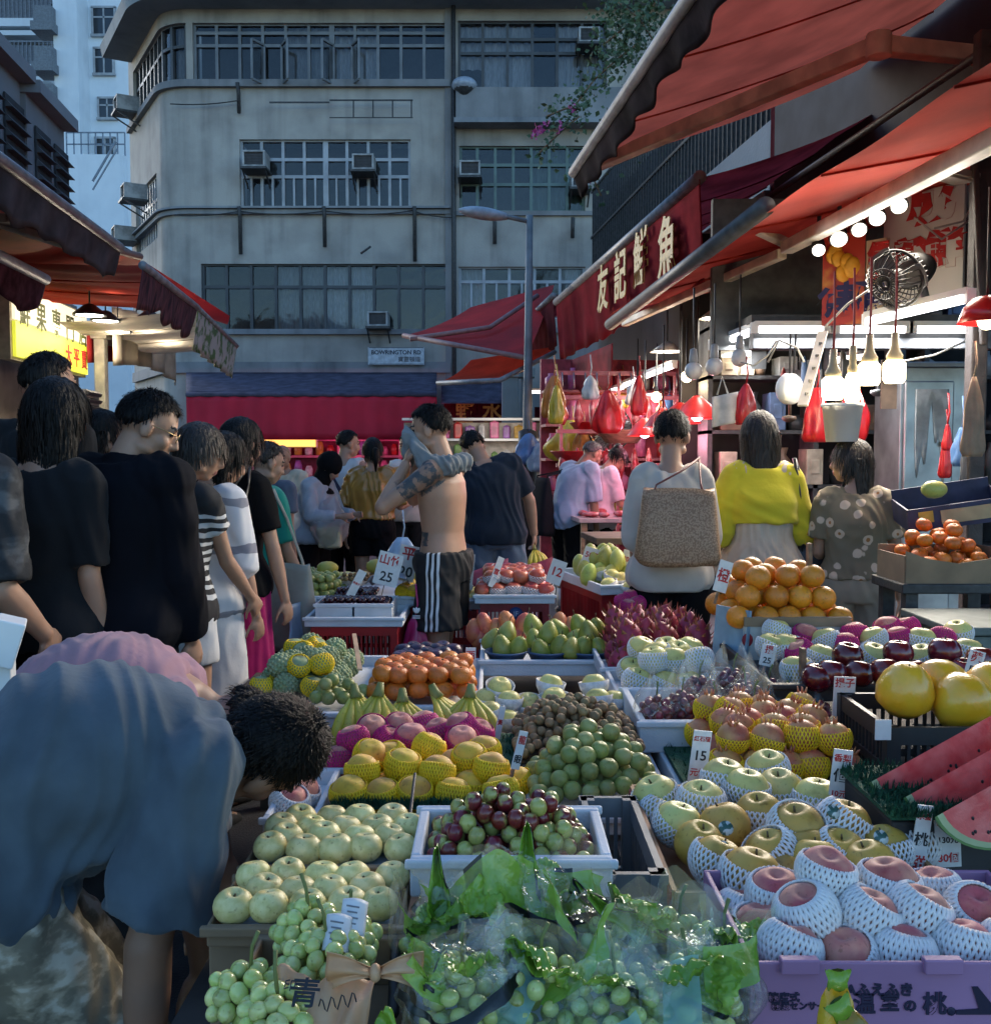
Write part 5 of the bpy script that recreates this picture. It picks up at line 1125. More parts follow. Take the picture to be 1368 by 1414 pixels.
tag(MB().box((bx0+.26,1.85,(zt-.02)/2+.2),(.5,.26,zt-.42)).build('display_box',mat('black board',(.03,.028,.028),.7,var=.4,scale=5),base=True,bevel=.006),'dark wooden box carrying the turf mat and watermelon','box')
flesh=mat('watermelon flesh',(.62,.06,.06),.35,col2=(.72,.17,.15),scale=22,bump=.15,bscale=90);rind=mat('watermelon rind',(.40,.46,.24),.5);rindo=mat('dark melon peel',(.05,.14,.03),.4,col2=(.16,.26,.08),scale=9)
def slice_(p,rot,label,a=.160,b=.120,wedge=R(36)):
 t=thing('watermelon_slice',p,label,'watermelon','watermelon slices on the turf mat');t.rotation_euler=rot
 fm=MB();rm=MB();om=MB();sm=MB();n=22
 def arc(k,s):a_=pi*k/n;return-a*s*cos(a_),b*s*sin(a_)
 def pt(x,r,w):return V((x,r*sin(w-wedge/2),-r*cos(w-wedge/2)))
 for s0,s1,mb_,nm in((0,.90,fm,0),(.90,.97,rm,0),(.97,1.0,om,0)):
  for w in(0,wedge):
   vs=[]
   for k in range(n+1):
    x0_,r0_=arc(k,s0);x1_,r1_=arc(k,s1)
    vs+=[pt(x0_,r0_,w),pt(x1_,r1_,w)]
   mb_.add(vs,[(2*k,2*k+1,2*k+3,2*k+2)for k in range(n)])
 rr=[]
 for q in range(9):rr.append([pt(*arc(k,1.0),wedge*q/8)for k in range(n+1)])
 om.rings(rr,closed=False)
 for k in range(26):
  x=rnd(-.8,.8)*a;r=b*rnd(.35,.72)*sqrt(1-(x/a)**2)
  for w,dy in((0,-1),(wedge,1)):sm.ball(pt(x,r,w),(.003,.0015,.0045),6,4)
 fm.build('flesh',flesh,t);rm.build('white_rind',rind,t);om.build('peel',rindo,t);sm.build('seeds',shade_d,t)
for px,py,d,lb in((1300,1034,1.86,'rearmost red watermelon slice on the green mat'),(1352,1052,1.77,'middle red watermelon slice on the green mat'),(1400,1075,1.68,'front red watermelon slice, cut by the right edge')):
 slice_(P(px,py-8,d),(R(12),R(-25),R(10)),lb)
x0,x1,z=rect(980,1200,1088,2.28,0);mat_sheet(x0-.05,x1+.04,2.22,2.75,z-.012,'dark green mat under the pomegranates',700)
tray(x0-.06,x1+.05,2.20,2.74,z-.07,.05,'shallow foam tray under the pomegranates')
heap(V4('pomeg'),x0,x1,2.28,2.68,z,.079,2,'blushed pomegranate in a yellow foam net','pomegranate','netted pomegranates',inset=.35,inset_back=.2,skip=.1,jit=.16)
film=clear_plastic('clear film',(.88,.97,.92),.955,.06,26);filmg=clear_plastic('pale green film',(.66,.97,.82),.94,.06,26)
x0,x1,z=rect(882,1146,1040,2.62,0);tray(x0,x1,2.62,3.0,z,.085,'deep white foam tray full of bagged red grapes',wall=.02)
def bagmesh(w_,d_,h,seed,top=.5,name='plastic_bag',m_=film,loc_=None,label='',group=None,rz=0,extra=None,tilt=(0,0),parent=None,cat='bag'):
 """crumpled clear bag: bulging bottom, pleated neck, open flaring top"""
 random.seed(seed);ph=[rnd(0,6)for _ in range(8)];rings=[];nv,na=34,84
 for i in range(nv+1):
  v=i/nv;bul=sin(min(v/.55,1)*pi/2)**.5 if v<.55 else 1-(1-top)*((v-.55)/.45)**1.2
  if v>.9:bul*=1+(v-.9)*1.5
  ring=[]
  for j in range(na):
   a=2*pi*j/na;fl=(1-.75*max(0,(v-.5)/.5))
   cr=1+.035*sin(a*7+ph[0]+v*6)+.03*sin(a*13+ph[1]-v*9)+.035*sin(v*17+a*3+ph[2])+.09*v*sin(a*4+ph[3])
   cr+=.07*(.35+v)*noise.noise((cos(a)*3.1+seed,sin(a)*3.1,v*6))+.045*abs(noise.noise((cos(a)*8,sin(a)*8+seed,v*15)))
   ring.append(V((w_/2*bul*cr*cos(a)+tilt[0]*v*v,d_/2*bul*cr*fl*sin(a)+tilt[1]*v*v,h*v+.02*v*sin(a*3+ph[4])+.03*v*v*sin(a*2+ph[5]))))
  rings.append(ring)
 m=MB().rings(rings,cap=False)
 if extra is None:
  o=m.build(name,m_,parent,loc=loc_,rot=(0,0,rz));return tag(o,label,cat,group)if label else o
 t=thing(name,loc_,label,cat,group,rz);m.build('film',m_,t)
 for nm,v0,v1,a0,a1,mm in extra:
  b=MB();i0,i1=int(v0*nv),int(v1*nv);j0,j1=int(a0*na),int(a1*na)
  gr=[[(lambda q,c:q+(q-c).normalized()*.0015)(rings[i][j%na],V((rings[i][0].x*.5+rings[i][na//2].x*.5,rings[i][na//4].y*.5+rings[i][3*na//4].y*.5,rings[i][j%na].z)))for j in range(j0,j1+1)]for i in range(i0,i1+1)]
  b.rings(gr,closed=False);b.build(nm,mm,t)
 return t
for i,(px,py,d)in enumerate(((905,985,2.72),(940,978,2.74),(985,985,2.72),(1030,965,2.76),(1040,985,2.70),(1085,985,2.75),(1120,985,2.74),(965,955,2.86),(1012,945,2.88),(1060,960,2.88))):
 p=P(px,py,d);bunch(p,(.045,.04,.04),30,'bunch of dark red grapes in the deep white tray','red grape bunches',GR,rnd(0,6));bagmesh(.13,.12,.14,40+i,.35,'clear_bag',film,p-V((0,0,.055)),'clear film bag tied over a red grape bunch','clear bags of red grapes',rnd(0,6))
random.seed(101)
x0,x1,z=rect(866,1010,968,3.04,0);heap(V4('yelpear'),x0,x1,3.04,3.38,z,.088,2,'pale yellow pear in a white foam net behind the red grapes','pear','pale pears behind the red grapes',skip=.2)
tray(x0-.03,x1+.03,3.02,3.4,z-.03,.05,'foam tray of pale pears behind the red grapes')
x0,x1,z=rect(842,1000,928,3.42,0);heap(['dragon'],x0,x1,3.42,3.95,z-.02,.098,2,'dark red dragon fruit in the heap by the green pears','dragon fruit','dragon fruit heap',inset=.3,inset_back=.1,skip=.05);tray(x0-.03,x1+.03,3.4,3.98,z-.03,.05,'white foam tray under the dragon fruit')
x0,x1,z=rect(662,848,934,3.68,0);tray(x0,x1,3.68,4.10,z,.06,'white foam tray carrying three blue bowls of green pears',wall=.018)
blueb=mat('dull blue plastic bowl',(.045,.085,.17),.4,var=.2,scale=7)
for k,px in enumerate((699,756,812)):
 p=P(px,918,3.78);MBb=MB().lathe([(.001,.0),(.05,.0),(.078,.058),(.082,.058),(.082,.064),(.074,.064),(.048,.008),(.001,.008)],26)
 tag(MBb.build('bowl',blueb,loc=V((p.x,3.765,z+.016))),('blue bowl of pears at the left of its tray','blue bowl of pears in the middle of its tray','blue bowl of pears at the right of its tray')[k],'bowl','blue pear bowls')
at(['pear'],[(693,893),(716,893),(700,874,3.82),(746,897),(773,892),(757,874,3.80),(738,884,3.84),(804,893),(828,895),(812,873,3.82),(793,884,3.86),(735,864,3.92),(800,864,3.9),(823,868,3.88),(770,870,3.9),(788,896,3.74),(680,884,3.86)],3.76,'green pear heaped in the blue bowls','pear','green pears in blue bowls',1.0,lambda:(rnd(-.5,.5),rnd(-.5,.5),rnd(0,6)))
at(['blushmango'],[(668,862),(684,870),(662,880),(674,884),(722,862),(716,878),(772,862),(786,868),(700,860),(655,872),(690,884)],4.15,'blushed red orange fruit behind the blue pear bowls','peach','blushed fruit behind the pear bowls',.85)
x0,x1,z=rect(502,656,972,3.14,0);tray(x0-.02,x1+.02,3.12,3.84,z-.05,.05,'white foam tray of mandarins and dark plums')
heap(['mandarin'],x0,x1,3.14,3.44,z,.066,2,'mandarin in the heap before the dark plums','mandarin','mandarin heap',inset=.25,inset_back=0,upright=True)
heap(['plum'],x0+.02,x1-.04,3.46,3.72,z-.02,.068,2,'dark purple plum behind the mandarins','plum','dark plum heap',inset=.3,inset_back=.1);at(['blushmango','orange'],[(620,914,3.5),(612,928,3.48),(640,928,3.45)],3.5,'single large golden fruit on top of the mandarins','fruit','large fruit on the mandarins')
x0,x1,z=rect(335,500,968,3.14,0);heap(['custard','custard','custardnet'],x0,x1-.06,3.2,3.7,z-.01,.076,2,'knobbly pale green custard apple on the left tray','custard apple','custard apples',inset=.6,inset_back=.4,fs=.8);heap(['lime'],x1-.16,x1+.02,3.05,3.2,z,.05,2,'pale green guava before the custard apples','guava','guavas');tray(x0-.03,x1,3.0,3.85,z-.05,.05,'foam tray of custard apples by the queue')
def bananas(p,rz,label,n=6):
 t=thing('banana_hand',p,label,'bananas','banana hands',rz)
 for k in range(n):
  a=(k-(n-1)/2)*.36;b=MB();M=Matrix.Rotation(a,3,'Z');l_=rnd(.92,1.08)
  pts=[M@V((.010*sin(u*3),-.012-.088*sin(u*2.1)*l_,.085-.135*u*l_))for u in[q/11 for q in range(12)]]
  b.tube(pts,[.007,.008,.011,.0155,.018,.0190,.0190,.0185,.017,.0135,.008,.0045],7);b.build('banana',banam,t)
 MB().tube([(0,-.016,.080),(0,-.004,.098),(0,.006,.118)],[.020,.014,.010],8).build('stalk',banag,t)
for px,py,rz,lb in((490,1002,.4,'hand of bananas at the left end behind the pink peaches'),(525,1000,-.3,'second hand of bananas from the left'),(556,1008,.1,'third hand of bananas, behind the middle pink peaches'),(598,1002,1.1,'large hand of bananas turned sideways, near the right'),(650,1002,-.2,'hand of bananas at the right end, beside the foam cups')):
 bananas(P(px,py,2.84),rz,lb)
x0,x1,z=rect(468,665,1020,2.75,0);tray(x0,x1,2.76,3.08,z-.05,.04,'foam tray beneath the bananas')
x0,x1,z=rect(456,716,1118,2.20,0);mat_sheet(x0,x1,2.2,2.78,z,'dark green turf mat under the yellow and pink netted fruit',1500);tray(x0,x1,2.18,2.80,z-.052,.045,'white foam tray under the yellow netted peaches',wall=.02)
crate(x0+.02,x1-.02,2.2,2.78,.28,z-.056,'grey slotted crate under the yellow netted peaches',greyc)
at(V4('mango'),[(482,1096),(528,1098),(572,1096),(626,1097),(692,1094),(500,1064,2.33),(556,1058,2.35),(604,1066,2.32),(678,1062,2.34),(648,1048,2.4),(512,1044,2.44),(592,1034,2.46),(668,1038,2.45),(650,1088,2.34),(600,1090,2.36),(714,1082,2.36),(545,1086,2.36),(505,1088,2.38),(628,1058,2.42),(540,1046,2.46)],2.27,'golden peach in a yellow foam net, front tray','peach','yellow netted peaches')
at(V4('pinkp'),[(488,1022,2.58),(514,1008,2.64),(466,1050,2.55),(552,1004,2.66),(568,1020,2.58),(636,1004,2.64),(638,1024,2.56),(606,1012,2.66),(585,1002,2.7),(536,1026,2.6),(660,1014,2.64)],2.6,'peach in a magenta foam net behind the yellow ones','peach','magenta netted peaches')
x0,x1,z=rect(728,928,1118,2.20,0);tray(x0,x1+.02,2.18,2.92,z-.052,.045,'white foam tray under the green plums and longans',wall=.02);crate(x0+.02,x1,2.2,2.85,.28,z-.056,'grey slotted crate under the green plums',greyc)
mound(['lime'],x0,x1,2.2,2.47,z,.043,120,.10,'green plum in the loose pile before the brown longans','plum','green plum heap',back=.7)
mound(['longan'],x0-.03,x1-.01,2.46,2.82,z+.03,.0262,295,.085,'small brown longan in the pile behind the green plums','longan','longan heap',.88,.55)
tag(MB().grid(lambda u,v:V((x0-.02+(x1-x0-.02)*u,2.47+.34*v,z+.02+.07*(1-abs(2*u-1)**3)*(1-abs(v-.55)**2.2/.27))),20,14,thick=.004).build('longan_bed',mat('shaded longan skin',(.09,.05,.02),.8,var=.5,scale=60,bump=.8,bscale=90),base=True),'brown filler sheet inside the longan pile, coloured as dark as its shade','longan bed')['kind']='stuff'  # filler sheet; the shade between longans is put into its dark brown
x0,x1,z=rect(660,852,1004,2.80,0);tray(x0-.02,x1+.02,2.88,3.14,z-.02,.03,'foam tray of pale pears in paper foam cups')
at(V4('cuppear'),[(676,985),(700,995),(745,990),(768,998),(818,990),(842,998),(703,968,2.95),(690,950,3.02),(765,965,2.95),(760,946,3.02),(825,966,2.95),(820,946,3.02),(730,972,2.98),(792,974,2.98),(672,966,3.0),(848,968,2.98)],2.88,'pale pear in a white foam cup','pear','pale pears in foam cups',1.0,lambda:(rnd(-.35,.15),rnd(-.3,.3),rnd(0,6)))
x0,x1,z=rect(566,846,1240,1.60,0);tray(x0,x1,1.60,1.84,z,.065,'white foam box of red and green jujubes',wall=.018)
mound(['jujube','jujube','jujubed'],x0+.02,x1-.02,1.62,1.82,z+.03,.030,230,.085,'mottled red and yellow jujube in the white foam box','jujube','jujubes in the foam box')
crate(x1-.02,x1+.09,1.62,2.0,.45,z+.03,'dark slotted crate between the jujubes and the golden pears',greyc)
x0,x1,z=rect(290,556,1300,1.52,0)
tray(x0,x1,1.50,1.68,z,.035,'cardboard tray of pale green pears, front one',cardb,'cardboard_tray',.006);tray(x0+.005,x1+.02,1.70,1.92,z+.01,.035,'cardboard tray of pale green pears, rear one',cardb,'cardboard_tray',.006)
MBs=mat('pale tray liner',(.45,.50,.58),.6)
for y0,y1,dz in((1.505,1.675,.012),(1.705,1.915,.022)):tag(MB().box(((x0+x1)/2,(y0+y1)/2,z+dz+.003),(x1-x0-.03,y1-y0-.01,.004)).build('tray_liner',MBs,base=True),'pale blue liner beneath the green pears, %s tray'%('front' if y0<1.6 else 'rear'),'liner')
heap(['applegreen'],x0+.005,x1-.005,1.51,1.68,z+.018,.061,1,'pale green pear in the front cardboard tray','pear','pale green pears, front tray',upright=True)
heap(['applegreen'],x0+.01,x1+.01,1.71,1.92,z+.028,.061,1,'pale green pear in the rear cardboard tray','pear','pale green pears, rear tray',upright=True)
tag(MB().box(((x0+x1)/2-.05,1.66,(z-.56)/2+.56),(x1-x0-.1,.3,z-.565)).build('cardboard_box',cardb,base=True,bevel=.004),'brown cardboard box under the trays of green pears','box')
GZ=lambda px,py,d:P(px,py,d)
zb=P(400,1414,1.30).z
tray(P(285,1400,1.2).x,P(555,1400,1.2).x,1.14,1.48,zb-.05,.08,'brown carton of green grapes at the bottom edge',cardb,'cardboard_tray',.006)
for i,(px,py,d,r,n)in enumerate(((428,1288,1.40,(.05,.045,.035),42),(452,1326,1.33,(.055,.04,.035),44),(345,1375,1.30,(.05,.045,.035),42),(480,1300,1.42,(.04,.04,.03),30),(385,1405,1.22,(.05,.04,.03),38))):
 bunch(P(px,py,d),r,n,('bunch of green grapes under the white tag','bunch of green grapes behind the peach coloured wrap','bunch of green grapes at the bottom left','small bunch of green grapes beside the pears','bunch of green grapes cut by the bottom edge')[i],'loose green grape bunches',GG,rnd(0,6))
random.seed(55)
wrapm=mat('peach wrap paper',(.55,.27,.12),.5,col2=(.60,.36,.20),scale=14,bump=.25,bscale=30)
A,B,C,D=P(383,1336,1.27),P(520,1345,1.27),P(505,1420,1.21),P(392,1412,1.21)
t=thing('wrapping_paper',(A+C)/2,'peach coloured wrapping paper with black brush writing round green grapes','wrapper');o=t.location
MB().grid(lambda u,v:A.lerp(B,u).lerp(D.lerp(C,u),v)+V((0,-.018*sin(pi*u),.006*sin(u*12+v*5)+.003*sin(u*25)))-o,24,14,thick=.0015).build('paper',wrapm,t)
m=MB();fr=frame(B-A,A-D,P(420,1374,1.203)-o);m.text('青',.040,fr,depth=.0006,bold=.0005);m.text('印',.016,frame(B-A,A-D,P(400,1362,1.203)-o),depth=.0006);m.tube([P(440+52*q/18,1390-10*sin(q*1.25)-q*.6,1.206)-o for q in range(19)],.0009,4);m.build('lettering',shade_d,t)
t=thing('ribbon_bow',P(518,1344,1.24),'peach coloured paper bow tied on the grape wrapping','bow')
for sx in(-1,1):MB().grid(lambda u,v:V((sx*(.006+.055*u),-.012*sin(u*3)+.006*sin(v*9),(v-.5)*(.012+.040*u)+.010*sin(u*3))),12,12,thick=.001).build('loop',wrapm,t)
MB().ball((0,0,0),(.008,.01,.012)).build('knot',wrapm,t)
tagm=mat('white tag paper',(.66,.65,.63),.6,scale=40,var=.05)
for px,py,d,lb in((466,1290,1.33,'small white printed tag on the green grapes'),(488,1268,1.36,'curled white tag beside the pale green pears')):
 t=thing('paper_tag',P(px,py,d),lb,'tag');t.rotation_euler=(R(40),R(14),R(10));MB().grid(lambda u,v:V((.036*(u-.5),.05*(v-.5),.008*sin(u*3))),8,8,thick=.001).build('paper',tagm,t);m=MB();[m.box((-.004,.012-.008*q,.0085),(.018-.004*(q%2),.002,.0008))for q in range(4)];m.build('print',mat('grey ink',(.2,.2,.21),.7),t)
gprint=mat('green bag print',(.14,.30,.02),.16,col2=(.30,.46,.05),scale=12,bump=.5,bscale=30,alpha=.82);bprint=mat('black bag print',(.012,.014,.012),.3,bump=.3,bscale=18);cyanp=mat('pale cyan bag print',(.30,.55,.48),.3,col2=(.12,.36,.28),scale=10,bump=.5,bscale=22,alpha=.5)
tray(P(556,1400,1.17).x,P(1040,1400,1.17).x,1.17,1.58,.66,.06,'foam tray under the bagged green grapes',styro)
filmw_=mat('white glossy film',(.62,.70,.66),.10,bump=.5,bscale=40,alpha=.16)
bags=[(600,1300,1.46,.13,.14,.3,0),(668,1295,1.47,.18,.165,-.1,1),(762,1290,1.48,.18,.165,.2,1),(640,1378,1.27,.17,.14,.4,2),(745,1376,1.27,.18,.145,-.3,3),(850,1310,1.42,.18,.14,.1,2),(850,1388,1.25,.17,.13,.6,4),(935,1310,1.46,.16,.13,-.2,4),(950,1384,1.28,.18,.14,.1,3),(1000,1335,1.40,.12,.13,.3,4)]
for i,(px,py,d,w_,h,rz,ex)in enumerate(bags):
 p=P(px,py,d);pb=V((p.x,p.y,max(.69,p.z-.06)))
 bunch(pb+V((0,0,.055)),(w_*.34,w_*.28,.05),44,'bunch of green grapes inside a clear printed bag in the middle','bagged green grape bunches',GG,rnd(0,6),0,1.0)
 E_={0:[('green_print',.72,1,.6,.8,gprint)],1:[('green_print',.62,.98,.56,.92,gprint),('black_band',.62,.68,.50,1.0,bprint),('black_edge',.30,1,.73,.78,bprint)],2:[('green_print',.78,1,.5,.66,gprint),('black_band',.55,.62,.5,1.0,bprint)],3:[('cyan_print',.2,.95,.66,.74,cyanp),('green_print',.72,1,.76,.95,gprint)],4:[('cyan_print',.45,.6,.60,.72,cyanp)]}[ex]
 t=bagmesh(w_,w_*.85,h,200+i,.78,'grape_bag',filmg if ex in(3,4)else film,pb,('narrow clear grape bag beside the green pears, its green flap hidden by taller ones','tall grape bag with black banded green flap, before the jujubes','second tall grape bag with black banded green flap, right of the first','grape bag with thin black band at the bottom, below the tall ones','grape bag with pale cyan stripe in the bottom middle','grape bag with black band leaning before the dark crate','low grape bag with small cyan patch at the bottom edge','grape bag with green corner beside the golden pear carton','grape bag with cyan stripe next to the lilac carton','slim grape bag squeezed against the lilac carton')[i],'bags of green grapes',rz,E_,(rnd(-.03,.03),rnd(-.03,.02)))
 for q in range(3):
  sx,sy=rnd(.06,.10),rnd(.045,.07);c_=V((rnd(-.35,.35)*w_,rnd(-.40,.05)*w_,h*rnd(.72,1.0)));Mq=Euler((rnd(.2,.9),rnd(-.5,.5),rnd(0,6))).to_matrix();sd_=i*7.3+q*3.1
  MB().grid(lambda u,v:c_+Mq@V(((u-.5)*sx,(v-.5)*sy,.024*noise.noise((u*2.2,v*2.2,sd_))+.014*abs(noise.noise((u*4,v*4,sd_)))-.009*abs(noise.noise((u*11,v*11,sd_))))),30,30).edge(30,3).build('loose_film',[gprint,bprint]if(i*2+q*3)%7 in(0,2,5)else(filmw_,filmw_,cyanp,film,filmw_,cyanp,film)[(i*2+q*3)%7],t)
random.seed(77)
for i,(px,py,px2,py2,d,wd,mm,lb)in enumerate(((612,1285,603,1172,1.45,.040,gprint,'tall pointed green bag flap at the left of the bags'),(722,1268,728,1146,1.46,.050,gprint,'tall pointed green bag flap before the jujubes'),(880,1290,792,1225,1.42,.03,bprint,'black slanting bag seam in the middle of the bags'),(955,1340,812,1238,1.36,.042,gprint,'broad green flap slanting across the right bags'),(700,1310,750,1338,1.24,.022,gprint,'short bright green flap in the front bags'),(985,1300,1010,1280,1.36,.022,gprint,'small leaf green flap by the lilac carton'),(520,1414,590,1440,1.15,.045,gprint,'green flap at the bottom edge beside the peach bow'))):
 A,B=P(px,py,d),P(px2,py2,d+.02);ax=B-A;sd_=ax.cross(V((0,-1,.3))).normalized()
 t=thing('bag_flap',A,lb,'bag flap')
 MB().grid(lambda u,v:ax*u+sd_*((v-.5)*wd*(1.1-.9*u**1.5))+V((0,-.02*sin(u*3+i)-.012*cos(v*6)+.012*noise.noise((u*5,v*4,i)),.004*sin(u*14))),30,14,thick=.0008).build('film',mm,t)
 if mm is gprint:MB().grid(lambda u,v:ax*u+sd_*(((.5-.14*v))*wd*(1.1-.9*u**1.5))+V((0,-.02*sin(u*3+i)-.012*cos((1-.14*v)*6)-.0016+.012*noise.noise((u*5,1-.14*v,i))*.9,.004*sin(u*14))),16,3,thick=.0008).build('black_edge',bprint,t)
for px,py,d,c,lb,tl_ in((1155,1392,1.13,mat('orange yellow pack',(.66,.30,.01),.25,col2=(.60,.42,.03),scale=20,bump=.4,bscale=40),'small yellow corn pack with green top, bottom edge',.1),(1208,1416,1.12,mat('dark green pack',(.03,.10,.02),.25,col2=(.55,.25,.02),scale=14,bump=.4,bscale=40),'dark green and orange pack at the bottom edge',-.5)):
 t=thing('snack_pack',P(px,py,d)-V((0,0,.05)),lb,'pack');t.rotation_euler=(-.15,tl_,.2);m=MB();e_=.6
 def ring_(wd,dp,z):return[V((wd*abs(cos(a))**e_*(1 if cos(a)>0 else-1),dp*abs(sin(a))**e_*(1 if sin(a)>0 else-1),z+.002*sin(a*5)))for a in[2*pi*j/28 for j in range(28)]]
 m.rings([ring_(.022,.004,0),ring_(.024,.012,.012),ring_(.021,.014,.035),ring_(.018,.011,.055),ring_(.013,.004,.068)]);m.build('body',c,t)
 m=MB();m.rings([ring_(.0135,.0045,.066),ring_(.012,.003,.076),ring_(.017,.0015,.088)]);m.build('top_seal',gprint,t)
x0,x1,z=rect(1028,1172,898,3.22,0);zt=P(1100,852,3.22).z
t=thing('orange_carton',V(((x0+x1)/2,3.43,z-.1)),'white printed carton heaped with oranges','carton');w_=x1-x0;h_=zt-z+.1
m=MB()
for c,s in(((0,-.21,h_/2),(w_,.008,h_)),((0,.21,h_/2),(w_,.008,h_)),((-w_/2,0,h_/2),(.008,.412,h_)),((w_/2,0,h_/2),(.008,.412,h_)),((0,0,h_-.06),(w_-.01,.41,.008))):m.box(c,s)
m.build('body',mat('white printed card',(.50,.50,.47),.6,var=.08),t);MB().box((-w_/2-.03,-.15,h_/2+.03),(.008,.16,h_-.02),(0,.1,.5)).build('flap',mat('pale blue card',(.22,.33,.42),.6,var=.15),t)
MB().box((0,-.216,h_-.015),(w_+.01,.008,.03)).build('rim',cardb,t)
m=MB();m.text('9  1 KG  0',.032,frame((1,0,0),(0,0,1),(.02,-.2145,h_-.075)));m.build('lettering',inkn,t)
m=MB()
for q in((-.16,.03),(-.16,-.06)):m.ball((q[0],-.214,h_*.5+q[1]),(.018,.002,.022),10,6)
m.build('red_print',mat('red print',(.34,.02,.03),.6),t)
heap(['orange'],x0-.05,x1+.02,3.22,3.66,zt-.05,.083,3,'bright orange heaped in the white printed carton','orange','oranges in the white carton',inset=.42,inset_back=.35)
x0,x1,z=rect(1052,1368,945,2.80,0);tray(x0,x1+.1,2.72,3.3,z-.03,.05,'dark tray of netted peaches and dark red apples',blackc)
at(V4('yelpear'),[(1072,872),(1064,893),(1086,893),(1140,884),(1134,908),(1206,882),(1206,906),(1272,884),(1322,874),(1272,908),(1336,900),(1100,925)],lambda y:2.88+(925-y)/60*.35,'pale fruit in a white foam net among the magenta netted ones','pear','pale netted fruit beside the dark apples',.95)
at(V4('pinkp'),[(1112,878),(1104,902),(1180,876),(1252,868),(1240,882),(1166,890),(1300,884),(1225,868)],lambda y:2.95+(915-y)/60*.35,'magenta netted peach beside the dark red apples','peach','magenta netted peaches beside the dark apples')
at(['redapple'],[(1170,906,2.78),(1148,930),(1186,930),(1240,902,2.78),(1304,900,2.78),(1330,928),(1222,928),(1355,912,2.8),(1298,930),(1128,936),(1260,930),(1365,935)],2.72,'glossy dark red apple in front of the netted fruit','apple','dark red apples',1.0,lambda:(rnd(-.2,.2),rnd(-.2,.2),0))
for px,py,d,rr,lb in((1250,952,2.36,(.3,0,0),'big yellow pomelo at the left of the pomelos'),(1300,946,2.42,(.2,1.3,.6),'yellow pomelo lying on its side in the middle'),(1328,968,2.34,(.2,.9,2),'yellow pomelo at the right, partly before the others'),(1366,955,2.42,(0,.4,1),'yellow pomelo cut by the right edge')):spawn('pomelo',P(px,py,d),lb,'pomelo','pomelos on the dark crate',rr)
x0,x1,z=rect(1212,1400,995,2.28,0);crate(x0,x1,2.22,2.55,z-.22,z,'dark crate carrying the yellow pomelos',blackc)
t=tag(MB().box((0,0,0),(.035,.003,.045)).build('price_label',tagm,loc=P(1219,1008,2.2)),'small white label on the dark pomelo crate','label')
x0,x1,z=rect(1250,1395,806,4.05,0);zt=P(1300,768,4.05).z
t=thing('orange_carton',V(((x0+x1)/2,4.20,z)),'brown open carton of deep orange fruit beside the floral shirted shopper','carton');w_=x1-x0;h_=zt-z
m=MB();m.prism([V((-w_/2,-.15,0)),V((w_/2,-.15,0)),V((w_/2,-.15,h_+.07)),V((w_*.3,-.15,h_-.01)),V((0,-.15,h_-.03)),V((-w_*.3,-.15,h_-.01)),V((-w_/2,-.15,h_+.02))],(0,.008,0))
for c,s in(((0,.15,h_*.6),(w_,.008,h_*1.2)),((-w_/2,0,h_*.5),(.008,.29,h_)),((w_/2,0,h_*.6),(.008,.29,h_*1.2)),((0,0,h_*.3),(w_-.01,.29,.008))):m.box(c,s)
m.build('body',cardb,t)
mound(['mandarin'],x0+.01,x1-.01,4.05,4.34,z+h_*.2,.074,46,.17,'deep orange fruit in the brown open carton','orange','deep orange fruit in the brown carton',back=.7)
table('carton_stand','dark metal stand under the brown orange carton',V(((x0+x1)/2,4.2,0)),(w_+.04,.34,z),iron,rz=0)
p=P(1312,702,4.5);t=thing('open_carton',p,'navy and tan open carton propped at a slant above the orange fruit','carton',rz=-.15);t.rotation_euler=(.1,-.16,-.2)
m=MB()
for c,s in(((0,-.17,0),(.42,.008,.10)),((0,.17,.02),(.42,.008,.14)),((-.21,0,0),(.008,.34,.10)),((.21,0,0),(.008,.34,.10)),((0,0,-.045),(.42,.34,.008))):m.box(c,s)
m.build('body',mat('navy printed card',(.03,.03,.07),.6,var=.3),t);m=MB();m.box((.05,-.178,-.0),(.26,.004,.06));m.build('paper_band',mat('tan card',(.42,.30,.16),.7),t);m=MB();m.box((-.14,-.178,.01),(.06,.004,.05));m.build('gold_print',gold,t)
spawn('greenmango',P(1290,676,4.45),'pale green melon lying in the navy open carton','melon',None,(0,1.57,.2))
p=P(1340,835,3.7);tag(MB().box((p.x+.1,p.y,.42),(.5,.4,.84)).box((p.x+.1,p.y,.86),(.54,.44,.03)).build('steel_box',mat('grey green board',(.12,.14,.12),.6,var=.3),base=True,bevel=.006),'grey green box shelf at the right edge beneath the brown carton','box')
# ---- middle distance stalls
x0,x1,z=rect(420,556,866,4.60,0);tray(x0,x1,4.60,5.0,z,.045,'white foam tray holding two white cherry boxes',wall=.018);crate(x0+.03,x1-.03,4.62,4.98,z-.34,z-.004,'red plastic crate under the cherry tray',redc);crate(x0+.03,x1-.03,4.62,4.98,z-.70,z-.345,'lower red plastic crate beneath the cherry tray',redc)
for a,b,lb in((435,486,'left white cherry box with grey print'),(489,541,'right white cherry box with grey print')):
 xa,xb=P(a,855,4.66).x,P(b,855,4.66).x;tray(xa,xb,4.66,4.92,z+.014,.085,lb,mat('white box card',(.55,.56,.58),.6,var=.08),'cherry_box',.006,'box')
heap(['cherry'],P(440,830,4.7).x,P(536,830,4.7).x,4.68,4.92,z+.075,.027,4,'dark cherry heaped in the white boxes','cherry','dark cherries',inset=.7,jit=.2,maxn=160)
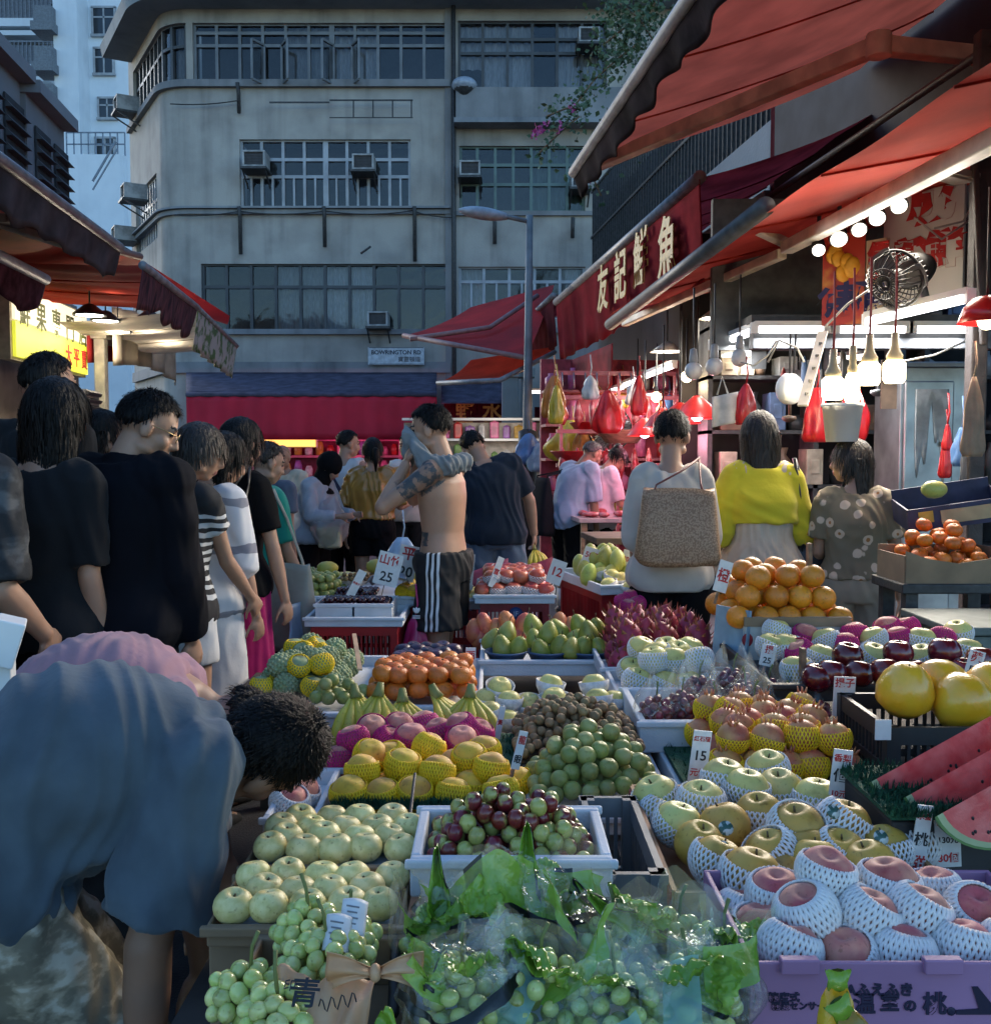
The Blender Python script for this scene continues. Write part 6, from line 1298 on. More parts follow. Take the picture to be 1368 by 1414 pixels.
x0,x1,z=rect(400,600,838,5.0,0);tray(x0,x1,5.02,5.75,z,.05,'wide foam tray of mixed fruit behind the cherry boxes',wall=.02);crate(x0+.05,x1-.05,5.05,5.7,.0,z-.004,'red crate base under the mixed fruit tray',redc)
random.seed(12)
heap(['longan'],P(465,800,5.3).x,P(528,800,5.3).x,5.35,5.6,z+.08,.028,5,'longan in the small heap by the price cards','longan','longans by the price cards',inset=.6,maxn=90)
heap(['lime'],P(410,810,5.1).x,P(470,810,5.1).x,5.1,5.4,z+.02,.05,3,'pale green fruit left of the cherry boxes','guava','pale green fruit left of the cherries',inset=.4)
heap(['cherry'],P(462,815,5.1).x,P(520,815,5.1).x,5.05,5.3,z+.04,.028,3,'dark cherry in the tray behind the boxes','cherry','dark cherries behind the boxes',maxn=80)
heap(V4('mango'),P(545,825,5.0).x,P(585,825,5.0).x,5.02,5.3,z+.02,.085,2,'yellow netted peach beside the shirtless man','peach','yellow peaches by the shirtless man');heap(['custard'],P(410,785,5.5).x,P(440,785,5.5).x,5.5,5.7,z+.03,.09,1,'green custard apple at the far left of the mixed tray','custard apple','custard apples on the mixed tray')
for q,(px,py)in enumerate(((452,785),(520,782),(580,800))):spawn('papaya',P(px,py,5.5),('ripe papaya at the left of the mixed tray','ripe papaya in the middle of the mixed tray','ripe papaya next to the shirtless man')[q],'papaya','papayas on the mixed tray',(0,1.5,rnd(-.5,.5)),.95)
heap(V4('cuppear'),P(425,800,5.4).x,P(505,800,5.4).x,5.4,5.6,z+.04,.08,1,'white foam cupped fruit behind the cherries','pear','foam cupped fruit behind the cherries')
t=tag(MB().grid(lambda u,v:P(505,826,4.95).lerp(P(562,826,4.95),u)+V((0,.25*v,.07+.07*sin(u*3)-.03*v+.012*sin(u*14+v*4))),20,10,thick=.004).build('plastic_cover',mat('grey blue sheet',(.27,.32,.38),.4,bump=.3,bscale=15),base=True),'grey blue plastic sheet bunched behind the cherry boxes','cover')
t=tag(MB().grid(lambda u,v:V((-.99+.10*u+.02*sin(v*5),4.72+.3*u+.03*sin(v*9),.76-.42*v)),12,16,thick=.004).build('plastic_cover',mat('clear blue sheet',(.36,.44,.52),.3,bump=.5,bscale=15),base=True),'pale blue plastic sheet hanging from the corner of the mixed fruit table','cover')
hang_bag(P(574,852,4.85),.17,.34,mat('magenta bag',(.50,.03,.14),.3,bump=.4,bscale=14),'carrier_bag','magenta carrier bag hanging from the cherry stall','bag',None,.1,9)
hang_bag(P(556,742,5.9),.30,.40,mat('pale blue carrier',(.42,.55,.68),.3,bump=.4,bscale=10),'carrier_bag','pale blue carrier bag held beside the shirtless man','bag',None,.16,19)
x0,x1,z=rect(548,668,850,5.3,0);tray(x0,x1,5.3,5.75,z+.03,.05,'white foam tray beside the shirtless man',wall=.02,rz=.08);crate(x0+.02,x1-.04,5.33,5.7,.3,z+.02,'red crate behind the magenta bag',redc);heap(V4('cuppear'),x0+.02,x1-.02,5.33,5.7,z+.04,.08,2,'pale fruit on the tray behind the shirtless man','pear','pale fruit behind the shirtless man')
x0,x1,z=rect(655,766,834,4.95,0);tray(x0,x1,4.95,5.5,z,.045,'white foam tray of red apples with white wraps',wall=.018);crate(x0+.03,x1-.03,4.98,5.45,.33,z-.004,'dark red crate with a round blue badge',mat('dark red crate',(.20,.010,.014),.45,var=.2))
heap(['applewrap','applepink','applewrap'],x0,x1,4.97,5.45,z+.02,.084,2,'red apple with a white foam wrap on the middle tray','apple','foam wrapped apples');t=thing('crate_badge',P(786,0,4.9)*0+P(712,848,4.972),'round blue badge with pale letters on the dark red crate','badge');MB().lathe([(.001,0),(.035,0),(.035,.004),(.001,.004)],24,M=Euler((pi/2,0,0)).to_matrix()).build('disc',mat('badge blue',(.01,.03,.12),.4),t);m=MB();m.text('JF',.035,frame((1,0,0),(0,0,1),(0,-.006,0)));m.build('lettering',mat('badge pale',(.3,.35,.45),.5),t)
for q,(px,py,lb)in enumerate(((668,792,'left pink card flap behind the wrapped apples'),(730,790,'right red pink card flap behind the wrapped apples'))):
 A=P(px,py,5.4);tag(MB().grid(lambda u,v:A+V((-.11+.24*u,.03*v,-.07+(.06+.09*u)*v)),6,4,thick=.004).build('card_flap',mat('pink card',(.45,.09,.15),.6)if q==0 else mat('red pink card',(.42,.05,.08),.6),base=True),lb,'card')
for k,dz in enumerate((.0,.36)):crate(P(692,800,6.6).x,P(758,800,6.6).x,6.6,7.0,dz,dz+.35,('lower pink crate behind the wrapped apples','upper pink crate behind the wrapped apples')[k],mat('pale pink crate',(.45,.30,.36),.5,var=.15))
x0,x1,z=rect(838,900,856,4.4,0)
tray(P(800,830,5.0).x,P(880,830,5.0).x,4.95,5.7,P(800,800,5.4).z-.02,.05,'white foam tray of green mangoes on a red crate',wall=.018,rz=.25);crate(P(806,830,5.05).x,P(872,830,5.0).x,5.0,5.65,.2,P(800,800,5.4).z-.025,'red crate beneath the green mangoes',redc,rz=.25)
zz=P(800,800,5.4).z+.01;heap(['greenmango'],P(802,800,5.1).x,P(882,800,5.1).x,5.1,5.65,zz,.092,2,'green yellow mango on the tray by the cream blouse','mango','green mangoes');at(V4('cuppear'),[(840,808,5.0),(858,800,5.05),(845,795,5.1),(870,812,4.95),(830,792,5.2)],5,'white wrapped fruit at the front of the mango tray','pear','white wrapped fruit on the mango tray',1.1)
at(V4('pinkp'),[(860,830,4.75),(872,824,4.78),(880,834,4.72),(868,838,4.7)],4.7,'magenta wrapped fruit beside the cream blouse','peach','magenta wrapped fruit by the cream blouse');tray(P(850,850,4.7).x,P(892,850,4.7).x,4.64,4.9,P(860,850,4.7).z-.03,.04,'small foam tray of magenta wrapped fruit',wall=.012)
table('side_counter','small brown counter in front of the butcher stall',P(866,790,6.3)*V((1,1,0)),(.5,.5,P(866,738,6.3).z),wood)
tray(P(368,1135,2.2).x,P(442,1135,2.2).x,2.16,2.5,P(400,1150,2.2).z,.05,'white tray with one netted peach beyond the stooping man');spawn('peach1',P(400,1108,2.28),'single white netted peach beyond the stooping man','peach',None,(0,.3,0));crate(P(372,1135,2.2).x,P(440,1135,2.2).x,2.2,2.48,.3,P(400,1150,2.2).z,'dark red crate beyond the stooping man',redc)
spawn('peach2',P(416,1092,2.34),'second netted peach half hidden by the stooping man','peach',None,(.3,.3,0))
# - price cards
cardm=mat('price card',(.66,.65,.62),.5,scale=50,var=.06);inkb=mat('blue marker',(.03,.03,.14),.6);inkk=mat('black marker',(.02,.02,.022),.6);pinkc=mat('pink price card',(.60,.33,.40),.5,var=.1)
def card(px,py,wpx,hpx,d,lines,label,rot=(0,0,0),base=cardm,stick=True,inks=(inkr,inkk)):
 p=P(px,py,d);w_,h=wpx*d/FPX,hpx*d/FPX;t=thing('price_card',p,label,'price card','price cards');t.rotation_euler=rot
 MB().box((0,0,0),(w_,.003,h)).build('card',base,t)
 m=MB();n=len(lines)
 for k,s_ in enumerate(lines):
  hh=h/n*.80;L_=max(1,sum(1.0 if ord(c)>255 else .6 for c in s_));sz_=min(hh,w_*.92/L_)
  m.text(s_,sz_,frame((1,0,0),(0,0,1),(0,-.0018,h/2-h*(k+.5)/n)),mi=k%2,depth=.0005,bold=sz_*.02)
 m.build('lettering',list(inks),t)
 if stick:MB().bar((0,.006,-h*.9),(0,.006,h*.3),.010,.004).build('stick',wood,t)
for a in((966,1044,26,72,2.15,['紅石榴','15','元個'],'narrow price card standing before the pomegranates',(0,.12,.1)),(1160,1072,26,76,1.96,['香梨','個','10元'],'narrow price card standing behind the golden pears',(0,.1,-.1)),(1165,962,30,56,2.55,['提子','25','磅'],'price card on a stick at the end of the red grapes',(0,.04,0)),(1308,1160,36,78,1.72,['日本桃','130元','30個'],'tall red and black price card standing under the watermelon mat',(0,-.06,0)),(1271,1160,22,100,1.70,['水蜜','桃','甜'],'narrow slanting price card left of the tall one',(0,.12,0)),(717,1036,14,54,2.3,['龍','眼'],'thin price card leaning between the yellow peaches and longans',(0,.3,.6)),(536,786,34,46,4.9,['山竹','25'],'large tilted price card with 25, behind the cherry boxes',(-.1,.25,0)),(562,778,26,50,5.1,['平','20'],'white price card just right of the large tilted one',(0,.2,.2)),(492,806,12,40,4.8,['車厘子'],'thin price card leaning above the cherries',(0,.5,.4)),(768,790,22,34,5.0,['12'],'price card leaning right of the wrapped apples',(0,.35,.2)),(818,768,26,22,5.3,['50元'],'price card with 50 behind the green mangoes',(0,.3,0)),(864,772,12,26,5.2,['30'],'thin price card in the green mangoes',(0,.25,.3)),(650,916,14,44,3.6,['西','梅'],'narrow red lettered card by the mandarins',(0,0,0)),(998,796,22,44,3.3,['橙'],'white card tucked at the left of the orange carton',(0,.3,.4)),(685,790,10,44,5.0,['富'],'thin price card among the wrapped apples',(0,.4,.5)),(648,790,12,50,5.1,['梨','8'],'white card standing behind the shirtless man',(0,.1,0)),(1060,905,20,30,2.9,['提','25'],'pinkish price card left of the dark apples',(0,.2,0)),(1345,918,22,40,2.65,['蘋','果'],'pale translucent card among the dark apples',(0,.25,0)),(690,998,9,46,2.7,['黃'],'thin brown card left of the longans',(0,.2,.4))):
 card(*a)
t=thing('notice_card',P(1318,1238,1.66),'pink notice card with a crossed out hand beneath the tall price card','notice');t.rotation_euler=(0,-.1,0)
MB().box((0,0,0),(.047,.003,.085)).build('card',pinkc,t);m=MB();m.tube([(.014*cos(a),-.0022,.012+.014*sin(a))for a in[2*pi*q/24 for q in range(25)]],.0013,4).bar((-.010,-.0022,.022),(.010,-.0022,.002),.0022,.001).ball((0,-.002,.011),(.005,.0008,.006),8,6)
for q in range(4):m.bar((-.0042+q*.0028,-.0022,.015),(-.0055+q*.0037,-.0022,.022),.0018,.001)
m.box((0,-.002,-.020),(.032,.001,.003)).box((0,-.002,-.027),(.026,.001,.003));m.build('hand_symbol',inkk,t)
tag(MB().tube([P(573,1068,2.0),P(560,1180,1.85),P(546,1290,1.5),P(543,1400,1.3)],[.003,.004,.007,.008],6).build('black_rod',shade_d,base=True),'thin black rod slanting up between the green pears and jujubes','rod')
tag(MB().bar(P(497,925,3.05),P(489,876,3.4),.014,.006).build('wooden_stick',mat('pale stick',(.42,.26,.15),.7),base=True),'pale wooden stick standing among the custard apples','stick')
for px,y0,y1,d,lb in((1117,790,750,3.35,'wooden peg standing behind the orange heap'),(1108,935,895,2.75,'wooden card stick left of the dark apples')):
 tag(MB().bar(P(px,y0,d),P(px,y1,d),.03,.012).build('wooden_stick',wood,base=True),lb,'stick')
 # = PEOPLE
import numpy as np
def remeshed(mb,name,mats,voxel,smooth=4,disp=None,classify=None):
 """union of the collected closed shells as one continuous smooth surface"""
 me=mb.mesh('shells',[]);o=bpy.data.objects.new('shells',me);COL.objects.link(o)
 r=o.modifiers.new('r','REMESH');r.mode='VOXEL';r.voxel_size=voxel;r.adaptivity=0
 s=o.modifiers.new('s','SMOOTH');s.factor=.5;s.iterations=smooth
 out=bpy.data.meshes.new_from_object(o.evaluated_get(bpy.context.evaluated_depsgraph_get()));out.name=name
 bpy.data.objects.remove(o);bpy.data.meshes.remove(me)
 n=len(out.vertices);co_=np.empty(n*3,np.float32);out.vertices.foreach_get('co',co_);co_=co_.reshape(-1,3)
 if disp is not None:
  nr=np.empty(n*3,np.float32);out.vertices.foreach_get('normal',nr);nr=nr.reshape(-1,3)
  co_=co_+nr*disp(co_)[:,None];out.vertices.foreach_set('co',co_.ravel().astype(np.float32))
 out.materials.clear()
 for m in(mats if isinstance(mats,(list,tuple))else[mats]):out.materials.append(m)
 out.polygons.foreach_set('use_smooth',[True]*len(out.polygons))
 idx=np.zeros(len(out.polygons),np.int32)
 if classify is not None:
  pc=np.empty(len(out.polygons)*3,np.float32);out.polygons.foreach_get('center',pc);idx=classify(pc.reshape(-1,3)).astype(np.int32)
 out.polygons.foreach_set('material_index',idx);out.update();return out
def folds(amp,seed,k=(11,11,5)):
 rs=np.random.RandomState(seed);ph=rs.uniform(0,6,12);q=rs.uniform(.7,1.4,12)
 def f(c):
  x,y,z=c[:,0]*k[0],c[:,1]*k[1],c[:,2]*k[2]
  w=1.3*np.sin(z*2.1*q[0]+x*1.1+ph[0])+1.1*np.sin(y*1.7*q[1]-z*1.3+ph[1])
  a=np.sin(x*2.3*q[2]+y*1.9*q[3]+z*1.2+1.5*w+ph[2]);b=np.sin(x*4.1*q[4]-y*3.3*q[5]+z*2.7*q[6]+2*w+ph[3]);e=np.sin(z*6.3*q[7]+x*2+w*1.6+ph[4])
  return amp*(.55*(1-a*a)**1.5+.33*(1-b*b)**1.5+.14*e-.35)
 return f
skinm=mat('skin',(.36,.205,.135),.55,var=.10,scale=9,sss=.12,sssc=(.5,.2,.1),bump=.04,bscale=220)
skind=mat('tanned skin',(.25,.135,.085),.55,var=.12,scale=9,sss=.1,sssc=(.5,.2,.1))
lipm=mat('lips',(.28,.10,.085),.5);eyem=mat('eye',(.03,.025,.025),.2);browm=mat('eyebrow',(.02,.016,.014),.8)
tatm=mat('tattooed skin',(.30,.17,.115),.55,col2=(.055,.06,.065),scale=26,lo=.45,hi=.55,detail=6)
hairb=mat('black hair',(.0045,.004,.004),.55,var=.7,scale=60,stretch=(1,1,.12),spec=.2,bump=.9,bscale=110);hairbr=mat('dark brown hair',(.018,.011,.007),.55,var=.7,scale=60,stretch=(1,1,.12),bump=.9,bscale=110);hairg=mat('greying hair',(.06,.06,.06),.6,var=.6,scale=60)
def cloth(name,col,**kw):
 kw.setdefault('rough',.9);kw.setdefault('spec',.12);kw.setdefault('var',.14);kw.setdefault('scale',6);kw.setdefault('bump',.12);kw.setdefault('bscale',45);kw.setdefault('sheen',.15);return mat(name,col,**kw)
def lace_mat(name,fn):
 pass
def banded(name,zfun_stops,base,dark,scale=1.0):
 """cloth with horizontal bands: stops = [(z0, z1)] dark between"""
 if name in MATS:return MATS[name]
 m,nt,b=_new(name);L=nt.links.new;tc=N(nt,'ShaderNodeTexCoord');sx=N(nt,'ShaderNodeSeparateXYZ');L(tc.outputs['Object'],sx.inputs[0])
 nz=N(nt,'ShaderNodeTexNoise');nz.inputs['Scale'].default_value=9;L(tc.outputs['Object'],nz.inputs['Vector'])
 wv=N(nt,'ShaderNodeMath',operation='MULTIPLY_ADD');L(nz.outputs['Fac'],wv.inputs[0]);wv.inputs[1].default_value=.05;L(sx.outputs['Z'],wv.inputs[2])
 mr=N(nt,'ShaderNodeMapRange');mr.inputs['From Min'].default_value=.5;mr.inputs['From Max'].default_value=1.7;L(wv.outputs[0],mr.inputs['Value'])
 st_=[(0,base)]
 for a,c in zfun_stops:st_.append(((a+.025-.5)/1.2,c))
 r=ramp(nt,st_,'CONSTANT');L(mr.outputs[0],r.inputs['Fac']);L(r.outputs[0],b.inputs['Base Color']);b.inputs['Roughness'].default_value=.85;MATS[name]=m;return m
def camo(name,cols,scale):
 if name in MATS:return MATS[name]
 m,nt,b=_new(name);L=nt.links.new;tc=N(nt,'ShaderNodeTexCoord');mp=N(nt,'ShaderNodeMapping');mp.inputs['Scale'].default_value=(1,1,1.7);L(tc.outputs['Object'],mp.inputs[0])
 nz=N(nt,'ShaderNodeTexNoise');nz.inputs['Scale'].default_value=scale;nz.inputs['Detail'].default_value=4;nz.inputs['Distortion'].default_value=.15;L(mp.outputs[0],nz.inputs['Vector'])
 n_=len(cols);r=ramp(nt,[(0,cols[0])]+[(.36+.28*k/(n_-1),cols[k])for k in range(1,n_)],'EASE');L(nz.outputs['Fac'],r.inputs['Fac']);L(r.outputs[0],b.inputs['Base Color']);b.inputs['Roughness'].default_value=.9;b.inputs['Specular IOR Level'].default_value=.12
 n2=N(nt,'ShaderNodeTexNoise');n2.inputs['Scale'].default_value=45;L(tc.outputs['Object'],n2.inputs['Vector']);bp=N(nt,'ShaderNodeBump');bp.inputs['Strength'].default_value=.15;bp.inputs['Distance'].default_value=.01;L(n2.outputs['Fac'],bp.inputs['Height']);L(bp.outputs[0],b.inputs['Normal'])
 MATS[name]=m;return m
def floral(name,ground,petal_,heart,scale=11):
 if name in MATS:return MATS[name]
 m,nt,b=_new(name);L=nt.links.new;tc=N(nt,'ShaderNodeTexCoord');nz=N(nt,'ShaderNodeTexNoise');nz.inputs['Scale'].default_value=30;L(tc.outputs['Object'],nz.inputs['Vector'])
 v=N(nt,'ShaderNodeTexVoronoi');v.inputs['Scale'].default_value=scale;L(tc.outputs['Object'],v.inputs['Vector'])
 ad=N(nt,'ShaderNodeMath',operation='MULTIPLY_ADD');L(nz.outputs['Fac'],ad.inputs[0]);ad.inputs[1].default_value=.22;L(v.outputs['Distance'],ad.inputs[2])
 r=ramp(nt,[(0,heart),(.24,heart),(.27,petal_),(.46,petal_),(.50,ground)]);L(ad.outputs[0],r.inputs['Fac']);L(r.outputs[0],b.inputs['Base Color']);b.inputs['Roughness'].default_value=.8;MATS[name]=m;return m
def side_stripes():
 m,nt,b=_new('black sports cloth with white side stripes');L=nt.links.new;tc=N(nt,'ShaderNodeTexCoord');sx=N(nt,'ShaderNodeSeparateXYZ');L(tc.outputs['Object'],sx.inputs[0])
 mr=N(nt,'ShaderNodeMapRange');mr.inputs['From Min'].default_value=-.10;mr.inputs['From Max'].default_value=.10;L(sx.outputs['Y'],mr.inputs['Value']);k_,w_=(.008,.008,.009),(.6,.6,.6)
 r=ramp(nt,[(0,k_),(.28,w_),(.34,k_),(.41,w_),(.47,k_),(.54,w_),(.60,k_)],'CONSTANT');L(mr.outputs[0],r.inputs['Fac'])
 c=N(nt,'ShaderNodeMath',operation='LESS_THAN');c.inputs[1].default_value=-.12;L(sx.outputs['X'],c.inputs[0]);mx=N(nt,'ShaderNodeMix',data_type='RGBA');L(c.outputs[0],mx.inputs['Factor']);mx.inputs['A'].default_value=c4(k_);L(r.outputs[0],mx.inputs['B']);L(mx.outputs['Result'],b.inputs['Base Color']);b.inputs['Roughness'].default_value=.8;return m
def rx(a):return Matrix.Rotation(-a,3,'X')
TORSO=[(-.10,.125,.095),(-.05,.165,.112),(.01,.168,.115),(.07,.158,.104),(.13,.142,.095),(.22,.150,.105),(.31,.165,.114),(.38,.168,.108),(.43,.155,.088),(.465,.115,.068),(.50,.070,.060)]
TORSOF=[(-.10,.128,.10),(-.05,.170,.118),(.01,.168,.115),(.07,.145,.100),(.13,.120,.085),(.22,.132,.096),(.31,.146,.118),(.38,.146,.100),(.43,.135,.078),(.465,.100,.060),(.50,.058,.052)]
def interp(tb,s):
 if s<=tb[0][0]:return tb[0][1:]
 for a,b in zip(tb,tb[1:]):
  if s<=b[0]:u=(s-a[0])/(b[0]-a[0]);return tuple(a[k]+(b[k]-a[k])*u for k in range(1,len(a)))
 return tb[-1][1:]
class Skel:pass
def skeleton(pose,sex,build):
 S=Skel();b=R(pose.get('bend',3));side=R(pose.get('side',0));tw=R(pose.get('twist',0));S.f=sex=='f';S.tb=TORSOF if S.f else TORSO;S.bd=build
 S.pel=V((0,0,pose.get('pelvis',.93)))
 S.spine=[];p=S.pel.copy();step=.01
 def rot(s):
  u=min(1,max(0,(s+.02)/.34));return Matrix.Rotation(side*u,3,'Y')@rx(b*u)@Matrix.Rotation(tw*u,3,'Z')
 S.rot=rot;S.cache={}
 def sp(s):
  if s<=0:return S.pel+V((0,0,s))
  n=max(1,int(s/step));q=S.pel.copy()
  for k in range(n):q=q+rot((k+.5)/n*s)@V((0,0,s/n))
  return q
 S.sp=sp
 Rc=rot(.4);S.Rc=Rc;S.neck=sp(.49);sw=(.146 if S.f else .172)*(1+(build-1)*.5)
 hp,hy,hr=[R(x)for x in pose.get('head',(5,0,0))];S.Rh=Rc@Matrix.Rotation(hy,3,'Z')@rx(hp)@Matrix.Rotation(hr,3,'Y');
 S.head=S.neck+Rc@V((0,.012,pose.get('nk',.05)))+S.Rh@V((0,.022,.105))
 S.arm={}
 for sd,sg in(('L',-1),('R',1)):
  sh=S.neck+Rc@V((sg*sw,-.01,-.055));d1,d2=[V(x).normalized()for x in pose.get('arm'+sd,((sg*.06,-.06,-1),(sg*.03,.22,-1)))]
  if len(pose.get('arm'+sd,()))>2:pass
  el=sh+d1*.285;wr=el+d2*.245;S.arm[sd]=(sh,el,wr,d2)
 S.leg={}
 for sd,sg in(('L',-1),('R',1)):
  hp_=S.pel+V((sg*.088,0,-.04));d1,d2=[V(x).normalized()for x in pose.get('leg'+sd,((sg*.03,.03,-1),(sg*.01,-.05,-1)))]
  kn=hp_+d1*.42;an=kn+d2*.40;S.leg[sd]=(hp_,kn,an)
 return S
def torso(m,S,s0,s1,off=0.0,flare=0.0,drop=0.0,n=48,sag=0.0,mi=0,wide=0):
 rings=[];k=max(4,int((s1-s0)/.03));
 for i in range(k+1):
  s=s0+(s1-s0)*i/k;a,b=interp(S.tb,s);a*=1+(S.bd-1)*.7;b*=S.bd;u=1-i/k
  a+=off+flare*u**1.5+wide*(1-abs(2*u-1));b+=off+flare*u**1.5;c=S.sp(s);Rm=S.rot(s);ring=[]
  for j in range(n):
   t=2*pi*j/n;ct,st_=cos(t),sin(t);e=.9
   p=V((a*abs(ct)**e*(1 if ct>=0 else-1),b*abs(st_)**e*(1 if st_>=0 else-1),0))
   q=c+Rm@p
   if sag and st_>0:q=q+V((0,0,-sag*st_*sin(pi*min(1,u*1.05))**.7))
   ring.append(q)
  rings.append(ring)
 m.rings(rings,mi)
def limb(m,a,b,r0,r1,rm=None,n=14):
 pts=[a.lerp(b,u)for u in(0,.15,.35,.6,.85,1)];rm=rm or(r0+r1)/2
 rr=[r0,r0*.75+rm*.25,rm,rm*.6+r1*.4,r1*1.03,r1];m.tube(pts,rr,n);m.ball(a,r0,n,8);m.ball(b,r1,n,8)
def hand(m,wr,d,nrm,curl=.35,sc=1.0,grip=0.0,side=1):
 """palm, four unequal fingers and a thumb from the palm's side; nrm = palm side direction"""
 d=d.normalized();nrm=(V(nrm)-d*V(nrm).dot(d)).normalized();w=d.cross(nrm)*side
 M=Matrix((w,nrm,d)).transposed();m.ball(wr+d*.045*sc,(.040*sc,.0165*sc,.052*sc),14,10,0,M)
 for k,(x,L_)in enumerate(((-.030,.062),(-.0105,.074),(.0105,.080),(.030,.070))):
  q=wr+(d*.082+w*x)*sc;pts=[q-d*.02*sc,q];a=grip*.5
  for f in(.42,.34,.24):a+=curl;q=q+(d*cos(a)+nrm*sin(a))*(L_*f*sc)+w*x*.06*f;pts.append(q)
  m.tube(pts,[.0095*sc,.0093*sc,.0085*sc,.0078*sc,.0066*sc],8);m.ball(pts[-1],.0066*sc,8,6)
 q=wr+(d*.025+w*.030)*sc;pts=[q];
 for f,a in((.040,.75),(.030,.5),(.024,.25)):q=q+(d*cos(a)+w*sin(a)+nrm*.35).normalized()*f*sc;pts.append(q)
 m.tube(pts,[.013*sc,.011*sc,.0095*sc,.0075*sc],8);m.ball(pts[-1],.0075*sc,8,6)
def head_shape(m,S,bald=False):
 c,M=S.head,S.Rh;f=S.f
 def B(p,r):m.ball(c+M@V(p),r,18,12,0,M)
 B((0,-.012,.022),(.074,.094,.086));B((0,.020,-.030),(.060,.068,.078));B((0,.046,-.085),(.034 if f else .039,.034,.026));B((0,.055,-.055),(.036,.036,.035))
 for s in(-1,1):
  B((s*.036,.052,-.028),(.024,.028,.026));B((s*.030,.076,.026),(.022,.011,.008));B((s*.076,-.004,-.014),(.011,.021,.032));B((s*.031,.072,.006),(.013,.010,.009));B((s*.046,.010,-.070),(.022,.036,.022))
 m.tube([c+M@V(p)for p in((0,.080,.016),(0,.094,-.006),(0,.104,-.028),(0,.094,-.036))],[.008,.009,.0125,.009],10)
 for s in(-1,1):B((s*.011,.090,-.032),(.008,.010,.007))
 B((0,.084,-.0565),(.021,.011,.0065));B((0,.083,-.068),(.018,.011,.007))
 m.tube([S.neck+S.Rc@V((0,-.012,-.05)),S.neck+S.Rc@V((0,0,.02)),c+M@V((0,-.018,-.06)),c+M@V((0,-.015,-.01))],[.066,.050 if f else .057,.047 if f else .055,.05],16)
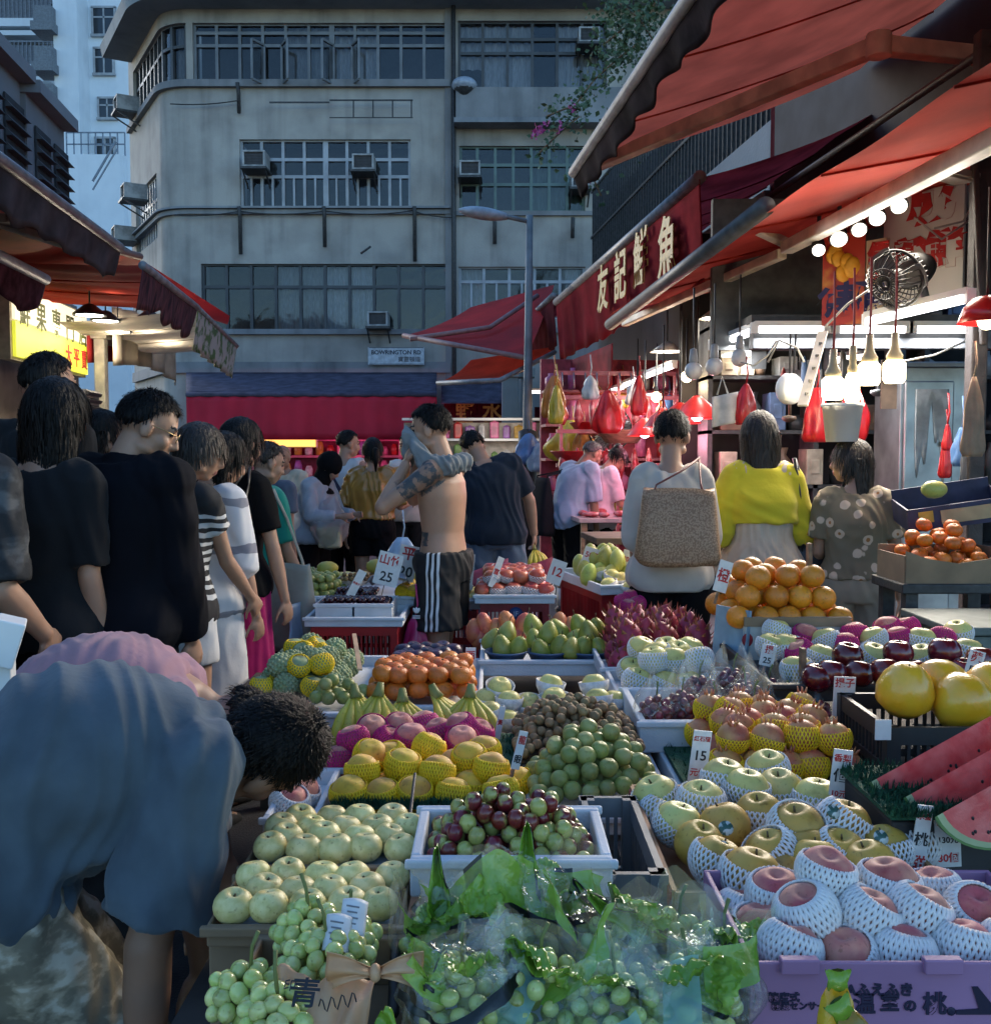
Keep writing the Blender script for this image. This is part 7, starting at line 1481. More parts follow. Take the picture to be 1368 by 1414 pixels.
def hair_mesh(S,style,L_=.25,seed=3,strands=900,matl=None,fine=1.0):
 rs=random.Random(seed);c,M=S.head,S.Rh;m=MB();C0=V((0,-.012,.020));rad=V((.084,.106,.098))if style!='buzz' else V((.078,.099,.091))
 low_back={'short':-.075,'buzz':-.07,'bob':-.12,'long':-.10,'pony':-.06,'bun':-.06,'back':-.10}[style];nu,nv=56,36
 def out(u,v):
  a=2*pi*u;e=-pi/2+pi*v;d=V((cos(e)*sin(a),cos(e)*cos(a),sin(e)));p=V((d.x*rad.x,d.y*rad.y,d.z*rad.z));fr=d.y
  hl=.050 if fr>.45 else(.050+(low_back+.02-.050)*min(1,(.45-fr)/.75))
  if style in('bob','long')and fr<.62 or style=='back' and fr<.1:hl=min(hl,.05-(.62-fr)*.9)
  hl+=.008*sin(a*9+seed)+.004*sin(a*23)
  k=min(1,max(0,(p.z-hl)/.022));lump=1+.022*sin(a*6+e*4+seed)+.014*sin(a*14-e*9)+.008*sin(a*31+e*5)
  return p,d,k,lump
 m.grid(lambda u,v:c+M@(C0+out(u,v)[0]*(.62+.38*out(u,v)[2]**.5)*(out(u,v)[3]if out(u,v)[2]>.3 else 1)),nu,nv)
 down=V((0,0,-1));crown=M@V((0,-.045,.10))
 for k in range(strands):
  for _ in range(20):
   u,v=rs.random(),.5+.5*rs.random()**.8 if style in('short','buzz')and rs.random()<.5 else rs.random()
   p,d,kk,lp=out(u,v)
   if kk>.5:break
  else:continue
  q=c+M@(C0+p*.985);nrm=(M@d).normalized();fl=(q-c-crown);fl=(fl-nrm*fl.dot(nrm));fl=fl.normalized()if fl.length>.01 else V((rs.uniform(-1,1),rs.uniform(-1,1),0)).normalized()
  w=.0022*fine
  if style in('short','buzz'):
   ln=(.026 if style=='short' else .006)*rs.uniform(.5,1.2);dr=(fl*1.1+nrm*rs.uniform(.15,.6)+V((rs.gauss(0,.25),rs.gauss(0,.25),rs.gauss(0,.25)))).normalized();sd=dr.cross(nrm).normalized()*w;mid=q+dr*ln*.55+nrm*.002;m.add([q-sd,q+sd,mid+sd*.8,mid-sd*.8,q+dr*ln-nrm*.004],[(0,1,2,3),(3,2,4)],0,True)
  else:
   n=5;pts=[q];x=q
   for i in range(n):
    nn=(x-(c+M@C0));t=(fl*(1-i/n)+down*(.4+i/n)+V((rs.gauss(0,.12),rs.gauss(0,.12),0))).normalized();x=x+t*.022;rel=M.transposed()@(x-c)-C0;q_=sqrt((rel.x/rad.x)**2+(rel.y/rad.y)**2+(rel.z/rad.z)**2)
    if q_<1.0:x=c+M@(C0+rel/max(.3,q_)*1.01)
    pts.append(x)
   sd=(pts[1]-pts[0]).cross(nrm).normalized()*w*1.6;vs=[]
   for i,x in enumerate(pts):tpr=1-.7*i/n;vs+=[x-sd*tpr,x+sd*tpr]
   m.add(vs,[(2*i,2*i+1,2*i+3,2*i+2)for i in range(n)],0,True)
 yl=-.012 if style=='back' else .035
 if style in('bob','long','back'):
  a0=c+M@V((0,-.035,.01));rings=[];nz_=14
  for i in range(nz_+1):
   v=i/nz_;z=-L_*v;A=(.092+.012*sin(v*3))*(1-.18*v);Bq=.078*(1-.35*v);ring=[]
   for j in range(36):
    t=2*pi*j/36;k=1+.05*sin(t*7+v*4+seed)+.03*sin(t*15-v*7);y=Bq*k*sin(t);y=min(y,yl)
    ring.append(a0+V(((M@V((1,0,0))).x,(M@V((1,0,0))).y,0))*(A*k*cos(t))+V(((M@V((0,1,0))).x,(M@V((0,1,0))).y,0))*(y-.025*v)+V((0,0,z*(1+.05*sin(t*5)))))
   rings.append(ring)
  m.rings(rings)
  X=V(((M@V((1,0,0))).x,(M@V((1,0,0))).y,0));Y=V(((M@V((0,1,0))).x,(M@V((0,1,0))).y,0))
  for k in range(int(strands*.6)):
   t=rs.uniform(pi*(1.1 if style=='back' else .92),pi*(1.9 if style=='back' else 2.08));v0=rs.uniform(0,.72);n=6;vs=[];ln=L_*rs.uniform(.3,.6);A=.094;wv=rs.uniform(0,6)
   for i in range(n+1):
    v=v0+ln/L_*i/n;s_=(1-.18*v);p=a0+X*(A*s_*1.03*cos(t)+.010*sin(v*11+wv))+Y*(.080*(1-.35*v)*sin(t)*(1.05+.12*sin(wv*5))-.025*v)+V((0,0,-L_*v));sd=(X*-sin(t)+Y*cos(t))*(.003*fine*(1-.7*i/n));vs+=[p-sd,p+sd]
   m.add(vs,[(2*i,2*i+1,2*i+3,2*i+2)for i in range(n)],0,True)
 if style=='pony':p=c+M@V((0,-.105,.01));m.tube([p,p+M@V((0,-.03,-.02)),p+M@V((0,-.035,-.08)),p+M@V((0,-.02,-L_))],[.018,.03,.028,.006],12)
 if style=='bun':
  for q_,r in(((0,-.075,.085),.042),((.02,-.09,.075),.03),((-.02,-.085,.095),.03)):m.ball(c+M@V(q_),r,12,8)
 return m
shoem=mat('dark shoe',(.03,.028,.028),.5);whites=mat('white sock',(.55,.54,.52),.8)
def person(label,px,d,h,yaw,pose=None,sex='m',build=1.0,hair=('short',None),wear=(),voxel=.008,z0=0.0,skin=None,seed=1,group=None,tattoo=False,hands=None,hx=None,shoes=True,detail=1.0,strands=700):
 pose=pose or{};k=h/1.70;X=hx if hx is not None else(px-684)/FPX*d
 t=thing('person',V((X,d,z0)),label,'person',group,R(yaw));S=skeleton(pose,sex,build);sk=skin or skinm;vx=voxel/k
 m=MB();torso(m,S,-.10,.50);head_shape(m,S);sh_r=.052 if S.f else .060
 hands=hands or{}
 for sd,sg in(('L',-1),('R',1)):
  sh,el,wr,d2=S.arm[sd];q=.85 if S.f else 1.0;q*=1+(build-1)*.5
  m.tube([S.sp(.44)+S.Rc@V((sg*.05,0,.0)),sh.lerp(S.sp(.44),.3)+S.Rc@V((0,0,.012)),sh],[.062*q,.060*q,sh_r*q],14)
  limb(m,sh,el,.054*q,.038*q,.047*q);limb(m,el,wr,.040*q,.027*q,.040*q)
  ho=hands.get(sd,{});hd=V(ho.get('dir',d2));nr=ho.get('n',V((-sg,.15,0)));hand(m,wr,hd,nr,ho.get('curl',.32),.95*(1 if not S.f else .9),ho.get('grip',0),-sg if 'flip' not in ho else sg)
  hp_,kn,an=S.leg[sd];q2=(1.0 if not S.f else .96)*(1+(build-1)*.5)
  limb(m,hp_,kn,.088*q2,.053*q2,.074*q2);limb(m,kn,an,.054*q2,.036*q2,.054*q2);m.tube([an,an+V((sg*.01,.02,-.03)),an+V((sg*.02,.12,-.045)),an+V((sg*.025,.19,-.05))],[.036,.040,.034,.022],12);m.ball(an+V((0,-.03,-.035)),(.032,.04,.035))
 if S.f:
  for sg in(-1,1):m.ball(S.sp(.30)+S.rot(.3)@V((sg*.065,.085,0)),(.06,.045,.055))
 m.v=[v*k for v in m.v];Rh=np.array(S.Rh);hc=np.array(S.head)*k
 a_sh=[np.array(S.arm[s][0])*k for s in 'LR'];a_el=[np.array(S.arm[s][1])*k for s in 'LR'];pel=np.array(S.pel)*k
 def cls(c):
  q=(c-hc)@Rh/k;x,y,z=np.abs(q[:,0]),q[:,1],q[:,2];idx=np.zeros(len(c),np.int32)
  idx[(x<.021)&(y>.075)&(z>-.073)&(z<-.052)]=1;idx[(x>.020)&(x<.042)&(y>.062)&(z>.000)&(z<.011)]=2;idx[(x>.012)&(x<.05)&(y>.06)&(z>.024)&(z<.033)]=3
  if tattoo:
   for s in(0,1):
    ax=a_el[s]-a_sh[s];u=((c-a_sh[s])@ax)/(ax@ax);dist=np.linalg.norm(c-a_sh[s]-u[:,None]*ax,axis=1);idx[(u>-.1)&(u<.62)&(dist<.075)]=4
   idx[(c[:,2]>pel[2]+.08)&(c[:,2]<pel[2]+.15)&(c[:,0]<-.02)&(c[:,1]>.03)]=4
  return idx
 put(remeshed(m,'body',[sk,lipm,eyem,browm,tatm],voxel,3,None,cls),'body',t)
 style,hm,*rest=hair
 if style:
  m=hair_mesh(S,style,rest[0]if rest else .2,seed,strands,fine=rest[1]if len(rest)>1 else 1.0);m.v=[v*k for v in m.v];m.build('hair',hm or hairb,t)
 for i,g in enumerate(wear):
  nm,mm,o=g;m=MB();typ=o.get('t',nm);off=o.get('off',.014);fa=o.get('fold',.012)*.8
  if typ=='top':
   torso(m,S,o.get('s0',-.07),o.get('s1',.465),off,o.get('flare',.012),sag=o.get('sag',0),wide=o.get('wide',0));sl=o.get('sleeve',.62);so=o.get('soff',.016);sf=o.get('sflare',.014)
   for sd,sg in(('L',-1),('R',1)):
    sh,el,wr,_d=S.arm[sd];q=(.85 if S.f else 1.0)*(1+(build-1)*.5);A=S.sp(.43)+S.Rc@V((sg*.07,0,0))
    m.tube([A,sh.lerp(A,.35)+S.Rc@V((0,0,.010)),sh],[(.066+off*.8)*q,(.062+off)*q,(sh_r+off*.9)*q],16)
    if sl<=0:continue
    m.ball(sh,(sh_r+off*.9)*q,14,8);e=sh.lerp(el,min(1,sl));m.tube([sh,sh.lerp(e,.5),e],[(.056+so)*q,(.050+so+sf*.4)*q,(.047-.009*min(1,sl)+so+sf)*q],16)
    if sl>1:m.ball(el,(.042+so+sf*.8)*q,14,8);e2=el.lerp(wr,sl-1);m.tube([el,el.lerp(e2,.5),e2],[(.041+so+sf*.8)*q,(.041+so+sf*.6)*q,(.031+so)*q],16)
   if o.get('collar'):m.tube([S.neck+S.Rc@V((0,-.005,-.035)),S.neck+S.Rc@V((0,.004,.03))],[.075,.063+.004],16)
   if S.f and not o.get('flat'):
    for sg in(-1,1):m.ball(S.sp(.30)+S.rot(.3)@V((sg*.065,.085,0)),(.064+off,.048+off,.058+off))
  elif typ=='pants':
   torso(m,S,-.10,o.get('s1',.07),off,0);ln=o.get('len',2.0);fl=o.get('flare',.01)
   for sd,sg in(('L',-1),('R',1)):
    hp_,kn,an=S.leg[sd];q2=(1.0 if not S.f else .96)*(1+(build-1)*.5);m.ball(hp_,(.088+off)*q2,14,8)
    e=hp_.lerp(kn,min(1,ln));r_e=.088-.035*min(1,ln);m.tube([hp_,hp_.lerp(e,.4),hp_.lerp(e,.8),e],[(.088+off)*q2,(.082+off)*q2,(r_e+.004+off+fl*.8)*q2,(r_e+off+fl)*q2],18)
    if ln>1:m.ball(kn,(.053+off+fl)*q2,14,8);e2=kn.lerp(an,ln-1);m.tube([kn,kn.lerp(e2,.4),e2],[(.053+off+fl)*q2,(.054+off+fl)*q2,(.04+off+fl)*q2],18)
  elif typ=='skirt':
   rings=[];ln=o.get('len',.5);fl=o.get('flare',.06)
   for q in range(15):
    v=q/14;s=.09-v*(ln+.09);a,b=interp(S.tb,max(s,-.05));a=a+off+fl*v;b=b+off+fl*v;c_=S.pel+V((0,0,s));rings.append([c_+V((a*cos(2*pi*j/30)*(1+.03*v*sin(j*1.7)),b*sin(2*pi*j/30)*(1+.03*v*sin(j*1.7)),0))for j in range(30)])
   m.rings(rings)
  elif typ=='hood':
   M_,c_=S.Rh,S.head;m.ball(c_+M_@V((0,-.022,.020)),(.098,.118,.116),18,12,0,M_);m.tube([c_+M_@V((0,-.012,-.05)),S.neck+S.Rc@V((0,.01,-.02)),S.neck+S.Rc@V((0,.015,-.10))],[.082,.085,.14],18)
  m.v=[v*k for v in m.v]
  put(remeshed(m,nm,mm,o.get('vx',voxel*1.15),o.get('smooth',4),folds(fa*k,seed*7+i,o.get('k',(11,11,5)))),nm,t)
 if shoes:
  for sd,sg in(('L',-1),('R',1)):
   an=S.leg[sd][2];m=MB();m.tube([an+V((0,-.055,-.045)),an+V((0,-.02,-.02)),an+V((sg*.01,.05,-.032)),an+V((sg*.02,.13,-.048)),an+V((sg*.027,.205,-.058))],[.030,.045,.045,.042,.024],14,flat=.8);m.box(an+V((sg*.012,.07,-.088)),(.085,.29,.018));m.v=[v*k for v in m.v];m.build('shoe',shoem,t)
 S.k=k;S.root=t
 S.world=lambda p:V((X,d,z0))+Matrix.Rotation(R(yaw),3,'Z')@(V(p)*k)
 S.wdir=lambda p:Matrix.Rotation(R(yaw),3,'Z')@V(p)
 return S
def hh(px_top,d):return CAMZ+(625-px_top)/FPX*d
def strapbag(name,label,S,hook,offs,size,mm,strapm=None,cat='bag',flatn=.35,rz=None,pleat=.02,strap_to=None,thick=.012,logo=None):
 """bag hanging from a point on a person: body plus strap, both parts of the bag"""
 p=S.world(hook)+V(offs);t=thing(name,p,label,cat,None,rz if rz is not None else S.root.rotation_euler.z);w_,dp,h=size
 rings=[]
 for i in range(13):
  v=i/12;sq=1-.06*sin(pi*v);k_=(.84+.20*v);dd=dp*(.25+.75*sin(min(1,v*1.2)*pi/2));e=.45
  rings.append([V((w_/2*k_*abs(cos(a))**e*(1 if cos(a)>0 else-1)*(1-(.12 if v>.93 else 0)),dd/2*abs(sin(a))**e*(1 if sin(a)>0 else-1),-h*v+pleat*.4*sin(a*3+v*4)))for a in[2*pi*j/36 for j in range(36)]])
 MB().rings(rings).build('body',mm,t)
 if strap_to is not None:
  top=S.world(strap_to)-p;Rz=Matrix.Rotation(-(rz if rz is not None else S.root.rotation_euler.z),3,'Z');top=Rz@top
  m=MB()
  for sx,yy in((-1,-.012),(1,.012)):m.tube([V((sx*w_*.30,yy,-.03)),V((sx*w_*.26,yy,.02)),top*.6+V((sx*w_*.10,yy*2,0)),top],[thick,thick*.8,thick*.8,thick],8,flat=.5)
  m.build('strap',strapm or mm,t)
 return t
blackc_=cloth('black cotton',(.005,.005,.006),sheen=0);navyc=cloth('navy denim',(.025,.035,.06),bscale=90);jean=cloth('blue jeans',(.06,.09,.14),col2=(.11,.15,.20),scale=3,bscale=90);darkj=cloth('charcoal jeans',(.018,.019,.022),sheen=.05);whitec=cloth('white cotton',(.55,.55,.55),var=.06)
HANG=lambda sg,f=.0,o=.12:((sg*o,f-.05,-1),(sg*.03,f+.12,-1))
# --- the stooping pair in front, left
S1=person('man in a blue T-shirt and camouflage shorts stooping low over the fruit, nearest the camera',0,1.74,1.74,-64,dict(bend=104,pelvis=.76,nk=.0,head=(-34,36,0),armR=((.10,-.30,-.95),(.02,-.05,-1)),armL=((-.1,.15,-1),(0,.1,-1)),legR=((.05,.50,-.8),(.0,-.50,-.8)),legL=((-.08,.5,-.8),(0,-.5,-.8))),'m',.98,('short',hairb,.2,.55),[('shorts',camo('camouflage cloth',[(.07,.06,.045),(.16,.14,.10),(.28,.24,.17),(.42,.38,.30)],19),dict(t='pants',len=1.06,off=.024,flare=.03,fold=.016,s1=.03)),('shirt',cloth('blue grey jersey',(.075,.100,.122),var=.16,bscale=70,scale=9),dict(t='top',off=.026,s0=-.12,s1=.495,flare=.04,sag=.08,sleeve=.86,soff=.024,sflare=.03,fold=.024,k=(3.6,15,4.5),vx=.0065,smooth=6))],.0065,0,skind,5,strands=8000,hx=(-54-684)/FPX*1.74)
person('man in a pink T-shirt stooping behind the blue shirted man',30,2.55,1.70,-78,dict(bend=104,pelvis=.70,nk=.01,head=(5,0,0),armR=((.05,.15,-1),(0,.2,-1)),armL=((-.1,.25,-1),(0,.2,-1)),legR=((.05,.55,-.75),(0,-.55,-.75)),legL=((-.05,.55,-.75),(0,-.55,-.75))),'m',1.08,('short',hairb,.2,.8),[('trousers',darkj,dict(t='pants',len=2,off=.016)),('shirt',cloth('dusty pink jersey',(.36,.20,.23),var=.08),dict(t='top',off=.02,flare=.03,sag=.06,sleeve=.8,soff=.02,sflare=.02,fold=.014,k=(5,18,6)))],.009,0,None,8,strands=1800)
# --- queue on the left
person('person with black hair in a grey camouflage T-shirt, cut by the left edge',-96,2.8,1.74,-8,dict(armR=((.14,-.12,-1),(.0,.75,-.6)),head=(8,10,0)),'m',1.05,('long',hairb,.20),[('trousers',darkj,dict(t='pants')),('shirt',camo('grey camouflage jersey',[(.015,.016,.018),(.028,.029,.031),(.05,.052,.055),(.10,.105,.11)],7),dict(t='top',off=.02,sleeve=.95,soff=.02,sflare=.016,fold=.012))],.0075,0,None,11)
person('woman with long straight black hair in dark clothes behind the camouflage T-shirt',58,3.15,hh(512,3.15),-12,dict(head=(10,-10,0)),'f',1.0,('long',hairb,.36),[('trousers',blackc_,dict(t='pants')),('shirt',cloth('dark grey jersey',(.013,.014,.016),sheen=.05),dict(t='top',sleeve=.9))],.009,0,None,12,strands=1100)
person('tall dark haired man at the back of the queue under the lit sign',52,3.9,1.78,-20,dict(head=(4,-15,0)),'m',1.0,('short',hairb),[('trousers',blackc_,dict(t='pants')),('shirt',cloth('dark grey jersey',(.013,.014,.016),sheen=.05),dict(t='top',sleeve=.9))],.010,.10,None,13)
person('dark haired person mostly hidden between the jacketed man and the long haired woman',128,5.0,hh(562,5.0),-30,dict(head=(4,-25,0)),'f',1.0,('bob',hairb,.16),[('trousers',blackc_,dict(t='pants')),('shirt',cloth('dark blue jersey',(.035,.05,.07)),dict(t='top',sleeve=.9))],.011,0,None,14)
S2=person('man in a black jacket and glasses looking down to the right in the queue',158,3.3,hh(523,3.3),-18,dict(bend=9,head=(22,-52,6),armR=((.08,.06,-1),(-.05,.35,-1)),armL=((-.08,.06,-1),(.05,.35,-1))),'m',1.02,('short',hairb,.2,.8),[('trousers',darkj,dict(t='pants')),('jacket',cloth('black jacket cloth',(.004,.0045,.0075),var=.25,bump=.06,sheen=0),dict(t='top',off=.035,s0=-.16,flare=.03,sleeve=1.95,soff=.026,sflare=.012,collar=1,s1=.49,fold=.013,k=(8,8,3)))],.0065,0,None,15,strands=2600)
g_=MB();M_,c_,k_=S2.Rh,S2.head,S2.k
for sg in(-1,1):
 g_.tube([(c_+M_@V((sg*(.033+.023*cos(a)),.096,.004+.017*sin(a))))*k_ for a in[2*pi*q/16 for q in range(17)]],.0014,5);g_.tube([(c_+M_@V((sg*.056,.094,.008)))*k_,(c_+M_@V((sg*.078,.05,.008)))*k_,(c_+M_@V((sg*.080,-.01,.004)))*k_],.0014,5)
g_.tube([(c_+M_@V((-.010,.098,.008)))*k_,(c_+M_@V((.010,.098,.008)))*k_],.0013,5);g_.build('glasses',mat('gold spectacle frame',(.4,.3,.14),.3,metal=.8),S2.root)
person('woman in a black top with zebra striped lower half and white shorts in the queue',240,3.9,hh(573,3.9),-28,dict(bend=8,head=(16,-40,0),armR=((-.02,.45,-1),(-.1,.7,-.7)),armL=((0,.3,-1),(.1,.6,-.7))),'f',.95,('pony',hairbr,.10),[('shorts',whitec,dict(t='pants',len=.45,off=.016)),('shirt',banded('zebra banded jersey',[(0.920,(.5,.5,.5)),(0.936,(.012,.012,.014)),(0.954,(.5,.5,.5)),(0.970,(.012,.012,.014)),(0.988,(.5,.5,.5)),(1.004,(.012,.012,.014)),(1.022,(.5,.5,.5)),(1.038,(.012,.012,.014)),(1.056,(.5,.5,.5)),(1.072,(.012,.012,.014)),(1.090,(.5,.5,.5)),(1.106,(.012,.012,.014)),(1.124,(.5,.5,.5)),(1.140,(.012,.012,.014)),(1.158,(.5,.5,.5)),(1.174,(.012,.012,.014)),(1.192,(.5,.5,.5)),(1.208,(.012,.012,.014)),(1.226,(.5,.5,.5)),(1.242,(.012,.012,.014))],(.012,.012,.014),None),dict(t='top',sleeve=.5,s0=-.06))],.0075,0,None,16,strands=1300)
person('woman in a white lace trimmed blouse behind the zebra striped top',278,4.2,1.60,-26,dict(bend=8,head=(20,-30,0),armR=((.16,.08,-1),(.06,.25,-1))),'f',.96,('bob',hairb,.14),[('skirt',whitec,dict(t='skirt',len=.42,flare=.03)),('blouse',banded('lace banded cotton',[(.80,(.22,.22,.25)),(.83,(.55,.55,.57)),(1.06,(.20,.20,.24)),(1.10,(.55,.55,.57)),(1.26,(.22,.22,.25)),(1.30,(.55,.55,.57))],(.55,.55,.57),None),dict(t='top',off=.026,s0=-.14,sleeve=1.12,soff=.022,sflare=.02))],.008,0,None,17,hands={'R':dict(curl=.35)},strands=800)
S5=person('woman in a black T-shirt and long magenta skirt in the queue',316,4.5,hh(570,4.5),-20,dict(bend=4,head=(12,-20,0),armR=((.24,.05,-1),(.14,.18,-1))),'f',1.0,('bob',hairb,.20),[('skirt',cloth('magenta skirt cloth',(.34,.012,.10)),dict(t='skirt',len=.80,flare=.045,fold=.02,k=(14,14,1.5))),('shirt',blackc_,dict(t='top',off=.022,s0=-.06,sleeve=.72,sflare=.02))],.0075,0,None,18,hands={'R':dict(curl=.35)},strands=1100)
strapbag('shoulder_bag','small black shoulder bag worn by the woman with the magenta skirt',S5,(.10,-.13,1.24),(0,-.02,0),(.20,.10,.30),mat('black leather',(.016,.015,.016),.35),strap_to=(.13,-.03,1.46))
S6=person('person in a teal green T-shirt and jeans at the head of the queue',348,5.1,hh(604,5.1),-30,dict(bend=6,head=(14,-25,0),armR=((.2,.1,-1),(.1,.4,-.8))),'f',1.0,('short',hairbr),[('trousers',navyc,dict(t='pants',off=.018)),('shirt',cloth('teal jersey',(.02,.25,.19)),dict(t='top',off=.022,sleeve=.85,sflare=.018))],.009,0,None,19)
strapbag('tote_bag','beige canvas tote bag hanging beside the teal shirted person',S6,(.24,.02,1.02),(0,-.05,0),(.34,.12,.42),cloth('beige canvas',(.36,.33,.26)),strap_to=(.17,-.02,1.42))
# --- people at the back
person('dark haired person in a slate blue shirt beyond the queue',370,7.0,hh(616,7.0),-20,dict(head=(8,-10,0)),'m',1.0,('short',hairb),[('trousers',darkj,dict(t='pants')),('shirt',cloth('slate jersey',(.10,.12,.16)),dict(t='top'))],.011,0,None,20,strands=350)
person('bald man in a pale yellow shirt facing the camera far back',394,9.2,hh(612,9.2),165,dict(head=(12,10,0)),'m',1.05,('buzz',skinm),[('trousers',darkj,dict(t='pants')),('shirt',cloth('pale yellow jersey',(.52,.48,.36)),dict(t='top'))],.012,0,None,21,strands=0)
Sh=person('woman in a black headscarf and grey sweatshirt holding clear shopping bags',432,8.0,hh(618,8.0),-112,dict(bend=12,head=(26,8,0),armR=((.25,.25,-.9),(-.35,.9,.05)),armL=((-.25,.25,-.9),(.35,.9,.05))),'f',1.12,(None,None),[('trousers',blackc_,dict(t='pants')),('sweatshirt',cloth('grey sweatshirt cloth',(.30,.33,.37)),dict(t='top',off=.03,sleeve=1.85,soff=.024)),('headscarf',blackc_,dict(t='hood',fold=.008))],.009,0,None,22)
filmw=clear_plastic('milky film',(.75,.80,.84),.45,.2)
for px,py,d,w_,h,lb in((456,760,7.8,.30,.38,'clear milky shopping bag held by the woman in the headscarf'),(403,755,7.9,.24,.42,'clear milky bag hanging at the back of the woman in the headscarf')):
 p=P(px,py,d);bagmesh(w_,w_*.6,h,int(px),.35,'shopping_bag',filmw,p,lb,None,.4)
 if px>430:tag(MB().box((0,0,.10),(.18,.10,.16)).build('bread_pack',mat('cream pack',(.5,.44,.28),.6),loc=p,bevel=.02),'cream coloured pack inside the milky shopping bag','pack')
random.seed(9)
St=person('man in a white tank top with a navy strap across his back',474,8.7,hh(592,8.7),-20,dict(head=(6,-45,0)),'m',1.08,('short',hairb),[('trousers',blackc_,dict(t='pants')),('tank_top',whitec,dict(t='top',s1=.44,sleeve=0,off=.016))],.010,0,None,23,strands=400)
tag(MB().tube([St.world(q)for q in((-.10,-.10,1.42),(-.04,-.145,1.30),(.08,-.145,1.12),(.17,-.10,.98),(.19,.02,.95),(.06,.16,1.12),(-.06,.14,1.34),(-.09,.02,1.47),(-.10,-.10,1.42))],.022,8,flat=.3).build('bag_strap',navyc,base=True),'navy cross body strap on the white tank top','strap')
person('woman with a low ponytail in an ochre satin blouse and black shorts',514,8.2,hh(602,8.2),-6,dict(head=(4,25,0),armL=((-.3,-.05,-1),(-.05,.12,-1)),armR=((.3,.2,-1),(.2,.8,.1))),'f',1.0,('pony',hairb,.20),[('shorts',blackc_,dict(t='pants',len=.5,off=.03,s1=.1)),('blouse',mat('ochre satin',(.30,.145,.025),.32,var=.2,scale=5),dict(t='top',off=.03,s0=.06,wide=.05,sleeve=.95,soff=.035,sflare=.03,fold=.03,k=(22,14,3)))],.009,0,None,24,strands=500)
person('man in a white sleeveless shirt facing the camera behind the cardboard box',566,9.4,hh(597,9.4),168,dict(head=(4,-8,0),armL=((-.2,.3,-.9),(.3,.9,.1)),armR=((.2,.3,-.9),(-.3,.9,.1))),'m',1.0,('short',hairb),[('trousers',darkj,dict(t='pants')),('tank_top',whitec,dict(t='top',s1=.44,sleeve=0))],.010,0,None,25,strands=400)
b_=P(556,668,8.8);t=thing('carried_box',b_,'open brown cardboard box held up behind the ochre blouse','box');t.rotation_euler=(.25,-.25,.2);MB().box((0,0,0),(.52,.30,.24)).box((0,-.16,.13),(.50,.01,.07),(.5,0,0)).build('body',mat('amber cardboard',(.34,.17,.05),.7,var=.2),t,bevel=.004);MB().box((.10,-.152,.0),(.10,.006,.035)).build('hand_hole',shade_d,t)
# --- shirtless man
Sm=person('shirtless tattooed man in black striped shorts wiping his face with a grey shirt',612,5.0,hh(555,5.0),74,dict(bend=2,head=(10,8,0),armL=((-.15,.60,-.45),(.146,-.074,.22)),armR=((.15,.62,-.38),(-.146,-.074,.22)),legL=((-.02,.0,-1),(0,-.04,-1)),legR=((.05,.12,-1),(0,-.06,-1))),'m',.97,('short',hairb,.2,.8),[('shorts',side_stripes(),dict(t='pants',len=.66,off=.026,flare=.034,fold=.012,s1=.05))],.006,0,mat('warm skin',(.40,.225,.145),.5,var=.10,scale=9,sss=.12,sssc=(.5,.2,.1)),26,tattoo=True,hands={'L':dict(dir=(.35,-.12,.9),n=(.5,-.7,0),curl=.22,flip=1),'R':dict(dir=(-.35,-.12,.9),n=(-.5,-.7,0),curl=.22)},strands=2600)
wst=mat('white stripe',(.6,.6,.6),.7)
m=MB()
for a_ in(-.5,0,.5):m.ball(V((-.206,.065+.018*sin(a_),.70+.014*cos(a_)))*Sm.k,(.004,.0075,.015),8,6,0,Matrix.Rotation(a_,3,'X').transposed())
for q in range(3):m.box(V((-.207,.065,.688-.006*q))*Sm.k,(.006,.038,.003))
m.build('trefoil_mark',wst,Sm.root)
towel=cloth('grey towelling shirt',(.20,.21,.21),var=.15,bump=.25)
m=MB();hd_,Mh=Sm.head,Sm.Rh
m.ball(hd_+Mh@V((0,.105,-.045)),(.075,.035,.085),16,10,0,Mh);m.ball(hd_+Mh@V((0,.125,-.10)),(.05,.035,.06),12,8,0,Mh)
m.tube([hd_+Mh@V((-.03,.11,.015)),hd_+Mh@V((-.085,.07,-.05)),Sm.sp(.46)+V((-.14,.03,.02)),Sm.sp(.45)+V((-.14,-.08,.01)),Sm.sp(.46)+V((-.02,-.13,.02))],[.018,.028,.045,.05,.045],12)
m.v=[Sm.world(v)for v in m.v];me_=remeshed(m,'grey_shirt',towel,.006,3,folds(.016,91,(18,18,10)));o=put(me_,'grey_shirt');tag(o,'grey shirt bunched over the shirtless man\'s face and shoulder','shirt')
# --- leaning man in navy with bananas
Sn=person('man in a navy T-shirt and jeans leaning left with bananas in his hand',684,6.9,1.70,8,dict(bend=14,side=-13,head=(22,18,-8),armR=((.48,.18,-.86),(.18,.22,-1)),armL=((-.1,.45,-.8),(-.2,.9,-.2)),legL=((-.12,.02,-1),(-.02,-.03,-1)),legR=((.14,.02,-1),(.03,-.03,-1))),'m',1.14,('short',hairb),[('trousers',jean,dict(t='pants',off=.018,fold=.016)),('shirt',cloth('dark navy jersey',(.013,.020,.032),sheen=.08),dict(t='top',off=.024,sleeve=.80,soff=.02,sflare=.018,fold=.014))],.008,0,None,27,hands={'R':dict(curl=.6)},strands=600)
wr=Sn.world(Sn.arm['R'][2]);bananas(wr+V((.0,-.02,-.20)),.3,'small bunch of bananas held in the leaning man\'s right hand',5)
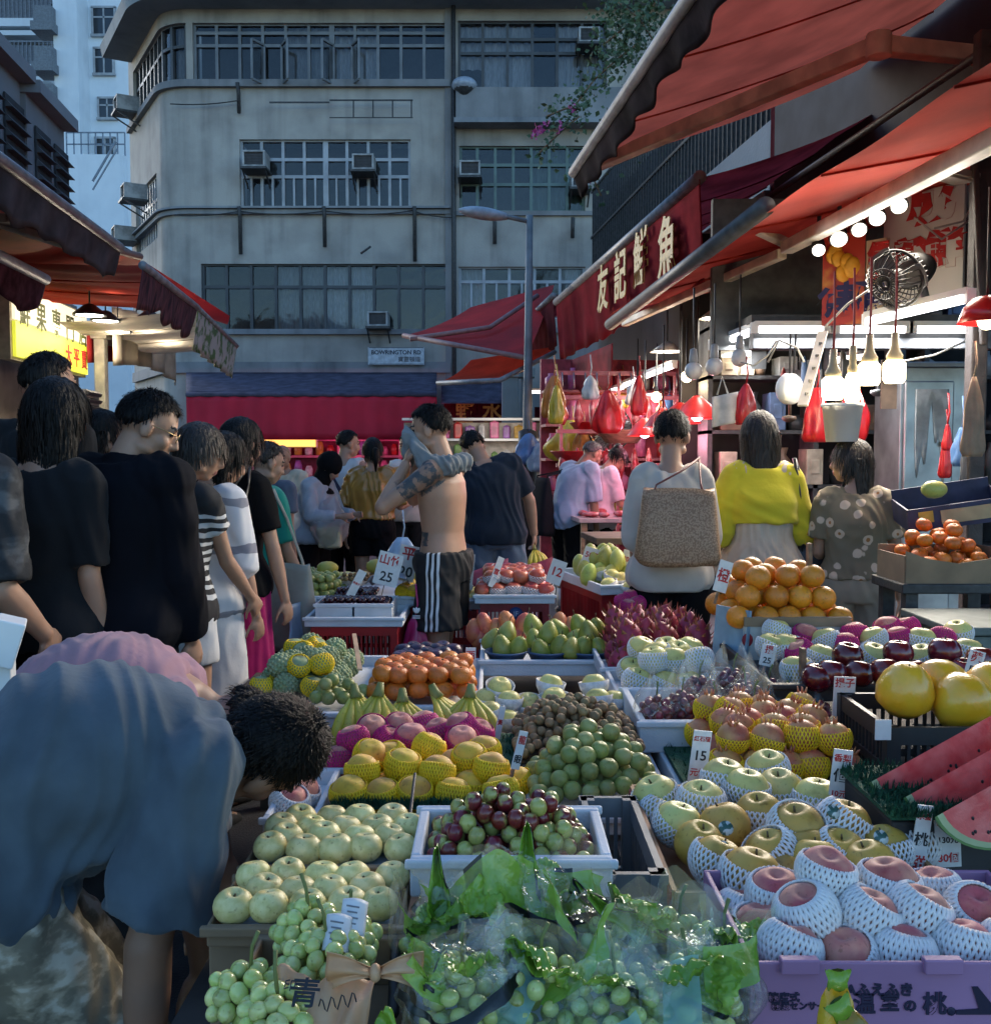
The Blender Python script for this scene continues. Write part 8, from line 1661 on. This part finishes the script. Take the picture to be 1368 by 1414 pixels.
# --- old man and the pink T-shirt
So=person('old man in a pale blue shirt, black shorts and white socks stooping to the right',786,9.2,1.66,-58,dict(bend=26,head=(10,-8,0),armR=((.12,.02,-1),(.02,.12,-1)),armL=((-.1,.1,-1),(0,.3,-1))),'m',1.06,('short',hairg),[('shorts',blackc_,dict(t='pants',len=1.15,off=.03,flare=.03)),('socks',whites,dict(t='pants',len=0)),('shirt',cloth('pale blue cotton',(.27,.34,.46)),dict(t='top',off=.028,s0=-.12,flare=.02,sleeve=1.0,soff=.022,sflare=.02,fold=.014))][:1]+[('shirt',cloth('pale blue cotton',(.27,.34,.46)),dict(t='top',off=.028,s0=-.12,flare=.02,sleeve=1.0,soff=.022,sflare=.02,fold=.014))],.009,0,skind,28,strands=400)
for sd in 'LR':
 an=So.leg[sd][2];kn=So.leg[sd][1];m=MB();m.tube([an*So.k,an.lerp(kn,.42)*So.k],[.043,.052],14);m.build('sock',whites,So.root)
strapbag('backpack','dark slack backpack on the back of the old man in pale blue',So,(-.10,-.16,1.28),(-.06,0,0),(.24,.16,.52),cloth('charcoal nylon',(.012,.013,.017),sheen=0),strap_to=(-.12,.04,1.36));strapbag('hand_bag','black bag hanging from the old man\'s right hand',So,tuple(So.arm['R'][2]+V((0,.02,-.10))),(0,0,0),(.24,.12,.30),blackc_,strap_to=tuple(So.arm['R'][2]+V((0,0,-.06))))
person('person in a pinkish white T-shirt with a hair knot looking down at the butcher counter',826,9.5,1.60,-70,dict(bend=16,head=(30,0,0),armR=((.12,.25,-1),(.0,.8,-.5))),'f',1.15,('bun',hairb),[('trousers',blackc_,dict(t='pants')),('shirt',cloth('pinkish white jersey',(.55,.46,.52)),dict(t='top',off=.03,s0=-.12,sleeve=.95,soff=.024,sflare=.02))],.010,0,None,29,strands=400)
# --- three women on the right
Sa=person('woman with short black hair in a loose cream blouse carrying a tan tote',926,4.8,hh(563,4.8),-8,dict(head=(4,-14,0),armR=((.10,.02,-1),(.0,.45,-.8)),armL=((-.08,-.05,-1),(.05,.3,-1))),'f',.93,('short',hairb,.2,.8),[('trousers',blackc_,dict(t='pants',off=.022,flare=.02)),('blouse',cloth('cream blouse cloth',(.46,.42,.37),var=.08),dict(t='top',off=.022,s0=-.09,flare=.03,sleeve=1.25,soff=.022,sflare=.03,fold=.018,k=(7,7,3),flat=1))],.007,0,None,30,strands=2400)
wv=mat('tan woven leather',(.20,.11,.055),.5,col2=(.33,.21,.12),scale=130,lo=.47,hi=.53)
strapbag('tote_bag','large tan woven tote bag on the cream bloused woman\'s shoulder',Sa,(.02,-.18,1.32),(.0,-.05,0),(.38,.16,.34),wv,mat('brown red strap',(.12,.03,.025),.45),rz=R(-14),strap_to=(.13,-.03,1.46))
Sb=person('woman with shoulder length hair in a bright yellow cropped top and beige peplum',1052,5.0,hh(563,5.0),4,dict(head=(4,-6,0),armR=((.20,.06,-.95),(-.08,.75,-.55)),armL=((-.22,.06,-.95),(.08,.75,-.55))),'f',1.0,('bob',hairbr,.24),[('trousers',navyc,dict(t='pants',off=.014)),('peplum_top',cloth('beige satin',(.46,.38,.30),rough=.5),dict(t='top',off=.016,s0=-.10,s1=.36,flare=.05,sleeve=0,fold=.016,k=(20,20,2),flat=1)),('cropped_top',cloth('bright yellow jersey',(.55,.46,.03),var=.08),dict(t='top',off=.018,s0=.20,flare=.03,sleeve=1.02,soff=.018,sflare=.05,fold=.014,k=(5,5,6),flat=1))],.007,0,None,31,strands=1500)
strapbag('shoulder_bag','black shoulder bag hanging at the right side of the yellow topped woman',Sb,(.27,.02,1.02),(0,-.03,0),(.24,.13,.30),mat('black leather',(.016,.015,.016),.35),strap_to=(.15,-.03,1.45),thick=.016)
person('woman with dark wavy hair in a brown floral shirt and beige shorts, head turned left',1182,4.9,hh(602,4.9),-10,dict(head=(4,62,0),armR=((.24,.0,-1),(.10,.12,-1)),armL=((-.12,.15,-1),(.1,.7,-.6))),'f',1.0,('back',hairbr,.20),[('shorts',cloth('beige shorts cloth',(.30,.24,.18)),dict(t='pants',len=.62,off=.020,flare=.018,s1=.09)),('shirt',floral('brown floral print',(.17,.135,.085),(.58,.44,.32),(.34,.14,.04),15),dict(t='top',off=.020,s0=.02,flare=.01,sleeve=.72,soff=.026,sflare=.02,fold=.012,flat=1))],.007,0,None,32,strands=1500)
p_=P(8,885,2.2);tag(MB().box((p_.x,p_.y,p_.z),(.06,.10,.10),(0,.3,.4)).box((p_.x,p_.y,p_.z-.30),(.03,.03,.6)).build('white_carton',white_p,base=True,bevel=.004),'white carton corner peeping in at the left edge','carton')
